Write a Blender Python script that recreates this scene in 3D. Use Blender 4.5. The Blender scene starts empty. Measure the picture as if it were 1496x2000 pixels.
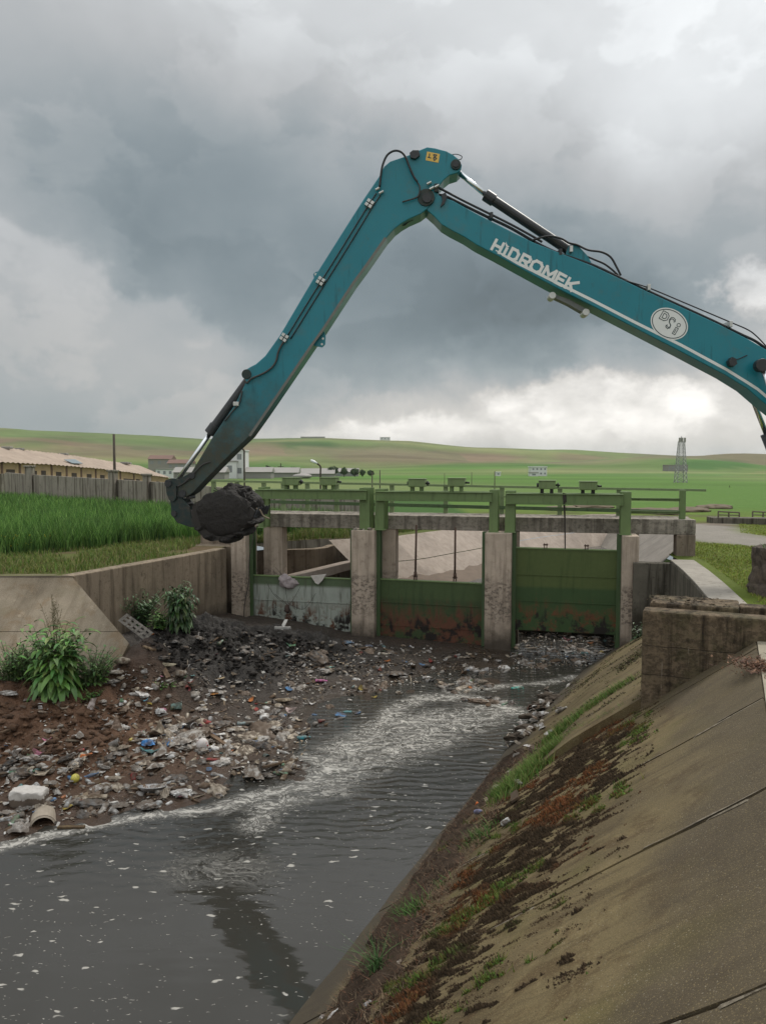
import bpy, bmesh, math, random
import numpy as np
from mathutils import Vector, Matrix, noise as mnoise
from mathutils.geometry import delaunay_2d_cdt
random.seed(7); rng = np.random.default_rng(7)
R = math.radians
SC = bpy.context.scene
COL = SC.collection

# ---------------------------------------------------------------- camera
F = 1510.0; PITCH = R(3.6); CP, SP = math.cos(PITCH), math.sin(PITCH); EYE = Vector((0, 0, 5.5))
cd = bpy.data.cameras.new("camera"); cam = bpy.data.objects.new("camera", cd); COL.objects.link(cam)
cam.location = EYE; cam.rotation_euler = (math.pi/2 - PITCH, 0, 0)
cd.sensor_fit = 'VERTICAL'; cd.sensor_height = 24.0; cd.lens = 24.0*F/2000.0
cd.clip_start = 0.05; cd.clip_end = 9000
SC.camera = cam

def ray(px, py):
    u = (px-748)/F; v = (1000-py)/F
    return Vector((u, CP+v*SP, v*CP-SP))
def atY(px, py, Y):            # point on the sight line at depth Y
    r = ray(px, py); return EYE + r*(Y/r.y)
def atZ(px, py, z):            # point on the sight line at height z
    r = ray(px, py); return EYE + r*((z-EYE.z)/r.z)
def on_plane(px, py, p0, n):
    r = ray(px, py); return EYE + r*((p0-EYE).dot(n)/r.dot(n))

# ---------------------------------------------------------------- meshes
class MB:
    def __init__(s): s.v=[]; s.f=[]; s.m=[]; s.c=[]
    def add(s, vs, fs, mi=0, col=None):
        b=len(s.v); s.v.extend([tuple(v) for v in vs]); s.f.extend([tuple(b+i for i in f) for f in fs]); s.m.extend([mi]*len(fs))
        if col is not None:
            while len(s.c)<b: s.c.append((1,1,1))
            s.c.extend([col]*len(vs))
        return b
    def box(s, lo, hi, M=None, mi=0):
        x0,y0,z0=lo; x1,y1,z1=hi
        vs=[Vector(p) for p in ((x0,y0,z0),(x1,y0,z0),(x1,y1,z0),(x0,y1,z0),(x0,y0,z1),(x1,y0,z1),(x1,y1,z1),(x0,y1,z1))]
        if M is not None: vs=[M@v for v in vs]
        s.add(vs,[(0,3,2,1),(4,5,6,7),(0,1,5,4),(1,2,6,5),(2,3,7,6),(3,0,4,7)],mi)
    def prism(s, poly, off, mi=0):       # planar polygon pushed along off
        n=len(poly); off=Vector(off); a=[Vector(p) for p in poly]; b=[p+off for p in a]
        nrm=Vector((0,0,0))
        for i in range(n): nrm+=a[i].cross(a[(i+1)%n])
        fs=[tuple(range(n)), tuple(range(2*n-1,n-1,-1))]+[(i,n+i,n+(i+1)%n,(i+1)%n) for i in range(n)]
        if nrm.dot(off)>0: fs=[tuple(reversed(f)) for f in fs]
        s.add(a+b,fs,mi)
    def tube(s, pts, r, n=8, mi=0, cap=True):
        pts=[Vector(p) for p in pts]; k=len(pts)
        if not hasattr(r,'__len__'): r=[r]*k
        ref=None; vs=[]
        for i,p in enumerate(pts):
            t=(pts[min(i+1,k-1)]-pts[max(i-1,0)]); t=t.normalized() if t.length>1e-9 else Vector((0,0,1))
            if ref is None: ref=t.orthogonal().normalized()
            ref=(ref-t*ref.dot(t)); ref=ref.normalized() if ref.length>1e-6 else t.orthogonal().normalized()
            b=t.cross(ref)
            for j in range(n):
                a=2*math.pi*j/n; vs.append(p+(ref*math.cos(a)+b*math.sin(a))*r[i])
        fs=[]
        for i in range(k-1):
            for j in range(n): fs.append((i*n+j,i*n+(j+1)%n,(i+1)*n+(j+1)%n,(i+1)*n+j))
        if cap: fs+= [tuple(range(n-1,-1,-1)), tuple(range((k-1)*n,k*n))]
        s.add(vs,fs,mi)
    def lathe(s, prof, n=16, M=None, mi=0):
        vs=[];fs=[];k=len(prof)
        for (r_,z_) in prof:
            for j in range(n):
                a=2*math.pi*j/n; v=Vector((r_*math.cos(a),r_*math.sin(a),z_)); vs.append(M@v if M is not None else v)
        for i in range(k-1):
            for j in range(n): fs.append((i*n+j,i*n+(j+1)%n,(i+1)*n+(j+1)%n,(i+1)*n+j))
        s.add(vs,fs,mi)
    def build(s, name, mat, parent=None, smooth=False, bevel=0, loc=None):
        me=bpy.data.meshes.new(name)
        L=Vector(loc) if loc is not None else (Vector(parent.matrix_world.translation) if False else None)
        vs=s.v
        off=world_loc(parent) if parent is not None else (Vector(loc) if loc is not None else Vector((0,0,0)))
        arr=np.array(vs,dtype=np.float64).reshape(-1,3)-np.array(off)
        me.from_pydata(arr.tolist(),[],s.f)
        mats=mat if isinstance(mat,(list,tuple)) else [mat]
        for m_ in mats: me.materials.append(m_)
        if len(mats)>1: me.polygons.foreach_set('material_index',s.m)
        if smooth: me.polygons.foreach_set('use_smooth',[True]*len(me.polygons))
        if s.c:
            while len(s.c)<len(s.v): s.c.append((1,1,1))
            at=me.color_attributes.new('Col','FLOAT_COLOR','POINT')
            at.data.foreach_set('color',np.hstack([np.array(s.c,dtype=np.float32),np.ones((len(s.c),1),np.float32)]).ravel())
        me.update()
        o=bpy.data.objects.new(name,me); COL.objects.link(o)
        if parent is not None: o.parent=parent
        elif loc is not None: o.location=loc
        if bevel:
            b=o.modifiers.new('edge','BEVEL'); b.width=bevel; b.segments=2; b.limit_method='ANGLE'; b.angle_limit=R(35)
        return o
_wl={}
def world_loc(o):
    p=Vector(o.location)
    while o.parent is not None: o=o.parent; p=p+Vector(o.location)
    return p
def fast_mesh(name, V, Fa, mat, col=None, smooth=False, parent=None):   # numpy arrays, all faces of one size
    me=bpy.data.meshes.new(name); V=np.asarray(V,np.float32); Fa=np.asarray(Fa,np.int32); k=Fa.shape[1]
    if parent is not None: V=V-np.array(world_loc(parent),np.float32)
    me.vertices.add(len(V)); me.vertices.foreach_set('co',V.ravel())
    me.loops.add(Fa.size); me.loops.foreach_set('vertex_index',Fa.ravel())
    me.polygons.add(len(Fa)); me.polygons.foreach_set('loop_start',np.arange(0,Fa.size,k,dtype=np.int32))
    me.polygons.foreach_set('loop_total',np.full(len(Fa),k,np.int32))
    if smooth: me.polygons.foreach_set('use_smooth',np.ones(len(Fa),bool))
    me.materials.append(mat)
    if col is not None:
        at=me.color_attributes.new('Col','FLOAT_COLOR','POINT')
        at.data.foreach_set('color',np.hstack([np.asarray(col,np.float32),np.ones((len(V),1),np.float32)]).ravel())
    me.update(calc_edges=True); me.validate()
    o=bpy.data.objects.new(name,me); COL.objects.link(o)
    if parent is not None: o.parent=parent
    return o
def tag(o,label=None,cat=None,group=None,kind=None):
    if label: o['label']=label
    if cat: o['category']=cat
    if group: o['group']=group
    if kind: o['kind']=kind
    return o
def thing(name,label,cat,loc=(0,0,0),group=None):
    o=bpy.data.objects.new(name,None); COL.objects.link(o); o.location=loc; o.empty_display_size=.2
    return tag(o,label,cat,group)
def copy_tree(o,loc=None,parent=None):
    c=o.copy(); COL.objects.link(c); c.parent=parent
    if loc is not None: c.location=loc
    for ch in list(o.children): copy_tree(ch,None,c)
    return c

# ---------------------------------------------------------------- materials
class NT:
    def __init__(s,nt): s.nt=nt
    def n(s,t,**k):
        x=s.nt.nodes.new(t)
        for a,b in k.items(): setattr(x,a,b)
        return x
    def lk(s,a,b): s.nt.links.new(a,b)
    def put(s,sock,v):
        if hasattr(v,'is_linked'): s.lk(v,sock)
        elif v is not None: sock.default_value=v
    def m(s,op,a,b=None,c=None,clamp=False):
        x=s.n('ShaderNodeMath',operation=op); x.use_clamp=clamp
        s.put(x.inputs[0],a)
        if b is not None: s.put(x.inputs[1],b)
        if c is not None: s.put(x.inputs[2],c)
        return x.outputs[0]
    def vm(s,op,a,b=None):
        x=s.n('ShaderNodeVectorMath',operation=op); s.put(x.inputs[0],a)
        if b is not None: s.put(x.inputs[1],b)
        return x.outputs[0]
    def mix(s,f,a,b,blend='MIX'):
        x=s.n('ShaderNodeMix',data_type='RGBA',blend_type=blend)
        s.put(x.inputs[0],f); s.put(x.inputs[6],col4(a)); s.put(x.inputs[7],col4(b)); return x.outputs[2]
    def ss(s,v,lo,hi):
        x=s.n('ShaderNodeMapRange',interpolation_type='SMOOTHSTEP'); x.clamp=True
        s.put(x.inputs[0],v); s.put(x.inputs[1],lo); s.put(x.inputs[2],hi); x.inputs[3].default_value=0; x.inputs[4].default_value=1
        return x.outputs[0]
    def noise(s,vec,scale,det=4,rough=.55,dist=0.0,color=False):
        x=s.n('ShaderNodeTexNoise'); s.put(x.inputs['Vector'],vec); x.inputs['Scale'].default_value=scale
        x.inputs['Detail'].default_value=det; x.inputs['Roughness'].default_value=rough; x.inputs['Distortion'].default_value=dist
        return x.outputs['Color' if color else 'Fac']
    def vor(s,vec,scale,feature='F1',out='Distance'):
        x=s.n('ShaderNodeTexVoronoi',feature=feature); s.put(x.inputs['Vector'],vec); x.inputs['Scale'].default_value=scale; return x.outputs[out]
    def pos(s): return s.n('ShaderNodeNewGeometry').outputs['Position']
    def xyz(s,v): 
        x=s.n('ShaderNodeSeparateXYZ'); s.put(x.inputs[0],v); return x.outputs
    def comb(s,a,b,c):
        x=s.n('ShaderNodeCombineXYZ'); s.put(x.inputs[0],a); s.put(x.inputs[1],b); s.put(x.inputs[2],c); return x.outputs[0]
    def attr(s,name='Col'): return s.n('ShaderNodeAttribute',attribute_name=name).outputs['Color']
    def bump(s,h,strength=.4,dist=.02):
        x=s.n('ShaderNodeBump'); s.put(x.inputs['Height'],h); x.inputs['Strength'].default_value=strength; x.inputs['Distance'].default_value=dist; return x.outputs[0]
def col4(c):
    if isinstance(c,(tuple,list)) and len(c)==3: return (*c,1)
    return c
def material(name):
    m_=bpy.data.materials.new(name); m_.use_nodes=True; t=NT(m_.node_tree); b=m_.node_tree.nodes['Principled BSDF']
    return m_,t,b
def simple(name,c,rough=.6,metal=0,var=.25,scale=6,bump=.0,dirt=None,dirt_amt=.5,spec=.5):
    m_,t,b=material(name); p=t.pos()
    n1=t.noise(p,scale,5); c2=tuple(x*(1-var) for x in c); c3=tuple(min(1,x*(1+var)) for x in c)
    base=t.mix(n1,c2,c3)
    if dirt:
        d=t.ss(t.noise(p,scale*1.7,6,.65),.62-.3*dirt_amt,.72); base=t.mix(t.m('MULTIPLY',d,min(1,dirt_amt*1.3)),base,dirt)
    t.put(b.inputs['Base Color'],base); b.inputs['Roughness'].default_value=rough; b.inputs['Metallic'].default_value=metal
    b.inputs['Specular IOR Level'].default_value=spec
    if bump: t.lk(t.bump(t.noise(p,scale*6,5,.7),bump,.01),b.inputs['Normal'])
    return m_
def vcol(name,rough=.7,spec=.3,var=.25,scale=3,bump=0,trans=0):
    m_,t,b=material(name); p=t.pos(); n1=t.noise(p,scale,4)
    k=t.m('ADD',t.m('MULTIPLY',n1,2*var),1-var)
    t.put(b.inputs['Base Color'],t.vm('MULTIPLY',t.attr(),t.comb(k,k,k))); b.inputs['Roughness'].default_value=rough
    b.inputs['Specular IOR Level'].default_value=spec
    if bump: t.lk(t.bump(t.noise(p,scale*8,5,.7),bump,.02),b.inputs['Normal'])
    return m_
# ---------------------------------------------------------------- sky and light
W=bpy.data.worlds.new("World"); SC.world=W; W.use_nodes=True
SUN_EL,SUN_AZ=R(52),R(38)        # azimuth from +Y towards +X
def build_world():
    t=NT(W.node_tree); nt=W.node_tree
    bg=nt.nodes['Background']
    sky=t.n('ShaderNodeTexSky',sky_type='NISHITA'); sky.sun_disc=False; sky.sun_elevation=SUN_EL; sky.sun_rotation=SUN_AZ
    sky.air_density=1.0; sky.dust_density=2.0
    g=t.n('ShaderNodeTexCoord').outputs['Generated']
    x,y,z=t.xyz(g)[:3]
    # cloud-deck warp: noise on the direction sphere
    w1=t.noise(g,3.0,6,.55,color=True); w2=t.noise(g,11.0,6,.6,color=True)
    wx,wy,wz=t.xyz(w1)[:3]; vx,vy,vz=t.xyz(w2)[:3]
    az0=t.m('MULTIPLY',t.m('ARCTAN2',x,y),57.2958); el0=t.m('MULTIPLY',t.m('ARCSINE',z),57.2958)
    def warp(a,p,k1,q,k2): return t.m('ADD',a,t.m('ADD',t.m('MULTIPLY',t.m('SUBTRACT',p,.5),k1),t.m('MULTIPLY',t.m('SUBTRACT',q,.5),k2)))
    az=warp(az0,wx,16,vx,6); el=warp(el0,wz,11,vz,4.5)
    azs=warp(az0,wx,8,vx,7); els=warp(el0,wz,4.0,vz,5.0)
    azf=warp(az0,wx,5,vx,9); elf=warp(el0,wz,2.5,vz,4.5)
    def pa(px): return math.degrees(math.atan2(px-748,F))
    def pe(py): return math.degrees(math.atan2(905-py,F))
    def blob(A,E,px,py,sx,sy,rot=0):       # soft bump; sizes in degrees
        dx=t.m('SUBTRACT',A,pa(px)); dy=t.m('SUBTRACT',E,pe(py))
        c,s=math.cos(R(rot)),math.sin(R(rot))
        u=t.m('ADD',t.m('MULTIPLY',dx,c/sx),t.m('MULTIPLY',dy,s/sx)); v=t.m('ADD',t.m('MULTIPLY',dx,-s/sy),t.m('MULTIPLY',dy,c/sy))
        return t.m('EXPONENT',t.m('MULTIPLY',t.m('ADD',t.m('MULTIPLY',u,u),t.m('MULTIPLY',v,v)),-1.0))
    def acc(cur,b,k): return t.m('ADD',cur,t.m('MULTIPLY',b,k))
    # base tone of the cloud deck by elevation
    L=t.m('ADD',t.m('MULTIPLY',t.ss(el0,12,32),.21),.325)
    L=acc(L,blob(az,el,760,450,17,6.5,-12),-.11)
    L=acc(L,blob(az,el,330,330,13,6.5,8),-.085)
    L=acc(L,blob(az,el,1150,600,12,3.4,-8),-.10)
    L=acc(L,blob(az,el,900,640,12,3.0,0),-.055)
    L=acc(L,blob(az,el,1400,60,10,10,0),.34)
    L=acc(L,blob(az,el,950,120,9,7,0),.10)
    L=acc(L,blob(az,el,1250,270,8,3.4,-15),.07)
    L=acc(L,blob(az,el,560,20,13,6,0),.10); L=acc(L,blob(az,el,60,60,9,6,0),-.02)
    L=acc(L,blob(azs,els,640,390,3.2,2.0,-20),.05)
    L=acc(L,blob(azs,els,100,560,12,4.0,-20),.06)
    # light gap under the left edge of the storm cloud
    edge=t.m('SUBTRACT',t.m('ADD',pe(560),t.m('MULTIPLY',t.m('SUBTRACT',azs,pa(260)),-.42)),els)
    lo=t.m('MULTIPLY',t.ss(edge,-.5,1.0),t.m('MULTIPLY',t.ss(az0,-7,-12),t.ss(el0,.5,6)))
    L=acc(L,lo,.10)
    # horizon band brighter, to the right
    L=acc(L,blob(az0,els,1050,850,22,3.0),.34); L=acc(L,blob(azs,els,1560,740,9,6),.17)
    L=acc(L,blob(az0,els,250,830,12,2.6),-.05)
    # cumulus with crisp tops
    cum=t.m('MAXIMUM',t.m('MAXIMUM',blob(azf,elf,1100,800,5.6,2.3,0),blob(azf,elf,1270,810,5.2,2.3,0)),t.m('MAXIMUM',blob(azf,elf,780,850,8,1.5),blob(azf,elf,1480,610,3.2,1.8)))
    cum2=t.m('MAXIMUM',blob(azf,elf,905,690,1.6,.8),blob(azf,elf,1010,745,2.0,1.0))
    cum=t.m('ADD',cum,t.m('MULTIPLY',t.m('SUBTRACT',t.noise(t.vm('MULTIPLY',g,(1,1,1.7)),26,6,.6),.5),.55))
    cmask=t.m('MULTIPLY',t.ss(cum,.24,.72),t.ss(el0,.2,3.5)); cm2=t.ss(cum2,.4,.75)
    fold=t.noise(t.comb(t.m('MULTIPLY',az0,.25),t.m('MULTIPLY',el0,.5),0),1.6,6,.6)
    L=t.m('ADD',L,t.m('MULTIPLY',cmask,t.m('ADD',t.m('MULTIPLY',fold,.42),.06)))
    L=acc(L,cm2,.0)
    # billow detail
    d1=t.noise(t.vm('MULTIPLY',g,(1,1,1.6)),5.0,6,.5,.6); d2=t.noise(t.vm('MULTIPLY',g,(1,1,1.5)),15,5,.5,.4)
    bil=t.noise(t.vm('ADD',t.vm('MULTIPLY',g,(1,1,1.9)),t.vm('MULTIPLY',w2,(.10,.10,.10))),6.5,5,.5); bl2=t.ss(bil,.47,.56)
    L=t.m('MULTIPLY',L,t.m('ADD',.96,t.m('MULTIPLY',bl2,.12)))
    L=t.m('MULTIPLY',L,t.m('ADD',.80,t.m('ADD',t.m('MULTIPLY',d1,.32),t.m('MULTIPLY',d2,.12))))
    # unseen dome: overcast with light added overhead and behind to lift camera-facing surfaces
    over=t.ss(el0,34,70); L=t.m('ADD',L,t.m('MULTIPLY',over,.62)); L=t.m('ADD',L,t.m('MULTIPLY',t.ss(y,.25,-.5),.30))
    L=t.m('MAXIMUM',L,.03)
    warm=t.m('MULTIPLY',t.ss(L,.34,.62),t.ss(el0,16,6))
    tint=t.mix(t.ss(L,.17,.50),(.82,1.01,1.10),(.99,1.02,1.035)); tint=t.mix(warm,tint,(1.045,1.01,.965))
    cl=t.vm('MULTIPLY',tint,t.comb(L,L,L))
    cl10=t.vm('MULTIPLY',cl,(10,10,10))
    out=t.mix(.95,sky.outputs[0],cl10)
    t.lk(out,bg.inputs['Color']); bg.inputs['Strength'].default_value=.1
build_world()
sl=bpy.data.lights.new("sun",'SUN'); so=bpy.data.objects.new("sun",sl); COL.objects.link(so)
sl.energy=2.1; sl.angle=R(12); sl.color=(1,.95,.87)
sd=Vector((math.sin(SUN_AZ)*math.cos(SUN_EL),math.cos(SUN_AZ)*math.cos(SUN_EL),math.sin(SUN_EL)))
so.rotation_euler=sd.to_track_quat('Z','Y').to_euler()
SC.view_settings.view_transform='Standard'; SC.view_settings.look='None'; SC.view_settings.exposure=.08; SC.view_settings.gamma=1
SC.cycles.use_denoising=True
SC.cycles.max_bounces=6; SC.cycles.diffuse_bounces=3; SC.cycles.glossy_bounces=3; SC.cycles.transparent_max_bounces=6
SC.cycles.caustics_reflective=False; SC.cycles.caustics_refractive=False
# ---------------------------------------------------------------- layout numbers (metres; canal water at z = 0)
def xy(p): return (p.x,p.y)
CD=Vector((.41,.912,0)).normalized(); CN=Vector((CD.y,-CD.x,0))      # along the near canal / up its right bank
W0=atZ(565,2000,0); SM=.77                                             # a point of the right waterline, bank slope
BENCH_U=4.16; BENCH_Z=4.16*SM
def SL(s,u,dz=0): p=W0+CD*s+CN*u; return Vector((p.x,p.y,SM*u+dz))     # point on the right bank
def su(p): d=Vector(p)-W0; return d.dot(CD),d.dot(CN)
SN=Vector((-CN.x*SM,-CN.y*SM,1)).normalized()
def slope_hit(px,py):
    r=ray(px,py); a=Vector((CN.x*-SM,CN.y*-SM,1.0)); t=(W0-EYE).dot(a)/r.dot(a); return EYE+r*t
GA=R(12.8); EX=Vector((math.cos(GA),-math.sin(GA),0)); EY=Vector((math.sin(GA),math.cos(GA),0)); GO=Vector((0,23.3,0))
def G(x,y,z): return GO+EX*x+EY*y+Vector((0,0,z))
GM=Matrix(((EX.x,EY.x,0,GO.x),(EX.y,EY.y,0,GO.y),(0,0,1,0),(0,0,0,1)))
def gp(px,py,off=0):          # (along, height) where the sight line meets the plane `off` behind the pier fronts
    p=on_plane(px,py,GO+EY*off,EY); d=p-GO; return d.dot(EX),p.z
BLK=slope_hit(1250,1385)      # near bottom corner of the right headwall
S_BLK,U_BLK=su(BLK)
def benchP(s): return SL(s,BENCH_U)
LT=Vector((-7.4,18.3,2.8)); LM=.77                                     # left lining: corner of its top edge
def left_lin(x,d): return Vector((x,18.3-d,2.8-LM*d))

HOLE=[xy(SL(-16,BENCH_U+.12)),xy(SL(S_BLK+.2,BENCH_U+.12)),(6.75,14.6),(7.5,19.2),(8.2,21.0),(8.4,22.6),(9.4,24.6),(11.2,29),(12.25,33),(12.95,37.5),(12.4,41.1),(11,41),(6.3,36.5),(2.2,30.6),(.3,28.0),(-2.2,27.6),(-3.6,26.4),(-5.0,24.8),(-7.5,18.4),(-24,18.4),(-24,-12),(-7.5,-12)]
def crest_px(px):
    xs=[-900,-300,0,200,400,640,800,930,1100,1330,1496,2000,2600]; ys=[852,848,846,851,860,857,863,876,881,892,904,908,905]
    return float(np.interp(px,xs,ys))
def sstep(a,b,x): t=min(1,max(0,(x-a)/(b-a))); return t*t*(3-2*t)
def ground_z(x,y):
    d=math.hypot(x,y)
    z=2.8-max(0,min(d,330)-28)*.0078
    if y<15: z=max(z,2.8+.2*sstep(15,10,y)) if x>-3 else z
    z+=.05*mnoise.noise((x*.25,y*.25,0))*min(1,max(0,(d-8)/10))
    if d>330:
        if y>0:
            px=748+F*x/max(y,1)
        else: px=748+F*3*(1 if x>0 else -1)
        px=max(-900,min(2600,px)); cz=5.5+(905-crest_px(px))*1250/F
        base=z
        h=sstep(380,1250,d); und=mnoise.noise((x*.004,y*.004,3))*12*sstep(420,700,d)*sstep(1250,900,d)+mnoise.noise((x*.011,y*.011,9))*6*sstep(420,700,d)*sstep(1230,1000,d)
        low=mnoise.noise((x*.006,y*.006,5))*1.2
        z=base+(cz-base)*(.55*h+.45*h*h)+und+low*sstep(330,400,d)*sstep(600,500,d)
        if d>1250: z=cz-(d-1250)*.03
    return z
def ground():
    pts=[]
    for x in np.arange(-32,30.1,.7):
        for y in np.arange(-12,62,.7): pts.append((x+rng.uniform(-.1,.1),y+rng.uniform(-.1,.1)))
    for d in np.concatenate([np.arange(64,130,5),np.arange(130,330,14),np.geomspace(330,1700,50),[2200,3200]]):
        for a in np.arange(-62,62.1,1.0 if d>100 else 2.0):
            pts.append((d*math.sin(R(a)),d*math.cos(R(a))))
    for d in (90,300,900,2500):
        for a in np.arange(70,291,14): pts.append((d*math.sin(R(a)),d*math.cos(R(a))))
    hp=np.array(HOLE)
    def inside(P):
        x,y=P[:,0],P[:,1]; c=np.zeros(len(P),bool); n=len(hp)
        for i in range(n):
            (x1,y1),(x2,y2)=hp[i],hp[(i+1)%n]
            k=((y1>y)!=(y2>y)); t=(x2-x1)*(y-y1)/((y2-y1) if y2!=y1 else 1e-9)+x1
            c^=(k&(x<t))
        return c
    P=np.array(pts); P=P[~inside(P)]
    allp=[Vector(p) for p in HOLE]+[Vector(p) for p in P.tolist()]; n=len(HOLE)
    v,e,f,*_=delaunay_2d_cdt(allp,[(i,(i+1)%n) for i in range(n)],[],0,1e-4)
    V=np.array([(p.x,p.y) for p in v]); T=np.array([t for t in f if len(t)==3])
    cen=V[T].mean(axis=1); T=T[~inside(cen)]
    Z=np.array([ground_z(a,b) for a,b in V])
    A=V[T]; ar=(A[:,1,0]-A[:,0,0])*(A[:,2,1]-A[:,0,1])-(A[:,1,1]-A[:,0,1])*(A[:,2,0]-A[:,0,0]); T[ar<0]=T[ar<0][:,::-1]
    C=np.array([ground_col(a,b,c) for (a,b),c in zip(V,Z)])
    m_,t,b=material('ground_soil_and_crops'); p=t.pos(); d=t.n('ShaderNodeVectorMath',operation='LENGTH'); t.put(d.inputs[0],p); d=d.outputs['Value']
    far=t.ss(d,120,420)
    n1=t.noise(p,1.3,6,.65); n2=t.noise(p,9,4,.7); n3=t.noise(t.vm('MULTIPLY',p,(1,1,2.5)),.012,6,.55); n4=t.noise(p,.05,5,.6)
    k=t.m('ADD',t.m('MULTIPLY',n1,.55),t.m('ADD',t.m('MULTIPLY',n2,.5),.48))
    kf=t.m('ADD',t.m('MULTIPLY',n4,.5),t.m('ADD',t.m('MULTIPLY',n3,.5),.5)); k=t.m('ADD',t.m('MULTIPLY',k,t.m('SUBTRACT',1,far)),t.m('MULTIPLY',kf,far))
    base=t.vm('MULTIPLY',t.attr(),t.comb(k,k,k))
    # far plots: patches of young crop and of fallow
    cell=t.n('ShaderNodeTexVoronoi'); wp=t.vm('ADD',t.vm('MULTIPLY',p,(1,.55,0)),t.vm('MULTIPLY',t.noise(p,.004,4,.5,color=True),(180,180,0))); t.put(cell.inputs['Vector'],wp); cell.inputs['Scale'].default_value=.0045
    r_=t.xyz(cell.outputs['Color'])
    tone=t.mix(r_[0],(.85,1.02,.8),(1.2,1.05,1.05)); base=t.mix(far,base,t.mix(1,base,tone,'MULTIPLY'))
    t.put(b.inputs['Base Color'],base); b.inputs['Roughness'].default_value=.95; b.inputs['Specular IOR Level'].default_value=.1
    hb=t.m('ADD',t.m('MULTIPLY',t.noise(p,14,6,.75),1),t.noise(p,3,4,.6)); t.lk(t.bump(t.m('MULTIPLY',hb,t.m('SUBTRACT',1,far)),.7,.06),b.inputs['Normal'])
    o=fast_mesh('ground',np.column_stack([V,Z]),T,m_,C,smooth=True); tag(o,kind='structure')
def lerp3(a,b,t): return tuple(x+(y-x)*t for x,y in zip(a,b))
G_WHEAT=(.05,.105,.027); G_VERGE=(.09,.11,.032); G_SOIL=(.11,.075,.048); G_GRASS=(.125,.165,.03); G_TRACK=(.24,.22,.19)
G_FIELD=(.088,.165,.036); G_FAL=(.205,.165,.11); G_OLIVE=(.18,.195,.09); G_YEL=(.2,.21,.04)
WHEAT_FRONT=[(-30,21.5),(-11.2,22.4),(-8.6,25.2),(-6.0,28.6),(-2.0,30.2),(0.5,32.5),(3.5,38.5)]
def wf(x): return float(np.interp(x,[p[0] for p in WHEAT_FRONT],[p[1] for p in WHEAT_FRONT]))
TRACK=[(30,21.0),(16,24.0),(12.6,27.5),(12.3,31),(14.5,36),(22,48),(40,75)]
def seg_dist(P,x,y):
    best=1e9
    for (a,b),(c,d) in zip(P[:-1],P[1:]):
        t=max(0,min(1,((x-a)*(c-a)+(y-b)*(d-b))/((c-a)**2+(d-b)**2))); best=min(best,math.hypot(x-a-t*(c-a),y-b-t*(d-b)))
    return best
def ground_col(x,y,z):
    d=math.hypot(x,y); n=mnoise.noise((x*.35,y*.35,1)); n2=mnoise.noise((x*.011,y*.006,7)); n3=mnoise.noise((x*.0035,y*.0035,2))
    if d<62 and y>-12:
        if x<4.5 and y>18 and x<(y-26)*.45+2:
            f=wf(x)
            if y>f+.2: c=G_WHEAT
            elif y>f-.8: c=lerp3(G_SOIL,G_VERGE,.3+.5*n)
            else: c=lerp3(G_VERGE,G_SOIL,max(0,min(1,.25+n)))
        else:
            c=lerp3(G_GRASS,G_VERGE,max(0,min(1,.3+.9*n)))
            k=seg_dist(TRACK,x,y); 
            if y<36: c=lerp3(c,G_TRACK,sstep(2.3,1.5,k+.5*n))
            if x>2 and y>34: c=lerp3(c,G_SOIL,.55*sstep(.2,.5,n)*sstep(60,45,d))
            if y>38: c=lerp3(c,G_FIELD,sstep(38,60,d))
            if y<13: c=lerp3(c,G_SOIL,.75)
        return c
    c=lerp3(G_FIELD,G_OLIVE,max(0,min(1,.35+1.1*n2)))
    if d>150: c=lerp3(c,G_YEL,.8*sstep(.3,.45,mnoise.noise((x*.004,y*.02,11)))*sstep(420,300,d))
    if d>360:
        h=sstep(430,640,d); fal=sstep(-.22,.12,n3*.8+.55*mnoise.noise((x*.006,y*.006,4)))
        px=748+F*x/max(y,1); left=sstep(700,200,px)
        c=lerp3(c,lerp3(G_FIELD,G_OLIVE,.75+.5*n2),h*.8)
        band=sstep(560,700,d)*sstep(1010,860,d)
        c=lerp3(c,G_FAL,min(1,h*band*(.30+.75*fal)))
        c=lerp3(c,G_OLIVE,h*.35*sstep(900,1150,d))
        py=905-(z-5.5)*F/max(y,1)
        for (cx,cy,rx,ry,cc,k) in ((120,862,75,10,(.15,.115,.075),.8),(590,867,65,7,(.055,.12,.03),.85),(830,893,190,13,(.17,.13,.09),.8),(1390,908,75,9,(.05,.12,.03),.8),(1130,893,60,7,(.15,.12,.08),.6),(250,882,160,12,(.17,.145,.095),.6),(700,880,110,6,(.17,.135,.095),.6),(60,868,60,8,(.08,.15,.04),.6),(1290,890,60,6,(.16,.13,.09),.7),(960,910,140,6,(.075,.16,.035),.6)):
            e=((px-cx)/rx)**2+((py-cy)/ry)**2+.55*n2; c=lerp3(c,cc,k*sstep(1.15,.7,e))
    if d>130:
        st=mnoise.noise((x*.0022+3,d*.017,8)); k=1+.42*st; c=tuple(v*k for v in c); c=lerp3(c,(.07,.15,.035),.7*sstep(.22,.34,mnoise.noise((x*.005,d*.012,14)))*(1-.5*sstep(500,800,d)))
    if d>360: c=tuple(v*(1-.16*sstep(360,600,d)) for v in c)
    return c
ground()

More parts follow.
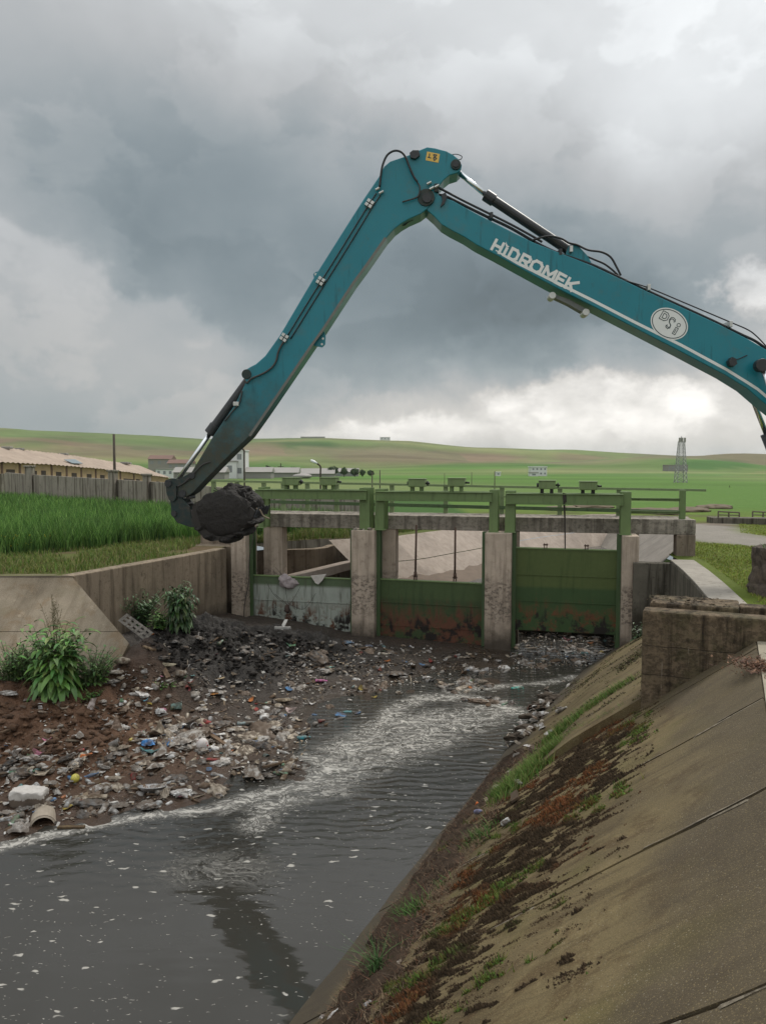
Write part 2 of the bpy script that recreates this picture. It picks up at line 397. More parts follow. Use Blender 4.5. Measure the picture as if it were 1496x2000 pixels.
# ---------------------------------------------------------------- concrete
def concrete(name,base=(.30,.255,.205),stain=(.075,.055,.038),amount=.5,streak=.6,moss=0,mossc=(.05,.05,.02),pit=0,pitz=None,rough=.88,scale=1.0,joint=None,wet=None,speck=0.25,zlines=None,drips=0):
    m_,t,b=material(name); p=t.pos()
    big=t.noise(p,.7*scale,5,.6); mid=t.noise(p,3.2*scale,6,.65); fin=t.noise(p,28*scale,6,.75)
    c=t.mix(mid,tuple(x*.72 for x in base),tuple(min(1,x*1.22) for x in base))
    c=t.mix(t.m('MULTIPLY',t.ss(big,.42,.68),.55),c,tuple(x*.6 for x in base))
    if streak:
        sv=t.noise(t.vm('MULTIPLY',p,(4.2,4.2,.28)),1.25,6,.62); s2=t.noise(t.vm('MULTIPLY',p,(14,14,.5)),1.0,4,.6)
        k=t.m('MULTIPLY',t.ss(t.m('ADD',sv,t.m('MULTIPLY',t.m('SUBTRACT',s2,.5),.28)),.46,.64),streak); c=t.mix(k,c,stain)
        k2=t.m('MULTIPLY',t.ss(t.noise(t.vm('MULTIPLY',p,(5.1,5.1,.22)),1.1,4,.6),.60,.72),streak*.45); c=t.mix(k2,c,tuple(min(1,x*1.35) for x in base))
    c=t.mix(t.m('MULTIPLY',t.ss(t.noise(p,5.5*scale,7,.7),.54,.68),amount),c,stain)
    if moss: c=t.mix(t.m('MULTIPLY',t.ss(t.noise(p,2.2*scale,6,.7),.46,.62),moss),c,mossc)
    c=t.mix(t.m('MULTIPLY',t.ss(t.vor(p,46*scale),.28,.1),speck),c,tuple(x*.35 for x in base))
    h=t.m('ADD',t.m('MULTIPLY',fin,.5),mid)
    if pit:
        pk=t.m('MULTIPLY',t.ss(t.noise(t.vm('MULTIPLY',p,(1,1,1.4)),9,7,.8),.48,.58),pit)
        if pitz:
            z=t.m('ADD',t.xyz(p)[2],t.m('MULTIPLY',t.m('SUBTRACT',mid,.5),1.2)); pk=t.m('MULTIPLY',pk,t.m('MULTIPLY',t.ss(z,pitz[0],pitz[0]+.4),t.ss(z,pitz[1],pitz[1]-.4)))
        c=t.mix(t.m('MULTIPLY',pk,.8),c,tuple(x*.22 for x in base)); h=t.m('SUBTRACT',h,t.m('MULTIPLY',pk,1.5))
    ro=rough
    if wet:     # damp foot: (z0,z1) algae and mud line
        z=t.m('ADD',t.xyz(p)[2],t.m('MULTIPLY',t.m('SUBTRACT',t.noise(p,2.6,6,.7),.5),.9)); k=t.ss(z,wet[1],wet[0]); c=t.mix(t.m('MULTIPLY',k,.88),c,(.035,.028,.02))
    if zlines:
        z=t.m('ADD',t.xyz(p)[2],t.m('MULTIPLY',t.m('SUBTRACT',mid,.5),.05))
        for zl in zlines: k=t.ss(t.m('ABSOLUTE',t.m('SUBTRACT',z,zl)),.009,.003); c=t.mix(t.m('MULTIPLY',k,.6),c,(.02,.016,.012)); h=t.m('SUBTRACT',h,t.m('MULTIPLY',k,1.2))
    if drips:
        dv=t.ss(t.noise(t.vm('MULTIPLY',p,(16,16,.55)),1.0,4,.7),.70,.75); c=t.mix(t.m('MULTIPLY',t.m('MULTIPLY',dv,t.ss(t.noise(p,1.3,3,.5),.5,.6)),drips),c,(.42,.38,.32))
    t.put(b.inputs['Base Color'],c); b.inputs['Roughness'].default_value=ro; b.inputs['Specular IOR Level'].default_value=.25
    t.lk(t.bump(h,.55,.03),b.inputs['Normal'])
    return m_
C_PIER=concrete('pier_concrete',(.50,.41,.325),(.11,.078,.052),.34,.42,pit=.9,pitz=(.7,2.2),wet=(.1,.9))
C_DECK=concrete('deck_concrete',(.42,.37,.31),(.06,.048,.036),.6,.55,pit=.5)
C_WALL=concrete('wing_wall_concrete',(.245,.195,.14),(.06,.044,.028),.6,.6,wet=(.6,1.3))
C_BLOCK=concrete('headwall_concrete',(.165,.122,.078),(.030,.021,.013),.85,.95,moss=.5,pit=.6,zlines=(3.02,2.62),drips=.8)
C_DARK=concrete('dark_wall_concrete',(.15,.135,.105),(.035,.03,.022),.7,.95,wet=(1.0,1.8))  # one dark stained concrete for the right walls, sill and culvert
C_UP=concrete('upstream_lining_concrete',(.36,.30,.25),(.15,.11,.08),.35,.2,wet=(.05,.75))

def slope_mat(name,base,stain,moss,green,along,up,nrmz):
    # streaks run down the bank: coordinates along the canal, and up the bank
    m_,t,b=material(name); p=t.pos()
    def dot(v):
        x=t.n('ShaderNodeVectorMath',operation='DOT_PRODUCT'); t.put(x.inputs[0],p); x.inputs[1].default_value=v; return x.outputs['Value']
    s=dot(along); u=dot(up)
    q=t.comb(t.m('MULTIPLY',s,5.5),t.m('MULTIPLY',u,.75),0); q2=t.comb(t.m('MULTIPLY',s,16),t.m('MULTIPLY',u,1.6),3)
    mid=t.noise(p,2.4,6,.65); fin=t.noise(p,55,5,.8); big=t.noise(p,.6,4,.55)
    c=t.mix(mid,tuple(x*.58 for x in base),tuple(x*1.42 for x in base))
    c=t.mix(t.m('MULTIPLY',t.ss(big,.45,.62),.6),c,stain)
    c=t.mix(t.m('MULTIPLY',t.ss(t.noise(p,1.5,7,.7,.5),.5,.62),.55),c,tuple(x*y for x,y in zip(stain,(1.25,1.0,.75))))
    c=t.mix(t.m('MULTIPLY',t.ss(t.noise(p,4.2,6,.75),.56,.66),.4),c,tuple(x*1.5 for x in base))
    c=t.mix(t.m('MULTIPLY',t.ss(t.noise(q,1.0,6,.65),.47,.66),.55),c,stain)
    c=t.mix(t.m('MULTIPLY',t.ss(t.noise(q2,1.0,5,.6),.55,.7),.3),c,tuple(x*.45 for x in base))
    c=t.mix(t.m('MULTIPLY',t.ss(t.noise(p,1.1,5,.6),.5,.66),green),c,moss)
    up_=t.ss(t.m('ADD',t.xyz(p)[2],t.m('MULTIPLY',t.m('SUBTRACT',big,.5),2.2)),2.25,2.95); c=t.mix(t.m('MULTIPLY',up_,.80),c,t.mix(t.noise(p,1.7,6,.7),(.038,.030,.020),(.115,.092,.062)))
    gr=t.noise(p,120,3,.7); c=t.mix(t.m('MULTIPLY',t.ss(gr,.52,.68),.55),c,tuple(x*.35 for x in base)); c=t.mix(t.m('MULTIPLY',t.ss(t.noise(p,90,2,.6),.60,.72),.5),c,tuple(min(1,x*2.0) for x in base))
    sk=t.m('MULTIPLY',t.ss(t.vor(p,30),.20,.10),t.ss(t.noise(p,2.1,4,.6),.42,.6)); c=t.mix(t.m('MULTIPLY',sk,.45),c,(.36,.32,.24))
    blk=t.ss(t.noise(t.comb(t.m('MULTIPLY',s,9),t.m('MULTIPLY',u,3.2),1),1.0,7,.75),.60,.70); c=t.mix(t.m('MULTIPLY',blk,.6),c,(.035,.027,.017))
    g1=t.vor(p,60); c=t.mix(t.m('MULTIPLY',t.ss(g1,.3,.12),.45),c,tuple(min(1,x*1.9) for x in base))
    c=t.mix(t.m('MULTIPLY',t.ss(fin,.56,.66),.5),c,tuple(x*.4 for x in base))
    lowk=t.ss(t.m('ADD',t.xyz(p)[2],t.m('MULTIPLY',t.m('SUBTRACT',mid,.5),.5)),.62,.2); c=t.mix(t.m('MULTIPLY',lowk,.8),c,(.045,.038,.03))
    t.put(b.inputs['Base Color'],c); b.inputs['Roughness'].default_value=.85; b.inputs['Specular IOR Level'].default_value=.25
    t.lk(t.bump(t.m('ADD',t.m('MULTIPLY',fin,.8),t.m('ADD',mid,t.m('MULTIPLY',g1,.3))),.5,.011),b.inputs['Normal'])
    return m_
C_RIGHT=slope_mat('right_bank_concrete',(.150,.115,.057),(.046,.031,.016),(.105,.092,.03),.5,tuple(CD),tuple(CN),0)
C_LEFT=slope_mat('left_bank_concrete',(.25,.208,.152),(.135,.108,.075),(.11,.10,.05),.25,(1,0,0),(0,1,0),0)
C_BENCH=concrete('bench_concrete',(.30,.265,.20),(.13,.10,.07),.5,0)

# right bank: slabs with open joints between them, one lining
def grid_slab(mb,fn,s0,s1,u0,u1,ns,nu,th,nfn):
    vs=[];idx={}
    for k,dz in enumerate((0,-th)):
        for i in range(ns+1):
            for j in range(nu+1):
                s=s0+(s1-s0)*i/ns;u=u0+(u1-u0)*j/nu; p=fn(s,u); idx[k,i,j]=len(vs); vs.append(p+nfn*(dz+ (0.012*mnoise.noise((s*1.3,u*1.3,0))+.006*mnoise.noise((s*5,u*5,3)) if k==0 else 0)))
    fs=[]
    for i in range(ns):
        for j in range(nu):
            fs.append((idx[0,i,j],idx[0,i+1,j],idx[0,i+1,j+1],idx[0,i,j+1])[::-1])
    for i in range(ns):
        for j,sg in ((0,1),(nu,-1)): f=(idx[0,i,j],idx[1,i,j],idx[1,i+1,j],idx[0,i+1,j]); fs.append(f if sg<0 else f[::-1])
    for j in range(nu):
        for i,sg in ((0,-1),(ns,1)): f=(idx[0,i,j],idx[1,i,j],idx[1,i,j+1],idx[0,i,j+1]); fs.append(f if sg<0 else f[::-1])
    mb.add(vs,fs)
JS=[su(slope_hit(1180,1700))[0],su(slope_hit(1300,2000))[0]]      # where the photo shows joints
def right_bank():
    mb=MB(); step=abs(JS[0]-JS[1]); js=sorted([JS[0]+step*k for k in range(-4,9)])
    js=[s for s in js if s<S_BLK-.25]+[S_BLK+.02]
    for a,b in zip(js[:-1],js[1:]):
        g=.021; n=max(4,int((b-a)/.22))
        grid_slab(mb,lambda s,u:SL(s+(.022*mnoise.noise((u*1.7,round(s*2),1))+.016*mnoise.noise((u*7,round(s*2),2)))*(1 if min(s-a,b-s)<.12 else 0),u),a+g,b-g,-1.6,BENCH_U,n,22,.12,SN)
    # bed under the joints so that they read as dark grooves
    v=[SL(-14,-1.7,-.09),SL(S_BLK,-1.7,-.09),SL(S_BLK,BENCH_U,-.09),SL(-14,BENCH_U,-.09)]; mb.add(v,[(3,2,1,0)])
    tag(mb.build('right_bank_slope',C_RIGHT,smooth=False),kind='structure')
    mo=MB()          # crumbling pale mortar along the joints
    for a in js[1:-1]:
        for sd in (-1,1):
            vs=[];u=.9
            while u<BENCH_U:
                w0=.022*mnoise.noise((u*1.7,round(a*2),1)); w=max(.004,.016+.03*mnoise.noise((u*3.1,a,sd))); lift=.004 if mnoise.noise((u*2.3,a*3,sd*5))>.05 else -.01
                vs+= [SL(a+w0+sd*.019,u)+SN*lift,SL(a+w0+sd*(.024+w),u)+SN*(lift-.003)]; u+=.035
            n_=len(vs)//2; mo.add(vs,[((2*i,2*i+1,2*i+3,2*i+2) if sd<0 else (2*i,2*i+2,2*i+3,2*i+1)) for i in range(n_-1)])
    tag(mo.build('joint_mortar',simple('pale_joint_mortar',(.20,.17,.125),.9,0,.5,16,bump=.5,dirt=(.07,.055,.035),dirt_amt=.8)),kind='structure')
    mb=MB()     # bench on top of the bank
    a,b=-14,S_BLK+.0
    def bench(s,u): p=W0+CD*s+CN*(BENCH_U+.02+u); return Vector((p.x,p.y,BENCH_Z+.004))
    grid_slab(mb,bench,a,b,0,.95,60,5,.3,Vector((0,0,1)))
    tag(mb.build('bank_top_bench',C_BENCH),kind='structure')
    # bank beyond the headwall: raised .2, twisting up to the last pier
    mb=MB(); n=26; mN=24
    Bb=[su(atZ(x,y,0)) for x,y in ((1000,1450),(1075,1370),(1135,1312),(1205,1262))]
    ss=[S_BLK+.05]+[b[0] for b in Bb]; uu=[.0]+[b[1] for b in Bb]
    ptsb=[SL(S_BLK+.03,-.05,-.03)]+[atZ(x,y,0) for x,y in ((1000,1450),(1075,1370),(1135,1312),(1205,1262))]
    top=[SL(S_BLK+.03,BENCH_U-.1,-.05),Vector((5.6,13.2,2.75)),Vector((6.3,15.6,2.35)),Vector((6.9,18.6,1.6)),Vector((7.25,21.2,.75))]
    tk=[0,.32,.55,.8,1.0]
    def lerpP(L,t):
        for i in range(len(tk)-1):
            if t<=tk[i+1] or i==len(tk)-2:
                k=(t-tk[i])/(tk[i+1]-tk[i]); return L[i].lerp(L[i+1],k)
    vs=[];fs=[]
    for i in range(n+1):
        t=i/n; b_,t_=lerpP(ptsb,t),lerpP(top,t); ext=b_+(b_-t_)*.3
        for j in range(mN+1):
            p=ext.lerp(t_,j/mN); p.z+=.19*sstep(.40,.60,j/mN)*(1-t)+.02*mnoise.noise((p.x*1.5,p.y*1.5,2)); vs.append(p)
    for i in range(n):
        for j in range(mN): a=i*(mN+1)+j; fs.append((a,a+1,a+mN+2,a+mN+1))
    k=len(vs); edge=[vs[j] for j in range(mN+1)]; vs+= [p-Vector((0,0,.7)) for p in edge]
    for j in range(mN): fs.append((j+1,j,k+j,k+j+1))
    mb.add(vs,fs); tag(mb.build('far_bank_slope',C_RIGHT),kind='structure')
    global far_surf
    def far_surf(t,w):
        b_,t_=lerpP(ptsb,t),lerpP(top,t); ext=b_+(b_-t_)*.3; p=ext.lerp(t_,w); p.z+=.19*sstep(.40,.60,w)*(1-t); return p
    return ptsb,top,lerpP
FARB=right_bank()
def left_bank():
    mb=MB(); nrm=Vector((0,-LM,1)).normalized()
    dj=2.8-1.775; dj/=LM
    xr=lambda d: -7.4+d*1.16 if d<1.62 else -5.52-(d-1.62)*.35
    def fn(s,u): return left_lin(-22+(xr(u)+22)*s,u)
    for (u0,u1) in ((0,dj-.006),(dj+.006,3.4)): grid_slab(mb,lambda s,u: fn(s,u),0,1,u1,u0,40,8,.14,nrm)
    v=[left_lin(-22,0)-nrm*.1,left_lin(-22,3.4)-nrm*.1,left_lin(xr(3.4)-.05,3.4)-nrm*.1,left_lin(xr(1.6)-.05,1.6)-nrm*.1,left_lin(xr(0)-.05,0)-nrm*.1]; mb.add(v,[(0,1,2,3,4)])
    mb.box((-22,18.3,2.5),(-7.35,18.62,2.812))
    mb.add([(-22,18.3,2.5),(-7.4,18.3,2.5),(-7.4,18.3,2.81),(-22,18.3,2.81)],[(0,1,2,3)])
    tag(mb.build('left_bank_slope',C_LEFT),kind='structure')
left_bank()
# ---------------------------------------------------------------- walls beside the canal
def wall_path(mb,pts,th,ztop,zbot,side=1):     # vertical wall following pts (plan), thickness to one side
    n=len(pts); P=[Vector((p[0],p[1],0)) for p in pts]; O=[]
    for i in range(n):
        a=P[max(i-1,0)];b=P[min(i+1,n-1)]; t=(b-a).normalized(); nn=Vector((-t.y,t.x,0))*side
        O.append(P[i]+nn*th)
    zt=[ztop]*n if not hasattr(ztop,'__len__') else ztop; zb=[zbot]*n if not hasattr(zbot,'__len__') else zbot
    vs=[]
    for i in range(n):
        for (q,z) in ((P[i],zb[i]),(P[i],zt[i]),(O[i],zt[i]),(O[i],zb[i])): vs.append((q.x,q.y,z))
    fs=[]
    for i in range(n-1):
        for k in range(4):
            f=(4*i+k,4*i+(k+1)%4,4*i+4+(k+1)%4,4*i+4+k); fs.append(f if side>0 else f[::-1])
    e0=(0,1,2,3); e1=tuple(4*(n-1)+k for k in (3,2,1,0)); fs+= [e0[::-1],e1[::-1]] if side>0 else [e0,e1]
    mb.add(vs,fs)
def subdiv_path(pts,n):
    out=[]
    for (a,b) in zip(pts[:-1],pts[1:]):
        for k in range(n): t=k/n; out.append(tuple(x+(y-x)*t for x,y in zip(a,b)))
    out.append(pts[-1]); return out
C_COPE=concrete('pale_coping_concrete',(.34,.31,.265),(.13,.11,.08),.6,0)
# left wing wall
pw=[(-7.42,18.34),(-6.6,20.3),(-5.75,22.3),(-4.95,24.35)]
mb=MB(); wall_path(mb,subdiv_path(pw,4),.36,2.82,-.6,1)
ww=mb.build('wing_wall',C_WALL,bevel=.025); tag(ww,'long stained concrete wing wall running from the sloped slab to the left end of the sluice','retaining wall')
# right wing wall with its path on top
mb=MB(); wp=[(7.95,21.35),(7.5,19.3),(7.0,17.3),(6.35,14.9),(5.9,13.0)]
wall_path(mb,subdiv_path(wp,3),.55,2.79,-.4,1)
wr=thing('wing_wall','concrete wing wall with a pale flat top leading from the right end pillar toward the headwall','retaining wall',(7,18,0))
mb.build('wall_body',C_DARK,wr,bevel=.03)
mb=MB(); wall_path(mb,[(p[0]+.015,p[1]) for p in subdiv_path(wp,3)],.62,2.84,2.795,1); mb.build('coping',C_COPE,wr,bevel=.01)
mb=MB(); wall_path(mb,[(7.02+.0,21.55),(8.2,21.28)],.35,2.72,-.4,1); mb.build('return_wall',C_DARK,wr,bevel=.02)
# upstream walls
mb=MB(); wall_path(mb,subdiv_path([(-5.4,24.6),(-3.9,26.1),(-2.35,26.55),(-1.75,27.3),(-.6,29.2),(.3,30.4)],3),.3,[2.55]*9+[2.6]*4+[2.75]*3,-.4,1)
uw=mb.build('wing_wall',C_WALL,bevel=.02); tag(uw,'low concrete wing wall behind the left gate opening, grass growing along its top','retaining wall')
mb=MB(); mb.prism([(-3.7,25.45,1.3),(-1.1,26.5,1.95),(-1.1,26.5,2.2),(-3.7,25.45,1.7)],(.15,-.5,0)); 
tag(mb.build('concrete_slab',C_UP,bevel=.02),'tilted broken concrete slab lying behind the left gate under the wing wall','slab')
# upstream lining: left bank slope with a longitudinal joint, and right bank
def lining(mb,top,bot,rows,n):
    for (r0,r1) in rows:
        vs=[];fs=[]
        T=subdiv_path(top,n);B=subdiv_path(bot,n);k=5
        for a,b in zip(T,B):
            for j in range(k+1):
                t=r0+(r1-r0)*j/k; p=Vector(a).lerp(Vector(b),t); p.z+=.012*mnoise.noise((p.x*.9,p.y*.9,4)); vs.append(p)
        for i in range(len(T)-1):
            for j in range(k): q=i*(k+1)+j; fs.append((q,q+1,q+k+2,q+k+1))
        mb.add(vs,fs)
UT=[(-1.9,27.0,2.82),(.35,28.0,2.85),(2.3,30.6,2.85),(6.4,36.6,2.82),(11.1,41.1,2.8),(12.5,41.2,2.8)]
UB=[(.2,25.0,1.0),(2.2,26.6,1.0),(4.2,29.2,1.0),(8.0,34.6,1.0),(10.4,38.4,1.0),(10.8,38.8,1.0)]
mb=MB(); lining(mb,UT,UB,((0,.42),(.43,1)),8); tag(mb.build('upstream_bank_slope',C_UP),kind='structure')
C_UPG=concrete('grey_lining_concrete',(.24,.215,.185),(.11,.09,.07),.4,.2)
UT2=[(8.35,22.4,2.82),(9.4,24.5,2.82),(11.25,28.9,2.82),(12.3,33,2.82),(13.0,37.5,2.82),(12.5,41.2,2.82)]
UB2=[(6.9,23.2,1.0),(7.4,25.8,1.0),(9.1,30.0,1.0),(9.9,33.6,1.0),(10.5,37,1.0),(10.8,38.8,1.0)]
mb=MB(); lining(mb,UT2,UB2,((0,1),),8); mb.f=[f[::-1] for f in mb.f]; tag(mb.build('upstream_far_slope',C_UPG),kind='structure')
# mud bar at the foot of the upstream lining
mb=MB(); vs=[];fs=[]
bar=subdiv_path([(1.0,25.6),(2.0,26.9),(4.0,29.4),(6.0,32.2),(7.2,34.0)],6)
for i,(x,y) in enumerate(bar):
    for j in range(7):
        t=j/6; q=Vector((x,y,0))+Vector((-.5,.35,0))*(1-t*3.2); z=1.25+.5*(1-t)**1.2-.12+.12*mnoise.noise((q.x*2,q.y*2,1)); vs.append((q.x,q.y,z))
for i in range(len(bar)-1):
    for j in range(6): a=i*7+j; fs.append((a,a+1,a+8,a+7)[::-1])
M_MUDBROWN=simple('damp_brown_silt',(.12,.085,.058),.85,0,.4,4,.6)
nx_=14
for i in range(nx_+1):
    for j in range(nx_+1):
        x=-5.2+7.4*i/nx_; y=25.3+4.5*j/nx_; vs.append((x,y,1.34+.25*mnoise.noise((x*1.1,y*1.1,6))-.25*sstep(.6,2.2,x)))
b0=len(bar)*7
for i in range(nx_):
    for j in range(nx_): a=b0+i*(nx_+1)+j; fs.append((a,a+nx_+1,a+nx_+2,a+1))
mb=MB(); mb.add(vs,fs); tag(mb.build('silt_bar',M_MUDBROWN,smooth=True),kind='structure')

# headwall on the right bank: front wall, back kerb and the slot between
hw=thing('headwall','weathered box shaped concrete headwall standing across the right bank slope','concrete headwall',tuple(SL(S_BLK,U_BLK)))
def HB(u,s,z): p=W0+CD*(S_BLK+s)+CN*(U_BLK+u); return Vector((p.x,p.y,z))
def hbox(mb,u0,u1,s0,s1,z0,z1):
    c=[HB(u0,s0,0),HB(u1,s0,0),HB(u1,s1,0),HB(u0,s1,0)]
    mb.prism([(p.x,p.y,z0) for p in c],(0,0,z1-z0))
mb=MB(); hbox(mb,0,7.5,0,.34,.9,3.50); mb.build('front_wall',C_BLOCK,hw,bevel=.03)
mb=MB(); hbox(mb,.06,1.2,.345,1.05,1.0,3.56); hbox(mb,1.2,7.5,.72,1.05,1.0,3.52); mb.build('back_wall',C_BLOCK,hw,bevel=.03)
mb=MB(); hbox(mb,1.2,7.5,.345,.715,1.0,3.30); mb.build('slot_floor',C_BLOCK,hw)
mb=MB()
for k in range(130):     # rubble and broken crust on top
    u=abs(random.gauss(.5,.5)); s=random.uniform(.36,1.0); r=random.uniform(.006,.022); p=HB(u,s,3.562)
    vs=[p+Vector((random.uniform(-1,1)*r*1.6,random.uniform(-1,1)*r*1.6,random.uniform(0,r))) for _ in range(7)]
    bmx=bmesh.new(); [bmx.verts.new(v) for v in vs]; bmesh.ops.convex_hull(bmx,input=bmx.verts); bmx.verts.index_update(); 
    mb.add([v.co[:] for v in bmx.verts],[tuple(v.index for v in f.verts) for f in bmx.faces]); bmx.free()
o=mb.build('crust_rubble',C_BLOCK,hw); o['kind']='stuff'

# ---------------------------------------------------------------- the sluice
ZB=-.7
def gbox(mb,x0,x1,y0,y1,z0,z1): mb.box((x0,y0,z0),(x1,y1,z1),GM)
P1=(gp(452,1150)[0],gp(481,1150)[0]); P2=(gp(686,1150)[0],gp(731,1150)[0]); P3=(gp(946,1150)[0],gp(998,1150)[0]); P4=(gp(1213,1150)[0],gp(1246,1150)[0])
PIERS=[P1,P2,P3,P4]; PD=.95
sl_=thing('sluice_structure','weathered concrete sluice frame of four piers carrying a deck beam across the canal','sluice',tuple(G(0,0,0)))
ptop=[3.47,3.46,3.46,3.45]
for i,(a,b) in enumerate(PIERS):
    mb=MB(); sl0,sl1=.34,.54      # piers are notched for the gate slots
    xl=a+.13 if i>0 else a; xr=b-.13 if i<3 else b
    gbox(mb,a,b,0,sl0,ZB,ptop[i]); gbox(mb,xl,xr,sl0,sl1,ZB,ptop[i]-.002); gbox(mb,a,b,sl1,PD,ZB,ptop[i])
    mb.build('pier',C_PIER,sl_,bevel=.018)
D0,D1=1.0,2.5; zt,zb=3.87,3.43
xl,xr=gp(392,1030,D0)[0],gp(1358,1040,D0)[0]
mb=MB(); gbox(mb,xl-.1,P1[0]-.002,.3,1.75,ZB,2.835); mb.build('abutment',C_WALL,sl_,bevel=.02)
mb=MB(); gbox(mb,P1[1],P4[0],2.7,2.95,ZB,1.02); mb.build('sill',C_DARK,sl_)
mb=MB(); gbox(mb,xl,xr,D0,D0+.32,zb,zt); gbox(mb,xl,xr,D1-.3,D1,zb,zt); gbox(mb,xl+.02,xr-.02,D0+.32,D1-.3,zt-.2,zt-.01); mb.build('deck',C_DECK,sl_,bevel=.02)
cols=[(gp(514,1060,D0)[0],gp(551,1060,D0)[0]),(gp(735,1060,D0)[0],gp(772,1060,D0)[0]),(gp(976,1060,D0)[0],gp(1013,1060,D0)[0]),(gp(1212,1060,D0)[0],gp(1247,1060,D0)[0]),]
for a,b in cols:
    mb=MB(); gbox(mb,a,b,D0+.03,D0+.5,ZB,zb-.002); mb.build('column',C_PIER,sl_,bevel=.018)
C_END=concrete('end_pillar_concrete',(.27,.215,.165),(.06,.042,.03),.6,.6)
for (x0,x1,zl) in ((gp(1320,1060,D0)[0],xr,2.55),(xl,gp(449,1060,D0)[0],2.8)):
    mb=MB(); gbox(mb,x0,x1,D0-.02,D0+.6,zl,zb-.002); mb.build('end_pillar',C_END,sl_,bevel=.02)

# painted steel
def steel(name,base,rustc=(.10,.035,.018),rust=.25,grime=.4,rough=.55):
    m_,t,b=material(name); p=t.pos(); n=t.noise(p,3,5,.6)
    c=t.mix(n,tuple(x*.78 for x in base),tuple(x*1.22 for x in base))
    sv=t.noise(t.vm('MULTIPLY',p,(7,7,.9)),1.3,5,.65); c=t.mix(t.m('MULTIPLY',t.ss(sv,.5,.72),grime),c,tuple(x*.35 for x in base))
    c=t.mix(t.m('MULTIPLY',t.ss(t.noise(p,7,7,.75),.63-.1*rust,.72),min(1,rust*2)),c,rustc)
    t.put(b.inputs['Base Color'],c); b.inputs['Roughness'].default_value=rough
    t.lk(t.bump(t.noise(p,30,4,.7),.15,.01),b.inputs['Normal']); return m_
S_GREEN=steel('green_paint',(.14,.205,.075),rust=.12,grime=.5)
S_DKGREEN=steel('weathered_green_paint',(.06,.105,.04),rust=.3,grime=.6)
S_BOX=steel('hoist_green_paint',(.17,.235,.095),rust=.15,grime=.45)
S_RAIL=steel('rail_green_paint',(.165,.22,.10),rust=.15,grime=.35)
S_RUST=steel('rusty_steel',(.075,.045,.03),rust=.5,grime=.5,rough=.85)
S_DARK=simple('dark_greasy_steel',(.02,.02,.02),.5,.3,.4,8)
def ibeam(mb,x0,x1,y,z0,z1,w=.14,ft=.03):      # I section along local x
    gbox(mb,x0,x1,y-w/2,y+w/2,z1-ft,z1); gbox(mb,x0,x1,y-w/2,y+w/2,z0,z0+ft); gbox(mb,x0,x1,y-.012,y+.012,z0+ft,z1-ft)
BAYS=[((505,515),(702,722),(500,716),958,975,'left'),((732,750),(955,972),(735,960),962,979,'middle'),((986,1005),(1212,1232),(988,1216),966,986,'right')]
FY=.42
names={'left':'left','middle':'middle','right':'right'}
for (l,r_,bm_,yt,yb,w) in BAYS:
    t=thing('gate_portal','green steel portal frame over the %s gate, standing on the pier tops'%w,'steel frame',tuple(G(gp((l[0]+r_[1])/2,1000,FY)[0],FY,3.46)),'portal frames over the gates')
    ztop=gp((l[0]+r_[1])/2,yt,FY-.16)[1]; zbot=gp((l[0]+r_[1])/2,yb,FY-.16)[1]
    for (a,b) in (l,r_):
        x0,x1=gp(a,1000,FY-.15)[0],gp(b,1000,FY-.15)[0]
        for yy in (FY-.15,FY+.32):
            mb=MB(); gbox(mb,x0,x1,yy,yy+.02,3.455,ztop+.09); gbox(mb,x0,x1,yy+.12,yy+.14,3.455,ztop+.09); gbox(mb,(x0+x1)/2-.012,(x0+x1)/2+.012,yy+.02,yy+.12,3.455,ztop+.088)
            if yy<FY: gbox(mb,x0-.03,x1+.03,yy-.05,yy+.2,3.456,3.475)
            mb.build('post',S_GREEN,t,bevel=.006)
    x0,x1=gp(bm_[0],970,FY-.18)[0],gp(bm_[1],970,FY-.18)[0]
    for yy in (FY-.22,FY+.42):
        mb=MB(); gbox(mb,x0,x1,yy-.0,yy+.02,zbot+.02,ztop-.0); gbox(mb,x0-.01,x1+.01,yy-.05,yy+.1,ztop,ztop+.025); gbox(mb,x0-.01,x1+.01,yy-.06,yy+.1,zbot,zbot+.02)
        mb.build('crossbeam',S_GREEN,t,bevel=.006)
    # guide channels in the slots down to the sill
    xa,xb=PIERS[names and ['left','middle','right'].index(w)][1],PIERS[['left','middle','right'].index(w)+1][0]
    for (x,sg) in ((xa,1),(xb,-1)):
        mb=MB(); x_=x-.02*sg
        for yy in (.30,.56): gbox(mb,min(x_,x_+.13*sg),max(x_,x_+.13*sg),yy,yy+.03,ZB,3.46)
        mb.build('guide_rail',S_DKGREEN,t)
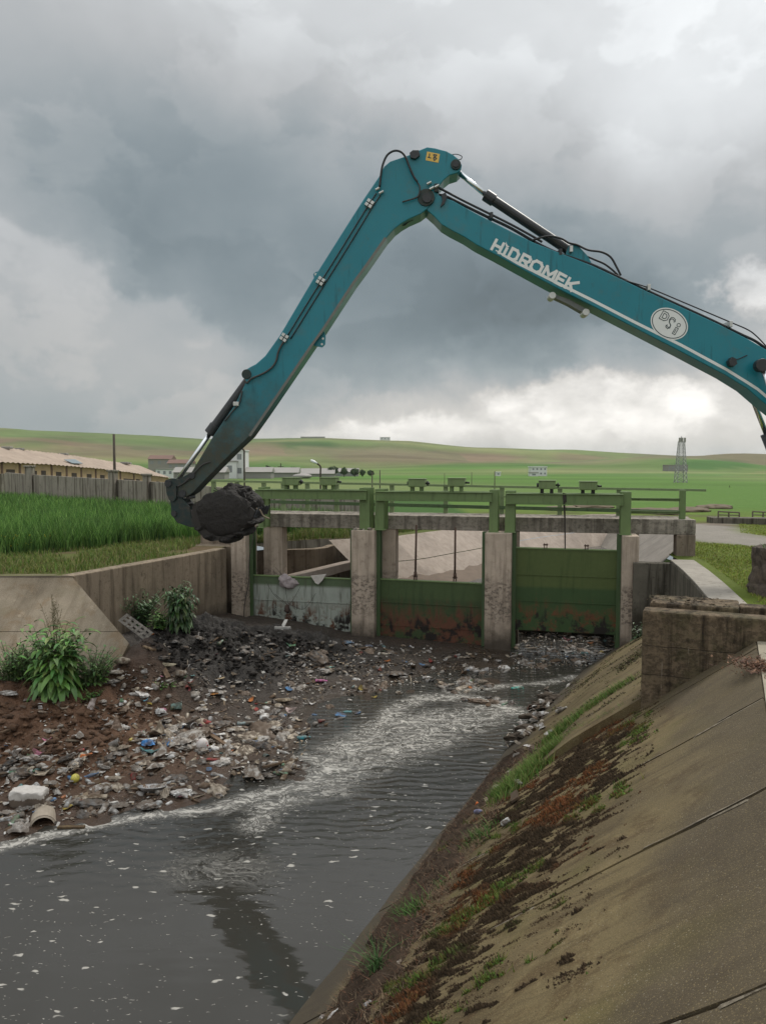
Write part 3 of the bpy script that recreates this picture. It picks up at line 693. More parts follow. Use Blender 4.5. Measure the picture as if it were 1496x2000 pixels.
def gate_mat(name,top,low,rustc,z_low,z_rust,rust_amt,grime,drip=.6):
    m_,t,b=material(name); p=t.pos(); z=t.xyz(p)[2]
    n=t.noise(p,2.1,6,.65); n2=t.noise(p,9,6,.72); sv=t.noise(t.vm('MULTIPLY',p,(6,6,.5)),1.2,6,.65)
    wob=t.m('MULTIPLY',t.m('SUBTRACT',n,.5),.35)
    c=t.mix(n2,tuple(x*.8 for x in top),tuple(x*1.2 for x in top))
    k=t.ss(t.m('ADD',z,t.m('MULTIPLY',wob,.12)),z_low+.06,z_low-.06); c=t.mix(k,c,t.mix(n,tuple(x*.75 for x in low),tuple(x*1.25 for x in low)))
    c=t.mix(t.m('MULTIPLY',t.ss(sv,.5,.68),drip),c,grime)
    zz=t.m('ADD',z,t.m('ADD',t.m('MULTIPLY',wob,2.2),t.m('MULTIPLY',t.m('SUBTRACT',sv,.5),1.8)))
    kr=t.m('MULTIPLY',t.ss(zz,z_rust+.35,z_rust-.35),t.ss(t.m('ADD',t.m('ADD',t.m('MULTIPLY',n2,.35),.32),t.m('MULTIPLY',t.m('SUBTRACT',n,.5),1.3)),.60-.24*rust_amt,.72-.18*rust_amt)); c=t.mix(kr,c,t.mix(n2,tuple(x*.55 for x in rustc),tuple(x*1.3 for x in rustc)))
    kd=t.m('MULTIPLY',t.ss(zz,z_rust-.05,z_rust-.55),t.ss(t.noise(p,2.6,6,.65),.47,.56)); c=t.mix(kd,c,(.018,.014,.012))
    t.put(b.inputs['Base Color'],c); b.inputs['Roughness'].default_value=.6; b.inputs['Specular IOR Level'].default_value=.3
    t.lk(t.bump(t.m('ADD',n2,kr),.25,.015),b.inputs['Normal']); return m_
GM1=gate_mat('pale_weathered_gate_paint',(.10,.14,.075),(.36,.39,.34),(.12,.048,.024),1.62,1.0,.62,(.085,.085,.06),.7)
GM2=gate_mat('rusting_gate_paint',(.062,.095,.036),(.048,.076,.030),(.13,.052,.030),1.35,1.05,1.0,(.022,.04,.016),.4)
GM3=gate_mat('green_gate_paint',(.085,.115,.036),(.046,.085,.030),(.15,.055,.026),1.85,1.25,.6,(.025,.05,.014),.35)
GY=.40
def gate(label,xa,xb,z0,z1,mat,tilt=0):
    t=thing('sluice_gate',label,'sluice gate',tuple(G((xa+xb)/2,GY,z0)),'sluice gates')
    mb=MB(); nx=24
    # plate with a slight dish so that it catches light unevenly
    vs=[];fs=[]
    for i in range(nx+1):
        for j in range(15):
            x=xa+(xb-xa)*i/nx; z=z0+(z1-z0)*j/14+tilt*(i/nx-.5); vs.append(G(x,GY+.008*mnoise.noise((x*1.2,z*1.2,5)),z))
    for i in range(nx):
        for j in range(14): q=i*15+j; fs.append((q,q+15,q+16,q+1))
    mb.add(vs,fs); mb.build('skin_plate',mat,t,smooth=True)
    for z in (z0+(z1-z0)*.36,z0+(z1-z0)*.68):
        mb=MB(); mb.prism([G(xa,GY-.008,z-.012-tilt/2),G(xb,GY-.008,z-.012+tilt/2),G(xb,GY-.008,z+.012+tilt/2),G(xa,GY-.008,z+.012-tilt/2)],EY*(-.014)); mb.build('weld_strip',mat,t,bevel=.004)
    mb=MB()
    for j,z in enumerate(np.linspace(z0+.04,z1-.04,4)):
        x0,x1=xa,xb; p=[G(x0,GY+.02,z-.03-tilt/2),G(x1,GY+.02,z-.03+tilt/2),G(x1,GY+.02,z+.03+tilt/2),G(x0,GY+.02,z+.03-tilt/2)]; mb.prism(p,EY*.09)
    mb.build('stiffener',S_DKGREEN,t)
    mb=MB(); p=[G(xa,GY-.025,z1-.015-tilt/2),G(xb,GY-.025,z1-.015+tilt/2),G(xb,GY-.025,z1+.02+tilt/2),G(xa,GY-.025,z1+.02-tilt/2)]; mb.prism(p,EY*.15); mb.build('top_flange',S_GREEN,t,bevel=.004)
    return t
def gz(px,py): return gp(px,py,GY)
g1=gate('bleached grey green gate half sunk in mud between the two left piers',P1[1]-.06,P2[0]+.06,-.5,gz(600,1128)[1],GM1,-.02)
g2=gate('dark green gate with a broad rusted lower half between the middle piers',P2[1]-.06,P3[0]+.06,-.3,gz(845,1136)[1],GM2,-.04)
g3=gate('raised green gate with rust blotches hanging clear of the water on the right',P3[1]-.06,P4[0]+.06,gz(1108,1235)[1],gz(1108,1073)[1],GM3,-.02)
def clevis(g,px,py,rod_top=None,lean=0):
    x,z=gp(px,py,GY+.02); y=GY+.03
    mb=MB()
    for s in (-1,1): mb.prism([G(x+.035*s-.012,y-.06,z-.02),G(x+.035*s-.012,y+.07,z-.02),G(x+.035*s-.012,y+.05,z+.13),G(x+.035*s-.012,y-.03,z+.13)],EX*.024)
    mb.tube([G(x-.07,y,z+.09),G(x+.07,y,z+.09)],.022,8)
    mb.build('lifting_eye',S_RUST,g)
    if rod_top:
        xt,zt_=gp(*rod_top,GY+.02); mb=MB(); mb.tube([G(x,y,z+.07),G(xt,y,zt_)],.032,10); mb.tube([G(x,y,z+.06),G(x,y,z+.22)],.05,10); mb.build('lifting_rod',S_RUST,g,smooth=True)
clevis(g2,811,1131,(813,1025)); clevis(g2,888,1134,(889,1030))
clevis(g3,1065,1070); clevis(g3,1145,1072)
# hoists on the portals
for k,(px,lab) in enumerate(((570,'first from the left, behind the bucket'),(644,'second from the left'),(815,'over the middle gate, on its left half'),(892,'over the middle gate, on its right half'),(1068,'over the raised gate, on its left half'),(1148,'over the raised gate, rightmost of the row'))):
    hx=gp(px,955,FY+.1)[0]; w=k//2; yt=BAYS[w][3]; base=gp(px,yt,FY-.16)[1]+.025
    z0=gp(px,[948,948,951,950,955,957][k],FY)[1]; z1=z0+.235; hw_=[.25,.25,.25,.25,.24,.25][k]
    t=thing('hoist_gearbox','small green hoist gearbox on a green portal, %s'%lab,'gearbox',tuple(G(hx,FY+.1,base)),'gate hoists on the portals')
    mb=MB(); gbox(mb,hx-hw_,hx+hw_,FY-.12,FY+.32,z0,z1); mb.build('housing',S_BOX,t,bevel=.02)
    mb=MB(); gbox(mb,hx-hw_-.02,hx+hw_+.02,FY-.14,FY+.34,z1+.002,z1+.02); mb.build('cover_plate',S_BOX,t,bevel=.004)
    for s in (-.6,.55):
        mb=MB(); gbox(mb,hx+hw_*s-.05,hx+hw_*s+.05,FY-.02,FY+.18,base,z0-.001); mb.build('pedestal',S_GREEN if k<4 else S_DARK,t)
    mb=MB(); mb.tube([G(hx+hw_,FY+.1,z0+.11),G(hx+hw_+.13,FY+.1,z0+.11)],.03,10)
    if k%2==0:
        mb.tube([G(hx+hw_+.05,FY+.1,z0+.11),G(hx+hw_+.09,FY+.1,z0+.11)],.075,12)
        if k>=2: mb.tube([G(hx-hw_,FY+.1,z0+.11),G(hx-hw_-.06,FY+.1,z0+.11)],.06,12)
    mb.build('drive_shaft',S_DARK,t,smooth=True)
# handrail along the back of the deck
HY=D1-.12
t=thing('handrail','long green steel handrail with square posts along the far side of the sluice deck','railing',tuple(G(0,HY,3.87)))
rp=[(404,937),(734,943.5),(1000,949),(1378,955.5)]
R0=[(gp(x,y,HY)) for x,y in rp]
mb=MB()
for a,b in zip(R0[:-1],R0[1:]): mb.prism([G(a[0],HY-.05,a[1]-.07),G(b[0],HY-.05,b[1]-.07),G(b[0],HY-.05,b[1]),G(a[0],HY-.05,a[1])],EY*.07)
mb.build('top_rail',S_RAIL,t)
rz=lambda x: float(np.interp(x,[a[0] for a in R0],[a[1] for a in R0]))
for dz,hh in ((.34,.05),(.66,.11)):
    mb=MB(); a,b=gp(420,960,HY)[0],gp(1330,980,HY)[0]; mb.prism([G(a,HY-.03,rz(a)-dz-hh),G(b,HY-.03,rz(b)-dz-hh),G(b,HY-.03,rz(b)-dz),G(a,HY-.03,rz(a)-dz)],EY*.05); mb.build('mid_rail',S_RAIL if dz<.5 else S_DKGREEN,t)
for px in (417,463,515,553,600,657,765,870,980,1093,1208):
    x=gp(px,970,HY)[0]; mb=MB(); gbox(mb,x-.07,x+.07,HY-.005,HY+.1,3.862,rz(x)-.03); mb.build('post',S_RAIL,t)
# the near end of the rail turns along the right end of the deck
t=thing('handrail','short green railing with a thick end post over the right end pillar','railing',tuple(G(xr,D0+.2,3.87)))
hy=D0+.18; a=gp(1232,970,hy)[0]; b=gp(1333,970,hy)[0]
mb=MB(); gbox(mb,b-.085,b+.085,hy,hy+.16,3.872,gp(1333,957,hy)[1]); mb.build('post',S_GREEN,t,bevel=.006)
for py in (975,1000):
    z=gp(1290,py,hy)[1]; mb=MB(); gbox(mb,a-.1,b-.086,hy+.02,hy+.04,z-.05,z+.03); gbox(mb,a-.1,b-.086,hy-.03,hy+.02,z+.01,z+.03); mb.build('rail',S_GREEN,t)
for k in range(9):
    x=P2[0]+(P2[1]-P2[0])*random.uniform(.05,.95); r=random.uniform(.03,.08); bmx=bmesh.new(); [bmx.verts.new(G(x+random.uniform(-1,1)*r,random.uniform(.02,.3)+random.uniform(-1,1)*r,3.455+random.uniform(0,1.2)*r)) for _ in range(8)]; bmesh.ops.convex_hull(bmx,input=bmx.verts); bmx.verts.index_update(); mb=MB(); mb.add([v.co[:] for v in bmx.verts],[tuple(v.index for v in f.verts) for f in bmx.faces]); bmx.free(); tag(mb.build('broken_stone',C_DECK),'small broken stone on top of the second pier beside the portal feet','stone','stones on the second pier')
# ropes, rags
M_ROPE=simple('old_rope',(.05,.042,.035),.9,0,.4,20)
def sag(a,b,k,n=14):
    a,b=Vector(a),Vector(b); return [a.lerp(b,i/n)-Vector((0,0,k*4*(i/n)*(1-i/n))) for i in range(n+1)]
mb=MB(); z9=gp(1100,966,FY-.25); 
pts=[G(z9[0],FY-.24,z9[1]+.05),G(z9[0]+.02,FY-.25,z9[1]-.2),G(z9[0]+.05,FY-.1,z9[1]-.7),G(z9[0]+.07,FY-.03,gp(1105,1072,GY)[1])]
mb.tube(pts,[.03,.03,.022,.018],6); mb.tube([p+Vector((.05,0,-.02)) for p in pts[:2]],.025,6); tag(mb.build('rope',M_ROPE),'frayed brown rope hanging from the right portal beam down to the raised gate','rope')
q0=gp(497,1020,-.03);q1=gp(476,1215,-.03)
mb=MB(); mb.tube([G(q0[0]+(q1[0]-q0[0])*i/12+.03*math.sin(i*1.1),-.03,q0[1]+(q1[1]-q0[1])*i/12) for i in range(13)],.014,6); tag(mb.build('cable',M_ROPE),'thin dark cable trailing down the face of the leftmost pier','cable')
# ---------------------------------------------------------------- mud and litter bank: one height field from sighted points
MUDPTS=[]
def mp(px,py,z): p=atZ(px,py,z); MUDPTS.append((p.x,p.y,z))
for a in [(0,1640,0),(60,1627,0),(130,1612,0),(200,1599,0),(330,1579,0),(415,1571,0),(432,1548,0),(500,1527,0),(585,1518,0),(604,1492,0),(575,1455,.0),(600,1420,.01),(640,1385,.0),(720,1365,.0),(800,1352,0),(880,1346,0),(960,1332,0),(1030,1312,0),
  (300,1500,.1),(150,1550,.07),(60,1560,.14),(30,1600,.08),(330,1545,.06),(450,1470,.05),(540,1490,.12),(420,1400,.12),(300,1425,.2),(350,1460,.12),(500,1350,.1),(640,1310,.12),(760,1290,.1),(880,1275,.07),(970,1285,.03),(700,1330,.06),(560,1400,.03),(500,1430,.05),(380,1540,.05),(230,1560,.03),(520,1385,.06),
  (0,1480,.32),(100,1470,.38),(200,1440,.42),(50,1400,.72),(150,1390,.68),(240,1375,.5),(0,1340,1.0),(100,1330,.98),(200,1315,.92),(285,1335,.5),(0,1530,.16),(110,1430,.5),
  (262,1290,.86),(300,1240,1.02),(340,1225,1.04),(400,1226,.95),(430,1255,.72),(450,1222,.8),(500,1228,.6),(550,1248,.55),(600,1262,.42),(500,1290,.42),(400,1300,.5),(350,1322,.42),(610,1236,.42),(690,1248,.2),(740,1258,.12),(820,1262,.08),(460,1340,.2),(560,1290,.26),(400,1275,.66),(330,1280,.72),(280,1255,.98),
  (240,1205,1.05),(320,1205,1.0),
  (0,1720,-.3),(100,1690,-.3),(300,1650,-.3),(450,1600,-.25),(520,1570,-.2),(650,1500,-.25),(640,1440,-.2),(720,1410,-.25),(800,1390,-.25),(900,1370,-.25),(950,1450,-.4),(850,1480,-.4),(750,1600,-.4),(600,1700,-.4),(300,1800,-.4),(1050,1350,-.3),(1120,1290,-.12),(1080,1268,-.08),(1100,1245,-.1),(1180,1262,-.1),(620,1600,-.35)]: mp(*a)
for (x,y,z) in [(-14,12,.5),(-14,16,1.2),(-10,12.5,.35),(-10,16,1.05),(-9,9.5,-.1),(-14,8,.1),(-20,14,.9),(-3.5,26,.6),(-1,25.3,.3),(2,24.6,.0),(5,23.5,-.2),(-6.4,18.5,1.2),(-7.5,17,1.25),(-5.25,17.0,1.62),(-5.35,16.7,1.5),(-5.45,16.35,1.3),(-5.6,15.95,1.08),(-6.2,15.75,1.0)]: MUDPTS.append((x,y,z))
MQ=np.array(MUDPTS)
def mud_smooth(x,y):
    x=np.asarray(x,float);y=np.asarray(y,float); sh=x.shape; x=x.ravel();y=y.ravel(); out=np.empty(len(x))
    for i in range(0,len(x),4000):
        d2=(x[i:i+4000,None]-MQ[:,0])**2+((y[i:i+4000,None]-MQ[:,1])*.8)**2+.02; w=d2**-1.7; out[i:i+4000]=(w*MQ[:,2]).sum(1)/w.sum(1)
    return out.reshape(sh)
MX0,MX1,MY0,MY1,MS=-13.0,8.0,8.6,26.0,.048
mxs=np.arange(MX0,MX1,MS); mys=np.arange(MY0,MY1,MS); GX,GY_=np.meshgrid(mxs,mys,indexing='ij')
ZM=mud_smooth(GX,GY_)
def fbm(X,Y,sc,octv=4,seed=0,ridge=False):
    out=np.empty(X.shape); it=np.nditer(X,flags=['multi_index'])
    fl=np.column_stack([X.ravel(),Y.ravel()]); r=np.empty(len(fl))
    for i,(a,b) in enumerate(fl):
        v=0;am=1;f=sc
        for o in range(octv):
            q=mnoise.noise((a*f+seed,b*f,seed*1.7)); v+=am*(1-2*abs(q) if ridge else q); am*=.5;f*=2.1
        r[i]=v
    return r.reshape(X.shape)
N1=fbm(GX,GY_,1.1,4,3); N2=fbm(GX,GY_,4.2,3,8,True)
def dheap(X,Y): # how much of the dark churned heap is here
    c=atZ(420,1265,.7); c2=atZ(560,1262,.5)
    return np.maximum(np.exp(-(((X-c.x)/1.9)**2+((Y-c.y)/2.3)**2)),.8*np.exp(-(((X-c2.x)/2.2)**2+((Y-c2.y)/1.6)**2)))
def bheap(X,Y):
    c=atZ(90,1420,.6); return np.exp(-(((X-c.x)/2.6)**2+((Y-c.y)/2.0)**2))
DH,BH=dheap(GX,GY_),bheap(GX,GY_)
amp=.03+.30*DH+.16*BH+.03*np.clip(ZM,0,1)
flat=np.clip((ZM+.02)/.12,.25,1)
RX=GX*.8+GY_*.6; RY=-GX*.6+GY_*.8
N3=fbm(RX*1.0,RY*2.6,1.15,4,21,True); N4=fbm(GX,GY_,3.2,3,33,True)
HEAP=np.clip(1.25*DH,0,1)
Z=ZM+flat*(amp*N1*.8+.4*amp*(N2-.25)+HEAP*.20*(N3-.2)+np.clip(BH,0,1)*.10*(N4-.3))
def mud_z(x,y):
    fx=(np.asarray(x)-MX0)/MS; fy=(np.asarray(y)-MY0)/MS
    i=np.clip(fx.astype(int),0,Z.shape[0]-2); j=np.clip(fy.astype(int),0,Z.shape[1]-2); a=np.clip(fx-i,0,1); b=np.clip(fy-j,0,1)
    return Z[i,j]*(1-a)*(1-b)+Z[i+1,j]*a*(1-b)+Z[i,j+1]*(1-a)*b+Z[i+1,j+1]*a*b
def hit_ground(px,py):         # where a sight line meets the mud or the water
    r=ray(px,py); t=np.linspace(6,34,1200); X=EYE.x+r.x*t;Y=EYE.y+r.y*t;ZZ=EYE.z+r.z*t
    h=np.maximum(mud_z(X,Y),0.0); k=np.argmax(ZZ<=h); return Vector((X[k],Y[k],h[k]))
def mud():
    nx,ny=GX.shape
    V=np.column_stack([GX.ravel(),GY_.ravel(),Z.ravel()])
    i,j=np.meshgrid(np.arange(nx-1),np.arange(ny-1),indexing='ij'); a=(i*ny+j).ravel(); Fq=np.column_stack([a,a+ny,a+ny+1,a+1])
    keep=(Z.ravel()[Fq].max(1)>-.12); Fq=Fq[keep]
    dark=np.array((.019,.0155,.0125)); brown=np.array((.115,.058,.030)); grey=np.array((.043,.032,.0235))
    dh,bh=DH.ravel()[:,None],BH.ravel()[:,None]; n=N1.ravel()[:,None]
    c=grey*(1-np.clip(bh*1.7+.3*n,0,1))+brown*np.clip(bh*1.7+.3*n,0,1); k=np.clip(dh*2.3+.35*n,0,1); c=c*(1-k)+dark*k
    m_,t,b=material('churned_mud'); p=t.pos(); z=t.xyz(p)[2]
    n1=t.noise(p,4,7,.7); n2=t.noise(p,18,6,.75); k=t.m('ADD',t.m('MULTIPLY',n1,1.0),t.m('MULTIPLY',n2,.5)); k=t.m('ADD',k,.25)
    base=t.vm('MULTIPLY',t.attr(),t.comb(k,k,k)); base=t.mix(t.m('MULTIPLY',t.ss(t.vor(p,14),.25,.05),.25),base,(.16,.13,.10))
    base=t.mix(t.m('MULTIPLY',t.ss(n2,.60,.72),.35),base,(.15,.125,.1))
    t.put(b.inputs['Base Color'],base); wet=t.ss(t.m('ADD',z,t.m('MULTIPLY',t.m('SUBTRACT',n1,.5),.16)),.02,.12)
    t.put(b.inputs['Roughness'],t.m('ADD',.22,t.m('MULTIPLY',wet,.42))); b.inputs['Specular IOR Level'].default_value=.35
    h=t.m('ADD',t.m('MULTIPLY',n1,1.2),t.m('ADD',n2,t.m('MULTIPLY',t.vor(p,22),.4))); t.lk(t.bump(t.m('MULTIPLY',h,t.m('ADD',.25,t.m('MULTIPLY',wet,.75))),.9,.05),b.inputs['Normal'])
    o=fast_mesh('mud_bank',V,Fq,m_,c,smooth=True); tag(o,kind='structure')
mud()
# ---------------------------------------------------------------- water with foam
def dense(poly,n=6):
    out=[]
    for a,b in zip(poly[:-1],poly[1:]):
        for k in range(n): out.append((a[0]+(b[0]-a[0])*k/n,a[1]+(b[1]-a[1])*k/n))
    out.append(poly[-1]); return np.array(out)
def zline(pts): return [xy(atZ(x,y,0)) for x,y in pts]
FOAM=[ # centre line (sighted), half width m, strength
 (zline([(1010,1390),(960,1372),(900,1362),(830,1362),(770,1385),(750,1420)]),.38,.66),
 (zline([(960,1385),(900,1410),(830,1440),(760,1465),(690,1490),(640,1520)]),.85,.58),
 (zline([(860,1400),(760,1420),(690,1455),(640,1485)]),.7,.6),
 (zline([(640,1500),(600,1535),(540,1545),(480,1560),(430,1580)]),.24,.8),
 (zline([(660,1545),(590,1555),(520,1575),(500,1610)]),.35,.6),
 (zline([(430,1582),(330,1588),(200,1608),(100,1630),(0,1655)]),.16,.9),
 (zline([(600,1480),(640,1470),(700,1440)]),.4,.5),
 (zline([(880,1350),(980,1340),(1060,1335),(1120,1322)]),.25,.6),
 (zline([(360,1700),(430,1690),(490,1700)]),.6,.30),
]
def waterfoam(X,Y):
    out=np.zeros(len(X))
    for pl,w,k in FOAM:
        q=dense(pl,8); best=np.full(len(X),1e9)
        for (a,b) in q: best=np.minimum(best,(X-a)**2+(Y-b)**2)
        out=np.maximum(out,k*np.exp(-best/(w*w)))
    return out
def water():
    pts=[]
    def grid(x0,x1,y0,y1,s):
        nx=int((x1-x0)/s);ny=int((y1-y0)/s); X,Y=np.meshgrid(np.linspace(x0,x1,nx+1),np.linspace(y0,y1,ny+1),indexing='ij'); return X,Y
    X,Y=grid(-24,12,-12,26,.11); nx,ny=X.shape
    x,y=X.ravel(),Y.ravel(); f=np.zeros(len(x)); near=(x>-9)&(x<9)&(y>7)&(y<26); f[near]=waterfoam(x[near],y[near])
    calm=np.clip((y-9)/7,0,1)                     # ripples grow towards the gates
    V=np.column_stack([x,y,np.zeros(len(x))])
    i,j=np.meshgrid(np.arange(nx-1),np.arange(ny-1),indexing='ij'); a=(i*ny+j).ravel(); Fq=np.column_stack([a,a+ny,a+ny+1,a+1])
    C=np.column_stack([f,calm,np.zeros(len(x))])
    m_,t,b=material('murky_water'); p=t.pos(); at=t.xyz(t.attr()); fo,ca=at[0],at[1]
    # foam: streaky net where the current draws it out, loose flecks elsewhere
    wq=t.noise(p,1.1,4,.6,color=True); pw_=t.vm('ADD',p,t.vm('MULTIPLY',t.vm('SUBTRACT',wq,(.5,.5,.5)),(1.5,1.1,0)))
    fl=t.noise(t.vm('MULTIPLY',pw_,(1.0,1.9,1)),3.0,7,.62,1.2); net=t.m('SUBTRACT',1,t.m('MULTIPLY',t.m('ABSOLUTE',t.m('SUBTRACT',fl,.5)),9),clamp=True)
    fine=t.noise(t.vm('MULTIPLY',pw_,(1,1.7,1)),9,6,.65,.8)
    body=t.ss(t.m('ADD',fo,t.m('ADD',t.m('MULTIPLY',t.m('SUBTRACT',fl,.5),1.7),t.m('MULTIPLY',t.m('SUBTRACT',fine,.5),1.7))),.66,.86)
    netm=t.m('MULTIPLY',t.m('MULTIPLY',net,t.ss(fine,.40,.62)),t.ss(fo,.10,.55))
    v=t.n('ShaderNodeTexVoronoi'); pf=t.vm('MULTIPLY',t.vm('ADD',p,t.vm('MULTIPLY',t.noise(p,6,2,.5,color=True),(.22,.16,0))),(.85,2.1,1)); t.put(v.inputs['Vector'],pf); v.inputs['Scale'].default_value=4.2
    rc=t.xyz(v.outputs['Color'])[0]; dens=t.ss(t.noise(p,.55,3,.5),.36,.62)
    fleck=t.m('MULTIPLY',t.ss(v.outputs['Distance'],t.m('ADD',.06,t.m('MULTIPLY',rc,.20)),t.m('ADD',.02,t.m('MULTIPLY',rc,.12))),t.m('GREATER_THAN',rc,t.m('SUBTRACT',.91,t.m('MULTIPLY',dens,.55))))
    v2=t.n('ShaderNodeTexVoronoi'); t.put(v2.inputs['Vector'],t.vm('MULTIPLY',pf,(1,1.3,1))); v2.inputs['Scale'].default_value=13
    r2=t.xyz(v2.outputs['Color'])[1]; fleck2=t.m('MULTIPLY',t.ss(v2.outputs['Distance'],.22,.08),t.m('GREATER_THAN',r2,t.m('SUBTRACT',.88,t.m('MULTIPLY',dens,.5))))
    film=t.m('MULTIPLY',t.ss(t.m('ADD',fo,t.m('MULTIPLY',t.m('SUBTRACT',fl,.5),1.0)),.2,.95),.42)
    foam=t.m('MAXIMUM',t.m('MAXIMUM',t.m('MAXIMUM',body,film),t.m('MULTIPLY',netm,1.0)),t.m('MULTIPLY',t.m('MAXIMUM',fleck,fleck2),.75),clamp=True)
    t.put(b.inputs['Base Color'],t.mix(foam,(.033,.031,.026),(.42,.40,.36)))
    t.put(b.inputs['Roughness'],t.m('ADD',.035,t.m('MULTIPLY',foam,.6))); b.inputs['IOR'].default_value=1.5
    # ripples: long low waves across the flow + small chop, stronger towards the gates
    w1=t.n('ShaderNodeTexWave',wave_type='BANDS',bands_direction='Y'); wv=t.vm('ADD',t.vm('MULTIPLY',p,(.22,1,0)),t.vm('MULTIPLY',t.noise(p,.9,3,.5,color=True),(.5,.9,0))); t.put(w1.inputs['Vector'],wv); w1.inputs['Scale'].default_value=1.25; w1.inputs['Distortion'].default_value=2.2; w1.inputs['Detail'].default_value=2
    ch=t.noise(t.vm('MULTIPLY',p,(1,2.2,1)),3.6,4,.55,.4); lng=t.noise(t.vm('MULTIPLY',p,(.35,1.5,1)),1.6,2,.5)
    h=t.m('ADD',t.m('MULTIPLY',t.m('ADD',t.m('MULTIPLY',w1.outputs['Fac'],.6),t.m('MULTIPLY',ch,1.3)),t.m('ADD',.012,t.m('MULTIPLY',ca,.85))),t.m('MULTIPLY',lng,.12))
    h=t.m('ADD',h,t.m('MULTIPLY',foam,.25)); t.lk(t.bump(h,.30,.10),b.inputs['Normal'])
    o=fast_mesh('water',V,Fq,m_,C,smooth=True); tag(o,kind='structure')
    # upstream pool beyond the gates
    X,Y=grid(.6,12.5,26.2,41,.7); nx,ny=X.shape; V=np.column_stack([X.ravel(),Y.ravel(),np.full(X.size,1.3)])
    i,j=np.meshgrid(np.arange(nx-1),np.arange(ny-1),indexing='ij'); a=(i*ny+j).ravel(); Fq=np.column_stack([a,a+ny,a+ny+1,a+1])
    o=fast_mesh('upstream_water',V,Fq,m_,np.column_stack([np.full(X.size,.2),np.full(X.size,1.0),np.zeros(X.size)])); tag(o,kind='structure')
water()
# ---------------------------------------------------------------- long reach excavator; boom and stick stand in one upright plane
EA=R(-3.0); EDIR=Vector((math.cos(EA),math.sin(EA),0)); ENRM=Vector((-math.sin(EA),math.cos(EA),0))   # along the boom / away from the photographer
EP=Vector((-3.9,18.9,4.3))                                       # bucket
def E(px,py,dn=0.0):                                             # point of that plane (dn metres behind its near face)
    return on_plane(px,py,EP+ENRM*dn,ENRM)
def EL(pts,dn=0.0): return [E(x,y,dn) for x,y in pts]
M_TEAL_,t_,b_=material('teal_paint')
def teal():
    t,b=t_,b_; p=t.pos(); n=t.noise(p,1.4,5,.6); z=t.xyz(p)[2]; x=t.xyz(p)[0]
    c=t.mix(n,(.010,.170,.222),(.015,.215,.272))
    sp=t.noise(t.vm('MULTIPLY',p,(1,1,1)),6,6,.72)
    # dried mud on the working end of the stick
    low=t.ss(t.m('ADD',z,t.m('MULTIPLY',t.m('SUBTRACT',t.noise(p,2.5,5,.7),.5),1.8)),7.9,5.7); lowx=t.ss(x,-.9,-1.8)
    k=t.m('MULTIPLY',t.m('MULTIPLY',low,lowx),t.m('ADD',.62,t.m('MULTIPLY',sp,.7)),clamp=True)
    c=t.mix(k,c,t.mix(sp,(.028,.034,.027),(.085,.088,.066)))
    c=t.mix(t.m('MULTIPLY',t.ss(sp,.56,.74),.28),c,(.05,.07,.065))
    dr=t.noise(t.vm('MULTIPLY',p,(9,9,.8)),1.0,5,.65); c=t.mix(t.m('MULTIPLY',t.ss(dr,.56,.72),.45),c,(.008,.05,.06)); c=t.mix(t.m('MULTIPLY',t.ss(t.noise(p,2.3,6,.7),.52,.66),.22),c,(.10,.13,.12)); c=t.mix(t.m('MULTIPLY',t.ss(t.noise(p,40,3,.7),.66,.72),.5),c,(.12,.13,.12))
    t.put(b.inputs['Base Color'],c); t.put(b.inputs['Roughness'],t.m('ADD',.34,t.m('MULTIPLY',k,.5))); b.inputs['Specular IOR Level'].default_value=.4
    t.lk(t.bump(t.noise(p,9,4,.6),.06,.01),b.inputs['Normal'])
teal(); M_TEAL=M_TEAL_
M_DKTEAL=simple('muddy_teal_paint',(.008,.026,.025),.6,0,.4,5,dirt=(.05,.042,.032),dirt_amt=.8)
M_BLACK=simple('black_cylinder_paint',(.022,.024,.027),.45,0,.3,7,dirt=(.06,.055,.05),dirt_amt=.4)
M_CHROME=simple('chromed_rod',(.72,.74,.76),.22,1,.06,4)
M_HOSE=simple('rubber_hose',(.018,.019,.021),.6,0,.3,10)
M_HOSEG=simple('grey_dusty_hose',(.05,.048,.045),.7,0,.3,10)
M_STEEL=simple('zinc_fitting',(.52,.52,.50),.4,.7,.2,12)
M_WHITE=simple('white_decal',(.72,.73,.72),.5,0,.05,3)
M_INK=simple('dark_print',(.03,.05,.06),.5,0,.1,3)
M_YEL=simple('yellow_sticker',(.72,.46,.10),.55,0,.1,6)
M_MUD=simple('wet_black_mud',(.02,.016,.013),.55,0,.6,5,bump=.9,dirt=(.06,.05,.042),dirt_amt=.45)
TH=.62
ex=thing('excavator','teal long reach excavator with bent boom holding a mud filled bucket','excavator',(12.6,17.6,2.8))
def plate(name,pts,mat,d0,d1,parent=ex,bevel=.0):
    mb=MB(); mb.prism(EL(pts,0),ENRM*0.001); f=MB(); P=[E(x,y,0)+ENRM*d0 for x,y in pts]; f.prism(P,ENRM*(d1-d0)); return f.build(name,mat,parent,bevel=bevel)
def etube(name,pts,r,mat,dn=-.03,parent=ex,n=8,smooth_path=True):
    P=[E(x,y,0)+ENRM*(dn[i] if hasattr(dn,'__len__') else dn) for i,(x,y) in enumerate(pts)]
    if smooth_path and len(P)>2: P=catmull(P)
    mb=MB(); mb.tube(P,r,n); return mb.build(name,mat,parent,smooth=True)
def catmull(P,k=5):
    out=[]; n=len(P)
    for i in range(n-1):
        a,b,c,d=P[max(i-1,0)],P[i],P[i+1],P[min(i+2,n-1)]
        for j in range(k):
            t=j/k; out.append(.5*((2*b)+(c-a)*t+(2*a-5*b+4*c-d)*t*t+(3*b-a-3*c+d)*t**3))
    out.append(P[-1]); return out
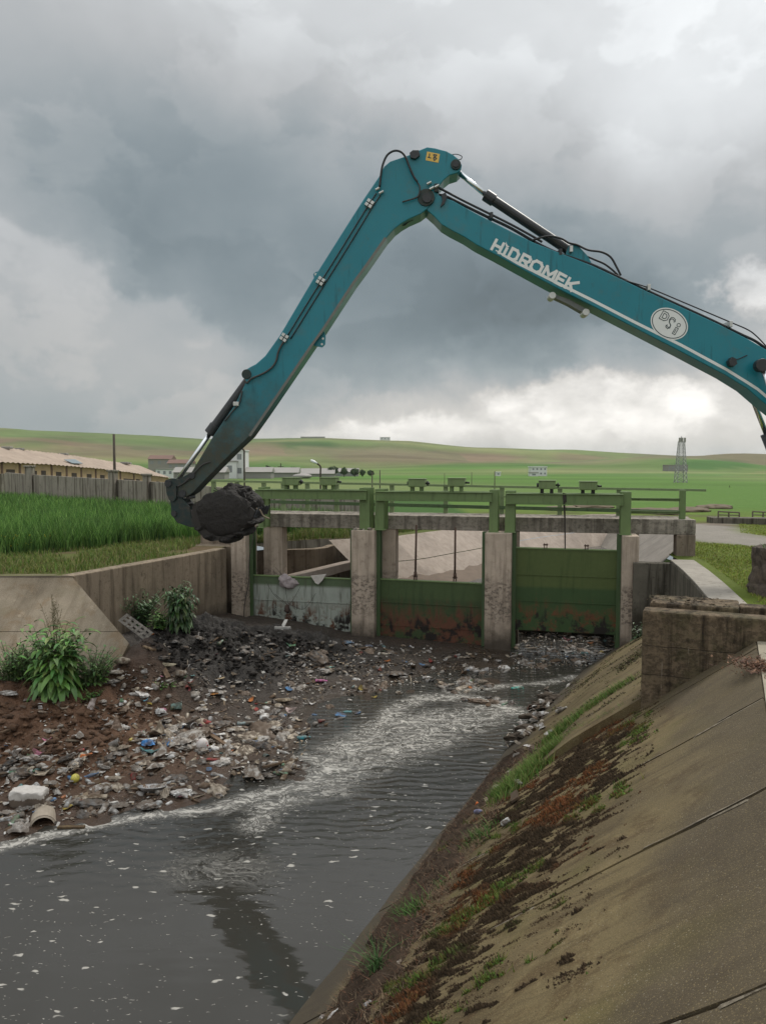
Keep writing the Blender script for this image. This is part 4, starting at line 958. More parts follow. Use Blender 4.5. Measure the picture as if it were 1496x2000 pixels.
def disc(name,px,py,r,d0,d1,mat,parent=ex,n=20,bevel=0):
    mb=MB(); c=E(px,py,0); mb.tube([c+ENRM*d0,c+ENRM*d1],r,n); return mb.build(name,mat,parent,bevel=bevel)
STICK=[(475,732),(480,722),(490,716),(500,711),(518,695),(531,677),(546,656),(612,544),(680,436),(712,386),(740,345),(750,325),(762,315),(774,311),(800,302),(817,294),(834,287),(849,289),(872,295),(885,302),(896,311),(902,322),(900,331),(894,337),(878,342),(867,351),(858,362),(852,374),(850,386),(842,398),(834,408),(821,418),(798,428),(783,437),(770,447),(755,464),(716,520),(693,551),(633,643),(610,675),(546,769),(518,810),(488,852),(454,884),(422,916),(390,949),(378,962),(362,972),(350,966),(348,954),(352,945),(372,926),(394,890),(414,856),(434,826),(458,792),(464,780),(478,752),(480,745)]
stick=plate('stick',STICK,M_TEAL,0,TH,ex,.02)
# edge flange of the box section: the plates stand a little proud along the underside
fl=[(755,466),(716,522),(693,553),(633,645),(610,677),(546,771),(518,812),(490,853)]
fp=fl+[(x-4,y-3) for x,y in reversed(fl)]
f=plate('edge_flange',fp,simple('flange_edge_paint',(.16,.155,.14),.6,0,.3,6),-.012,-.001,stick)
BOOMT=[(822,362),(834,356),(846,362),(858,381),(885,391),(930,416),(1000,452),(1043,473),(1157,518),(1270,571),(1403,632),(1460,661),(1500,684),(1552,722),(1606,776),(1655,840),(1692,905),(1712,952)]
BOOMB=[(1722,985),(1708,1000),(1688,996),(1672,972),(1640,925),(1590,868),(1540,825),(1496,790),(1460,759),(1418,733),(1331,687),(1157,597),(1074,555),(968,497),(930,477),(907,462),(880,448),(862,437),(848,422),(832,408),(820,392),(816,376)]
boom=plate('boom',BOOMT+BOOMB,M_TEAL,.03,TH+.07,ex,.02)
disc('hinge_pin',832,386,.2,-.03,TH+.1,M_DKTEAL,boom,24,.01); disc('hinge_pin',834,388,.11,-.07,TH+.14,M_BLACK,boom,16)
# white band along the lower edge of the boom
WL=[(968,488),(985,499),(1010,513),(1074,545),(1157,586),(1240,629),(1331,674),(1418,721),(1460,747),(1480,760),(1500,777),(1530,800)]
mb=MB(); wv=[]
for i,(x,y) in enumerate(WL):
    a,b=WL[max(i-1,0)],WL[min(i+1,len(WL)-1)]; tx,ty=b[0]-a[0],b[1]-a[1]; l=math.hypot(tx,ty); nx,ny=-ty/l,tx/l; w=2.8 if i>1 else (1.0,2.2)[i]
    wv+= [E(x-nx*w,y-ny*w)+ENRM*.026,E(x+nx*w,y+ny*w)+ENRM*.026]
mb.add(wv,[(2*i,2*i+1,2*i+3,2*i+2) for i in range(len(WL)-1)])
mb.build('white_band',M_WHITE,boom)
# lettering drawn as strokes in a letter square (0..1, 0..1)
def stroke_letter(ch):
    L={'H':[((.0,0),(.0,1)),((.9,0),(.9,1)),((.0,.5),(.9,.5))],'I':[((.35,0),(.35,.72))],
       'D':[((0,0),(0,1)),((0,1),(.6,1)),((.6,1),(.9,.75)),((.9,.75),(.9,.25)),((.9,.25),(.6,0)),((.6,0),(0,0))],
       'R':[((0,0),(0,1)),((0,1),(.72,1)),((.72,1),(.88,.85)),((.88,.85),(.88,.6)),((.88,.6),(.72,.45)),((.72,.45),(0,.45)),((.45,.45),(.92,0))],
       'O':[((.25,0),(.7,0)),((.7,0),(.95,.25)),((.95,.25),(.95,.75)),((.95,.75),(.7,1)),((.7,1),(.25,1)),((.25,1),(0,.75)),((0,.75),(0,.25)),((0,.25),(.25,0))],
       'M':[((0,0),(.04,1)),((.04,1),(.5,.3)),((.5,.3),(.96,1)),((.96,1),(1,0))],
       'E':[((0,0),(0,1)),((0,1),(.85,1)),((0,.5),(.78,.5)),((0,0),(.85,0))],
       'K':[((0,0),(0,1)),((0,.42),(.5,.62)),((.5,.62),(1.25,1.02)),((.4,.55),(.95,0))]}
    return L[ch]
def put_text(mb,frame,letters,h,w,th,surf):
    for (ch,x0,wid) in letters:
        S=stroke_letter(ch)
        for k,(a,b) in enumerate(S):
            A=Vector((x0+a[0]*wid,a[1]*h)); B=Vector((x0+b[0]*wid,b[1]*h)); d=(B-A).normalized(); n=Vector((-d.y,d.x))*th/2; A=A-d*th/2*.85; B=B+d*th/2*.85
            q=[A-n,B-n,B+n,A+n]; mb.add([frame(v)+ENRM*(surf-.0004*k) for v in q],[(0,1,2,3)])
def frame2(px,py,px2,py2):
    o=E(px,py); e=(E(px2,py2)-o).normalized(); up=e.cross(ENRM); up=-up if up.z<0 else up
    return o,e,up
o_,e_,u_=frame2(957,484,1117,568); FR=lambda v:o_+e_*v.x+u_*v.y
Lw=(E(1117,568)-o_).length; hh=.235
mb=MB(); adv=[('H',.0,.098),('I',.125,.05),('D',.198,.096),('R',.335,.1),('O',.462,.118),('M',.615,.122),('E',.772,.088),('K',.892,.085)]
put_text(mb,FR,[(c,(x+.02)*Lw,w*Lw) for c,x,w in adv],hh,0,.068,.024)
a=FR(Vector((.135*Lw,hh*.80))); pts=[Vector((.118*Lw,hh*1.28)),Vector((.155*Lw,hh*1.02)),Vector((.178*Lw,hh*1.02)),Vector((.168*Lw,hh*.86)),Vector((.140*Lw,hh*.86))]
mb.add([FR(v)+ENRM*.0235 for v in pts],[(0,1,2,3,4)])
mb.build('lettering',M_WHITE,boom)
# oval emblem
oc=E(1307,632); e1=(E(1340,650)-oc).normalized(); u1=e1.cross(ENRM); u1=-u1 if u1.z<0 else u1
def oval(a,b,surf,n=40,inner=None):
    mb=MB(); P=[oc+e1*a*math.cos(2*math.pi*i/n)+u1*b*math.sin(2*math.pi*i/n)+ENRM*surf for i in range(n)]
    if inner is None: mb.add(P,[tuple(range(n))])
    else:
        Q=[oc+e1*inner[0]*math.cos(2*math.pi*i/n)+u1*inner[1]*math.sin(2*math.pi*i/n)+ENRM*surf for i in range(n)]
        mb.add(P+Q,[(i,(i+1)%n,n+(i+1)%n,n+i) for i in range(n)])
    return mb
em=oval(.455,.345,.024).build('emblem',M_WHITE,boom)
oval(.425,.318,.022,40,(.405,.298)).build('emblem_ring',M_INK,em)
FE=lambda v:oc+e1*v.x+u1*v.y
def outline(mb,pts,th,surf,closed=True):
    n=len(pts)
    for i in range(n if closed else n-1):
        A,B=Vector(pts[i]),Vector(pts[(i+1)%n]); d=(B-A).normalized(); q=Vector((-d.y,d.x))*th/2; A=A-d*th*.4;B=B+d*th*.4
        mb.add([FE(v)+ENRM*(surf-.0003*(i%7)) for v in (A-q,B-q,B+q,A+q)],[(0,1,2,3)])
mb=MB(); T=.016
outline(mb,[(-.27,.0),(-.27,.2),(-.15,.2),(-.09,.15),(-.09,.05),(-.15,0)],T,.021); outline(mb,[(-.225,.045),(-.225,.155),(-.165,.155),(-.135,.125),(-.135,.075),(-.165,.045)],T,.021)
sp=[(.10,.10),(.08,.15),(.02,.17),(-.03,.15),(-.05,.09),(-.02,.03),(.05,-.02),(.06,-.08),(.02,-.12),(-.04,-.1),(-.05,-.06)]
outline(mb,[(x*.95,y) for x,y in sp],T,.021,False); outline(mb,[(x*.72+.005,y*.76+.004) for x,y in sp],T,.021,False)
outline(mb,[(.17,-.16),(.17,-.0),(.24,-.0),(.24,-.16)],T,.021); outline(mb,[(.20,-.13),(.20,-.04)],T,.021,False)
outline(mb,[(.205+.042*math.cos(k*.785),.075+.042*math.sin(k*.785)) for k in range(8)],T*.9,.021)
mb.build('emblem_letters',M_INK,em)
# yellow warning sticker on the stick head with plain pictogram strokes
sk=[(834,296),(859,301),(856,318),(831,313)]
mb=MB(); mb.add([E(x,y)-ENRM*.004 for x,y in sk],[(0,1,2,3)]); stx=mb.build('warning_sticker',M_YEL,stick)
mb=MB()
for (a,b) in (((839,300),(838,308)),((835,307),(842,309)),((846,302),(853,303)),((846,302),(849,307)),((853,303),(849,307)),((846,308),(853,309)),((846,308),(848,314)),((853,309),(848,314))):
    A,B=E(*a)-ENRM*.007,E(*b)-ENRM*.007; d=(B-A).normalized(); n=d.cross(ENRM)*.012; mb.add([A-n,B-n,B+n,A+n],[(0,1,2,3)])
mb.build('pictogram',M_INK,stx)
# stick cylinder on the boom
def ram(name,a,b,c,r_bar,r_rod,dn,gl=1.25):    # barrel from a to b, rod from b to c
    A,B,C_=E(*a,0)+ENRM*dn,E(*b,0)+ENRM*dn,E(*c,0)+ENRM*dn
    mb=MB(); mb.tube([A,B],r_bar,16); d=(B-A).normalized(); o=mb.build(name,M_BLACK,ex,smooth=False,bevel=.01)
    mb=MB(); mb.tube([B-d*.16,B+d*.1],r_bar*gl,16); mb.build('gland',M_BLACK,o,bevel=.012)
    mb=MB(); mb.tube([B,C_],r_rod,14); mb.build('rod',M_CHROME,o,smooth=True)
    return o
c1=ram('stick_cylinder',(1118,484),(956,376),(893,324),.115,.062,TH/2)
mb=MB(); p0=E(1118,484)+ENRM*(TH/2-.13); mb.tube([p0,p0+ENRM*.26],.12,14); mb.build('cylinder_eye',M_BLACK,c1)
disc('rod_pin',890,322,.12,-.04,TH+.04,M_DKTEAL,stick,20,.01); disc('rod_pin',890,322,.07,-.06,TH+.06,M_BLACK,stick,14)
for dn in (.14,.44): plate('cylinder_bracket',[(1106,494),(1112,478),(1122,474),(1134,480),(1150,497),(1160,516),(1140,512)],M_TEAL,dn,dn+.05,boom)
# bucket cylinder and linkage
c2=ram('bucket_cylinder',(483,738),(408,840),(338,941),.125,.058,TH/2,1.2)
disc('cylinder_pin',482,731,.12,-.02,TH+.02,M_DKTEAL,stick,18,.01)
lk=plate('bucket_link',[(324,938),(336,934),(350,936),(372,924),(380,930),(362,944),(345,950),(346,972),(340,980),(331,976),(326,962)],M_DKTEAL,-.03,.05,ex,.006)
plate('bucket_link',[(324,938),(336,934),(350,936),(372,924),(380,930),(362,944),(345,950),(346,972),(340,980),(331,976),(326,962)],M_DKTEAL,TH-.05,TH+.03,ex,.006)
disc('link_pin',330,944,.085,-.07,TH+.07,M_BLACK,lk,14); disc('link_pin',376,929,.075,-.05,TH+.05,M_BLACK,lk,14)
EAR=[(329,960),(341,958),(346,975),(356,974),(370,990),(374,1012),(384,1030),(372,1030),(346,1021),(335,1006),(333,982)]
er=plate('bucket_ear',EAR,M_DKTEAL,.02,.10,ex,.008); plate('bucket_ear',EAR,M_DKTEAL,TH-.10,TH-.02,ex,.008)
disc('ear_pin',340,1003,.07,-.02,TH+.02,M_BLACK,er,14); disc('ear_pin',357,964,.09,-.04,TH+.04,M_BLACK,er,14)
for (x,y,w) in ((362,985,.04),(368,1000,.035),(372,1016,.04),(366,972,.045)):
    mb=MB(); c=E(x,y); mb.tube([c+ENRM*.06,c+ENRM*(TH-.06)],w,8); mb.build('spacer_bar',M_MUD,er)
# bucket: curved shell with side plates and a cutting lip, heaped with mud
BK=[(388,982),(384,1000),(387,1018),(395,1034),(408,1047),(428,1053),(450,1051),(472,1041),(488,1026),(501,1008)]
BW0,BW1=-.42,TH+.42
mb=MB(); outer=[E(x,y) for x,y in BK]; cen=E(440,1000); inner=[p+(cen-p).normalized()*.05 for p in outer]
prof=outer+inner[::-1]; mb.prism([p+ENRM*BW0 for p in prof],ENRM*(BW1-BW0)); bk=mb.build('bucket',M_MUD,ex)
side=BK+[(506,996),(480,974),(440,966),(404,974)]
for d in (BW0+.002,BW1-.042):
    mb=MB(); mb.prism([E(x,y)+ENRM*d for x,y in side],ENRM*.04); mb.build('side_plate',M_MUD,bk)
for k in range(5):
    d=BW0+.08+k*(BW1-BW0-.16)/4; a=E(503,1008)+ENRM*d; b=E(512,990)+ENRM*d; mb=MB(); mb.tube([a,b],[.06,.018],6); mb.build('tooth',M_BLACK,bk)
def lump(name,cpx,rad,seed,mat,parent,sub=5,amp=.16,freq=2.2,sq=None,dn=.3):
    bmx=bmesh.new(); bmesh.ops.create_icosphere(bmx,subdivisions=sub,radius=1.0); c=cpx
    for v in bmx.verts:
        d=v.co.normalized(); q=Vector((d.x*rad[0],d.y*rad[1],d.z*rad[2]))
        n=mnoise.fractal(q*freq+Vector((seed,0,0)),1.0,2.0,5)+.7*(1-2*abs(mnoise.noise(q*freq*2.3+Vector((0,seed,0)))))*.6
        q=q*(1+amp*(n-.2)); v.co=c+EDIR*q.x+ENRM*q.y+Vector((0,0,q.z))
    mb=MB(); bmx.verts.index_update(); mb.add([v.co[:] for v in bmx.verts],[tuple(v.index for v in f.verts) for f in bmx.faces]); bmx.free()
    return mb.build(name,mat,parent,smooth=True)
M_LOAD,tl,bl=material('heaped_mud')
def load():
    t,b=tl,bl; p=t.pos(); n=t.noise(p,6,7,.75); n2=t.noise(t.vm('MULTIPLY',p,(1,1,.45)),16,6,.75)
    c=t.mix(n,(.010,.008,.007),(.032,.026,.021)); c=t.mix(t.m('MULTIPLY',t.ss(n2,.58,.72),.5),c,(.055,.045,.037))
    t.put(b.inputs['Base Color'],c); b.inputs['Roughness'].default_value=.7; t.lk(t.bump(t.m('ADD',n,n2),1.0,.08),b.inputs['Normal'])
load()
lump('caked_side',E(446,1002)+ENRM*(BW0+.06),(.70,.17,.565),31,M_LOAD,bk,6,.09,3.6)
ld=lump('mud_load',E(448,998)+ENRM*.31,(.66,.72,.55),3,M_LOAD,bk,6,.12,3.2)
lump('mud_load',E(456,968)+ENRM*.15,(.46,.5,.27),9,M_LOAD,bk,6,.30,3.6)
for (x,y,r_) in ((398,1030,.16),(420,1046,.2),(448,1050,.2),(474,1038,.18),(494,1018,.15)): lump('caked_mud',E(x,y)+ENRM*.2,(r_*1.3,.75,r_*.6),x,M_LOAD,bk,4,.2,4.0)
lump('mud_load',E(484,985)+ENRM*.2,(.30,.45,.30),14,M_LOAD,bk,4,.25,3.0)
lump('mud_load',E(412,1012)+ENRM*.3,(.24,.5,.38),22,M_LOAD,bk,4,.2,3.0)
for k in range(26):            # roots, stalks and strips hanging out of the load
    a=random.uniform(-.4,3.5); c=E(448,995)+EDIR*.7*math.cos(a)+Vector((0,0,.5*math.sin(a)))+ENRM*random.uniform(-.4,.9)
    L=random.uniform(.08,.3); d=Vector((random.uniform(-1,1),random.uniform(-.6,.6),random.uniform(-.8,.5))).normalized()
    mb=MB(); mb.tube([c-d*.1,c+d*L*.5,c+d*L+Vector((0,0,-.1*L))],[.012,.009,.004],5); mb.build('stalk',M_MUD,ld)
a=E(504,992)-ENRM*.2; mb=MB(); mb.tube(catmull([a,E(512,996)-ENRM*.2,E(518,1006)-ENRM*.2,E(530,1012)-ENRM*.2]),.02,6); mb.build('stalk',simple('pale_root',(.2,.16,.11),.8),ld)
# hydraulics
hs=[('hose',[(742,368),(745,340),(749,322),(757,306),(770,298),(783,300),(792,310),(800,330),(808,348),(815,358)],.026,M_HOSE,-.1),
 ('hose',[(817,360),(830,357),(846,360),(862,366),(900,386),(950,411),(1000,436),(1040,458),(1060,470)],.028,M_HOSE,.12),
 ('hose',[(852,376),(868,377),(900,392),(950,417),(1000,441),(1050,470),(1085,487)],.036,M_HOSE,.2),
 ('hose',[(848,373),(866,382),(900,397),(950,421),(1000,446),(1043,468)],.024,M_HOSE,.34),
 ('hose',[(1040,467),(1060,461),(1078,459),(1098,464),(1112,472),(1128,476),(1150,486),(1176,490),(1194,500),(1206,520),(1214,536)],.026,M_HOSE,.1),
 ('hose',[(1120,480),(1140,492),(1165,503),(1185,512),(1205,528),(1222,546)],.024,M_HOSE,.2),
 ('steel_pipe',[(1043,468),(1090,490),(1157,513),(1215,540),(1270,566),(1340,598),(1403,627),(1450,650),(1478,663),(1500,678),(1540,706)],.034,M_HOSE,.16),
 ('steel_pipe',[(1043,470),(1157,516),(1270,569),(1403,630),(1460,657),(1500,681)],.034,M_HOSE,.36),
 ('steel_pipe',[(1222,546),(1268,560),(1340,590),(1425,626),(1462,642),(1480,655),(1500,676)],.016,M_HOSE,.1),
 ('steel_pipe',[(735,378),(722,398),(700,433),(660,498),(628,549),(600,594),(562,656)],.015,M_BLACK,-.02),
 ('steel_pipe',[(743,382),(728,404),(706,440),(666,505),(634,556),(606,601),(568,662)],.015,M_BLACK,-.02),
 ('hose',[(556,667),(549,678),(544,690),(541,704),(534,716),(522,726),(506,734),(492,740),(484,748),(479,744)],.024,M_HOSEG,-.05),
 ('hose',[(815,358),(820,368),(818,382),(812,388),(800,392),(786,396)],.018,M_HOSEG,-.06),
 ('hose',[(783,434),(790,434),(797,428),(806,424)],.02,M_HOSE,.2),
 ('hose',[(474,764),(468,788),(458,800),(440,822)],.016,M_HOSEG,-.03),
 ('hose',[(412,902),(396,908),(380,924),(362,942),(348,950)],.016,M_HOSEG,-.03),
 ('hose',[(880,299),(892,298),(902,302),(900,308),(893,308)],.010,M_HOSE,.1)]
for (n_,p_,r_,m_,d_) in hs: etube(n_,p_,r_,m_,d_,boom if p_[0][0]>816 and p_[0][0]<1500 and p_[0][1]>300 else stick)
def clamp(px,py,ang,parent,nx=2,dn=-.05,s=.055):
    c=E(px,py)+ENRM*dn; d=EDIR*math.cos(ang)+Vector((0,0,math.sin(ang))); q=d.cross(ENRM)
    mb=MB()
    for i in (-.55,.55):
        for j in (-.55,.55):
            o=c+d*s*i*1.6+q*s*j*1.6; M=Matrix((( d.x,ENRM.x,q.x,o.x),(d.y,ENRM.y,q.y,o.y),(d.z,ENRM.z,q.z,o.z),(0,0,0,1))); mb.box((-s*.7,-.03,-s*.7),(s*.7,.05,s*.7),M)
    return mb
for (x,y) in ((722,399),(627,550),(556,660)):
    clamp(x,y,R(57),stick).build('pipe_clamp',M_STEEL,stick,bevel=.006)
mb=MB(); c=E(462,789)-ENRM*.03; M=Matrix.Translation(c); mb.box((-.07,-.02,-.05),(.07,.03,.05),M); mb.build('pipe_clamp',M_STEEL,stick,bevel=.01)
for (x,y) in ((738,370),(745,377),(838,359),(843,369),(853,365)):
    mb=MB(); c=E(x,y)-ENRM*.06; mb.tube([c-EDIR*.05+Vector((0,0,-.03)),c+EDIR*.05+Vector((0,0,.02))],.03,8); mb.build('hose_fitting',M_STEEL,stick)
mb=MB(); c=E(852,367)-ENRM*.01; M=Matrix.Translation(c); mb.box((-.05,-.03,-.1),(.06,.1,.09),M); mb.build('hose_block',M_DKTEAL,boom,bevel=.01)
for (x,y) in ((1268,561),(1428,633),(1116,486),(1095,492),(960,420)):
    mb=MB(); c=E(x,y)+ENRM*.02; M=Matrix.Translation(c); mb.box((-.035,0,-.06),(.035,.45,.08),M); mb.build('pipe_bracket',M_STEEL if x>1100 else M_BLACK,boom,bevel=.006)
plate('hose_bracket',[(800,301),(806,296),(818,296),(820,305),(812,312),(802,310)],M_BLACK,-.08,-.001,stick)
plate('hose_bracket',[(862,380),(870,376),(873,384),(868,398),(860,404),(864,392)],M_BLACK,-.02,.029,boom)
# lugs
def lug(pts,holes,parent,d0,d1):
    o=plate('lifting_lug',pts,M_TEAL,d0,d1,parent)
    for (x,y,r) in holes:
        mb=MB(); c=E(x,y); mb.tube([c+ENRM*(d0-.004),c+ENRM*(d0-.001)],r,12); mb.tube([c+ENRM*(d1+.001),c+ENRM*(d1+.004)],r,12); mb.build('bolt_eye',M_STEEL,o)
lug([(624,527),(616,529),(611,533),(612,540),(615,546)],[(616,534,.032)],stick,.1,.16)
lug([(632,646),(635,655),(634,671),(628,677),(618,675),(611,673)],[(630,660,.028),(628,671,.028)],stick,.1,.16)
# grey stay under the boom
stay=plate('underside_stay',[(1086,571),(1116,582),(1148,600),(1150,606),(1143,608),(1112,590),(1084,577)],simple('grey_primer',(.16,.17,.17),.5,.2,.2,8),.2,.45,boom)
for (x,y) in ((1081,574),(1147,607)): 
    mb=MB(); c=E(x,y); mb.tube([c+ENRM*.15,c+ENRM*.5],.085,14); mb.build('stay_eye',M_STEEL,stay,bevel=.01)
# work lamp bracket and boom cylinders on the right
wl=plate('lamp_bracket',[(1418,706),(1424,699),(1431,702),(1434,712),(1428,717),(1420,714)],M_BLACK,-.16,.029,boom)
etube('cable',[(1430,704),(1442,701),(1458,694)],.012,M_HOSE,-.01,boom)
for dn in (-.2,TH+.28):
    A=E(1478,716)+ENRM*dn; 
    mb=MB(); mb.tube([A-ENRM*.1,A+ENRM*.1],.15,18); bc=mb.build('boom_cylinder',M_BLACK,ex,bevel=.015)
    B=E(1497,760)+ENRM*dn; C_=E(1590,1000)+ENRM*dn; k=A.lerp(C_,.45)
    mb=MB(); mb.tube([A,k],.06,14); mb.build('rod',M_CHROME,bc,smooth=True)
    mb=MB(); mb.tube([k,C_],.14,16); mb.build('barrel',M_BLACK,bc,smooth=True)
0 and etube('hose',[(1484,806),(1488,830),(1492,848),(1488,856),(1494,866),(1500,880)],.03,M_HOSE,.3,boom)
# machine body beyond the right edge of the picture
def ebox(mb,x0,x1,y0,y1,z0,z1):
    o=Vector((12.6,17.6,0)); M=Matrix(((EDIR.x,ENRM.x,0,o.x),(EDIR.y,ENRM.y,0,o.y),(0,0,1,0),(0,0,0,1))); mb.box((x0,y0,z0),(x1,y1,z1),M); return M
mb=MB(); M=ebox(mb,-.9,3.2,-1.45,1.75,3.95,4.25); ebox(mb,.9,3.2,-1.44,1.74,4.25,5.75); mb.build('upper_body',M_TEAL,ex,bevel=.06)
mb=MB(); ebox(mb,-1.0,.8,-1.44,-.35,4.26,4.6); ebox(mb,-.95,.75,-1.40,-.39,4.6,6.0); cb=mb.build('cab',M_DKTEAL,ex,bevel=.05)
M_GLASS=simple('dark_glass',(.02,.025,.03),.08,0,.1,2)
mb=MB(); ebox(mb,-.8,.6,-1.41,-1.402,4.75,5.85); mb.build('side_window',M_GLASS,cb); mb=MB(); ebox(mb,-.965,-.952,-1.3,-.5,4.7,5.9); mb.build('windscreen',M_GLASS,cb)
for y0 in (-1.6,1.0):
    prof=[(-2.2,3.2),(-2.0,2.88),(-1.7,2.78),(2.3,2.78),(2.6,2.88),(2.8,3.2),(2.6,3.5),(2.3,3.62),(-1.7,3.62),(-2.0,3.5)]
    mb=MB(); mb.prism([M@Vector((x,y0,z)) for x,z in prof],ENRM*.6); mb.build('track',M_BLACK,ex,bevel=.03)
mb=MB(); ebox(mb,-.7,1.3,-.9,1.0,3.3,3.95); mb.build('undercarriage',M_DKTEAL,ex)
for a,b in ((12.6,17.6),): pass
# ---------------------------------------------------------------- things beyond the sluice
def gpt(px,D,dz=0): x=(px-748)/F*D; return Vector((x,D,ground_z(x,D)+dz))
B_PLASTER=simple('ochre_render',(.36,.26,.15),.9,0,.2,.8,dirt=(.22,.16,.1),dirt_amt=.5)
B_ROOF=simple('fibre_cement_sheet',(.36,.285,.225),.9,0,.25,.5,dirt=(.26,.20,.16),dirt_amt=.5)
B_WIN=simple('greyish_window',(.20,.21,.22),.5,0,.2,2)
B_HOLE=simple('dark_opening',(.035,.025,.018),.9,0,.3,2)
B_WHITE=simple('white_render',(.62,.62,.61),.8,0,.08,.3); B_GREY=simple('grey_sheet_roof',(.27,.255,.235),.7,0,.2,.2); B_RED=simple('red_tile',(.17,.10,.08),.9,0,.2,.4)
B_BLOCK=simple('grey_block',(.24,.23,.21),.9,0,.2,.3); B_TRIM=simple('rust_strip',(.10,.06,.04),.9)
# long barn on sloping ground
L0=Vector((-39.3,62.0,0)); L1=Vector((-31.0,112.0,0))
def bz(t): return float(np.interp(t,[0,.26,.426,.635,1],[6.05,5.7,5.45,4.9,3.5]))            # eaves
bd=(L1-L0); bl_=bd.length; bdn=bd.normalized(); bn=Vector((-bdn.y,bdn.x,0))     # bn points away from the road
barn=thing('barn','long low ochre barn with a dusty corrugated roof behind the field wall','barn',tuple(L0+Vector((0,0,2.6))))
def BP(t,off,z): p=L0.lerp(L1,t)+bn*off; return Vector((p.x,p.y,bz(t)+z))
BH=-2.9;BWD=9.0;RZ=1.62
mb=MB(); N=24
for off,fl in ((0,0),(BWD,1)):
    vs=[]; 
    for i in range(N+1): vs+= [BP(i/N,off,BH),BP(i/N,off,0)]
    mb.add(vs,[((2*i,2*i+2,2*i+3,2*i+1) if not fl else (2*i,2*i+1,2*i+3,2*i+2)) for i in range(N)])
for t in (0,1): mb.add([BP(t,0,BH),BP(t,BWD,BH),BP(t,BWD,0),BP(t,BWD/2,RZ),BP(t,0,0)],[(0,1,2,3,4)])
mb.build('wall',B_PLASTER,barn)
mb=MB(); vs=[];fs=[]; NN=260
for i in range(NN+1):
    t=-.004+1.008*i/NN; w=.05*math.sin(i*1.57)+.05*mnoise.noise((i*.11,0,0))
    for off,z in ((-.3,-.08),(BWD*.25,RZ*.5-.02),(BWD/2,RZ+.05),(BWD*.75,RZ*.5),(BWD+.5,-.2)): vs.append(BP(t,off,z+w))
for i in range(NN):
    for j in range(4): a=i*5+j; fs.append((a,a+5,a+6,a+1))
mb.add(vs,fs); mb.build('roof',B_ROOF,barn)
def barn_rect(name,t,z0,z1,w,mat,proud=.03,par=barn):
    dt=w/bl_/2; mb=MB(); P=[BP(t-dt,-proud,z0),BP(t+dt,-proud,z0),BP(t+dt,-proud,z1),BP(t-dt,-proud,z1)]; mb.prism(P,bn*(proud-.002)); return mb.build(name,mat,par)
def tpx(px):   # place along the barn seen at this picture column
    for k in range(1001):
        p=L0.lerp(L1,k/1000)
        if 748+F*p.x/p.y>=px: return k/1000
    return 1
for (px,w,z0,z1,n_) in ((22,1.3,-1.9,-.75,'window'),(62,2.0,-2.3,-.8,'doorway'),(86,.8,-1.6,-.75,'window'),(116,1.0,-1.7,-.8,'window'),(146,1.0,-1.75,-.8,'window'),(175,1.0,-1.7,-.8,'window'),(201,1.0,-1.7,-.8,'window'),(252,2.6,-2.0,-.9,'doorway'),(270,1.0,-1.6,-.8,'window'),(287,1.5,-1.9,-.8,'doorway'),(309,1.0,-1.6,-.8,'window'),(320,1.0,-1.6,-.8,'window')): barn_rect(n_,tpx(px),z0,z1,w,B_HOLE)
for px in (5,40,102,131,160,188,214,236,262,295): barn_rect('wall_post',tpx(px),-2.6,-.05,.28,B_TRIM,.06)
for k in range(9):
    t=random.uniform(.05,.95); mb=MB(); M=Matrix.Translation(BP(t,BWD/2+random.uniform(-.6,.3),RZ+.06)); mb.box((-.5,-.35,-.12),(.5,.35,.14),M); mb.build('ridge_stone',B_BLOCK,barn,bevel=.05)
mb=MB(); a=BP(tpx(150),BWD*.05,.3); mb.prism([a,a+bdn*2.2+Vector((0,0,-.05)),a+bdn*2.6+bn*1.2+Vector((0,0,.45)),a+bn*1.0+Vector((0,0,.4))],(0,0,.06)); mb.build('tarpaulin',simple('faded_blue_tarp',(.16,.20,.22),.6),barn)
# field wall with pillars
C_FIELDW=concrete('field_wall_concrete',(.30,.27,.225),(.09,.075,.055),.5,.9,scale=.4)
fwp=[(10,60,923),(60,57,927),(215,47.5,936),(288,44.5,940.5),(330,42.5,943),(420,38.5,951),(520,35.7,960),(650,33,972),(720,31.8,979)]
fw=thing('field_wall','grey cast concrete wall with pillars along the far edge of the green wheat','wall',(-20,45,2.5))
PW=[atY(px,py,D) for px,D,py in fwp]
mb=MB(); wall_path(mb,[(p.x,p.y) for p in PW],.22,[p.z for p in PW],[p.z-2.6 for p in PW],1); mb.build('wall_panel',C_FIELDW,fw)
for (px,D,py,top,w) in ((60,56.8,927,.55,.5),(222,46.9,936,.45,.42),(288,44.3,940.5,.34,.32)):
    c=atY(px,py,D); mb=MB(); M=Matrix.Translation(c); mb.box((-w/2,-.35,-2.6),(w/2,.25,top),M); mb.box((-w/2-.07,-.42,top+.002),(w/2+.07,.32,top+.12),M); mb.build('pillar',C_FIELDW,fw,bevel=.03)
mb=MB()
c=atY(0,930,62); mb.box((-8,-.2,-3),(1.2,.2,.2),Matrix.Translation(c)); tag(mb.build('low_wall',C_FIELDW),'low grey wall stub at the far left before the barn','wall')
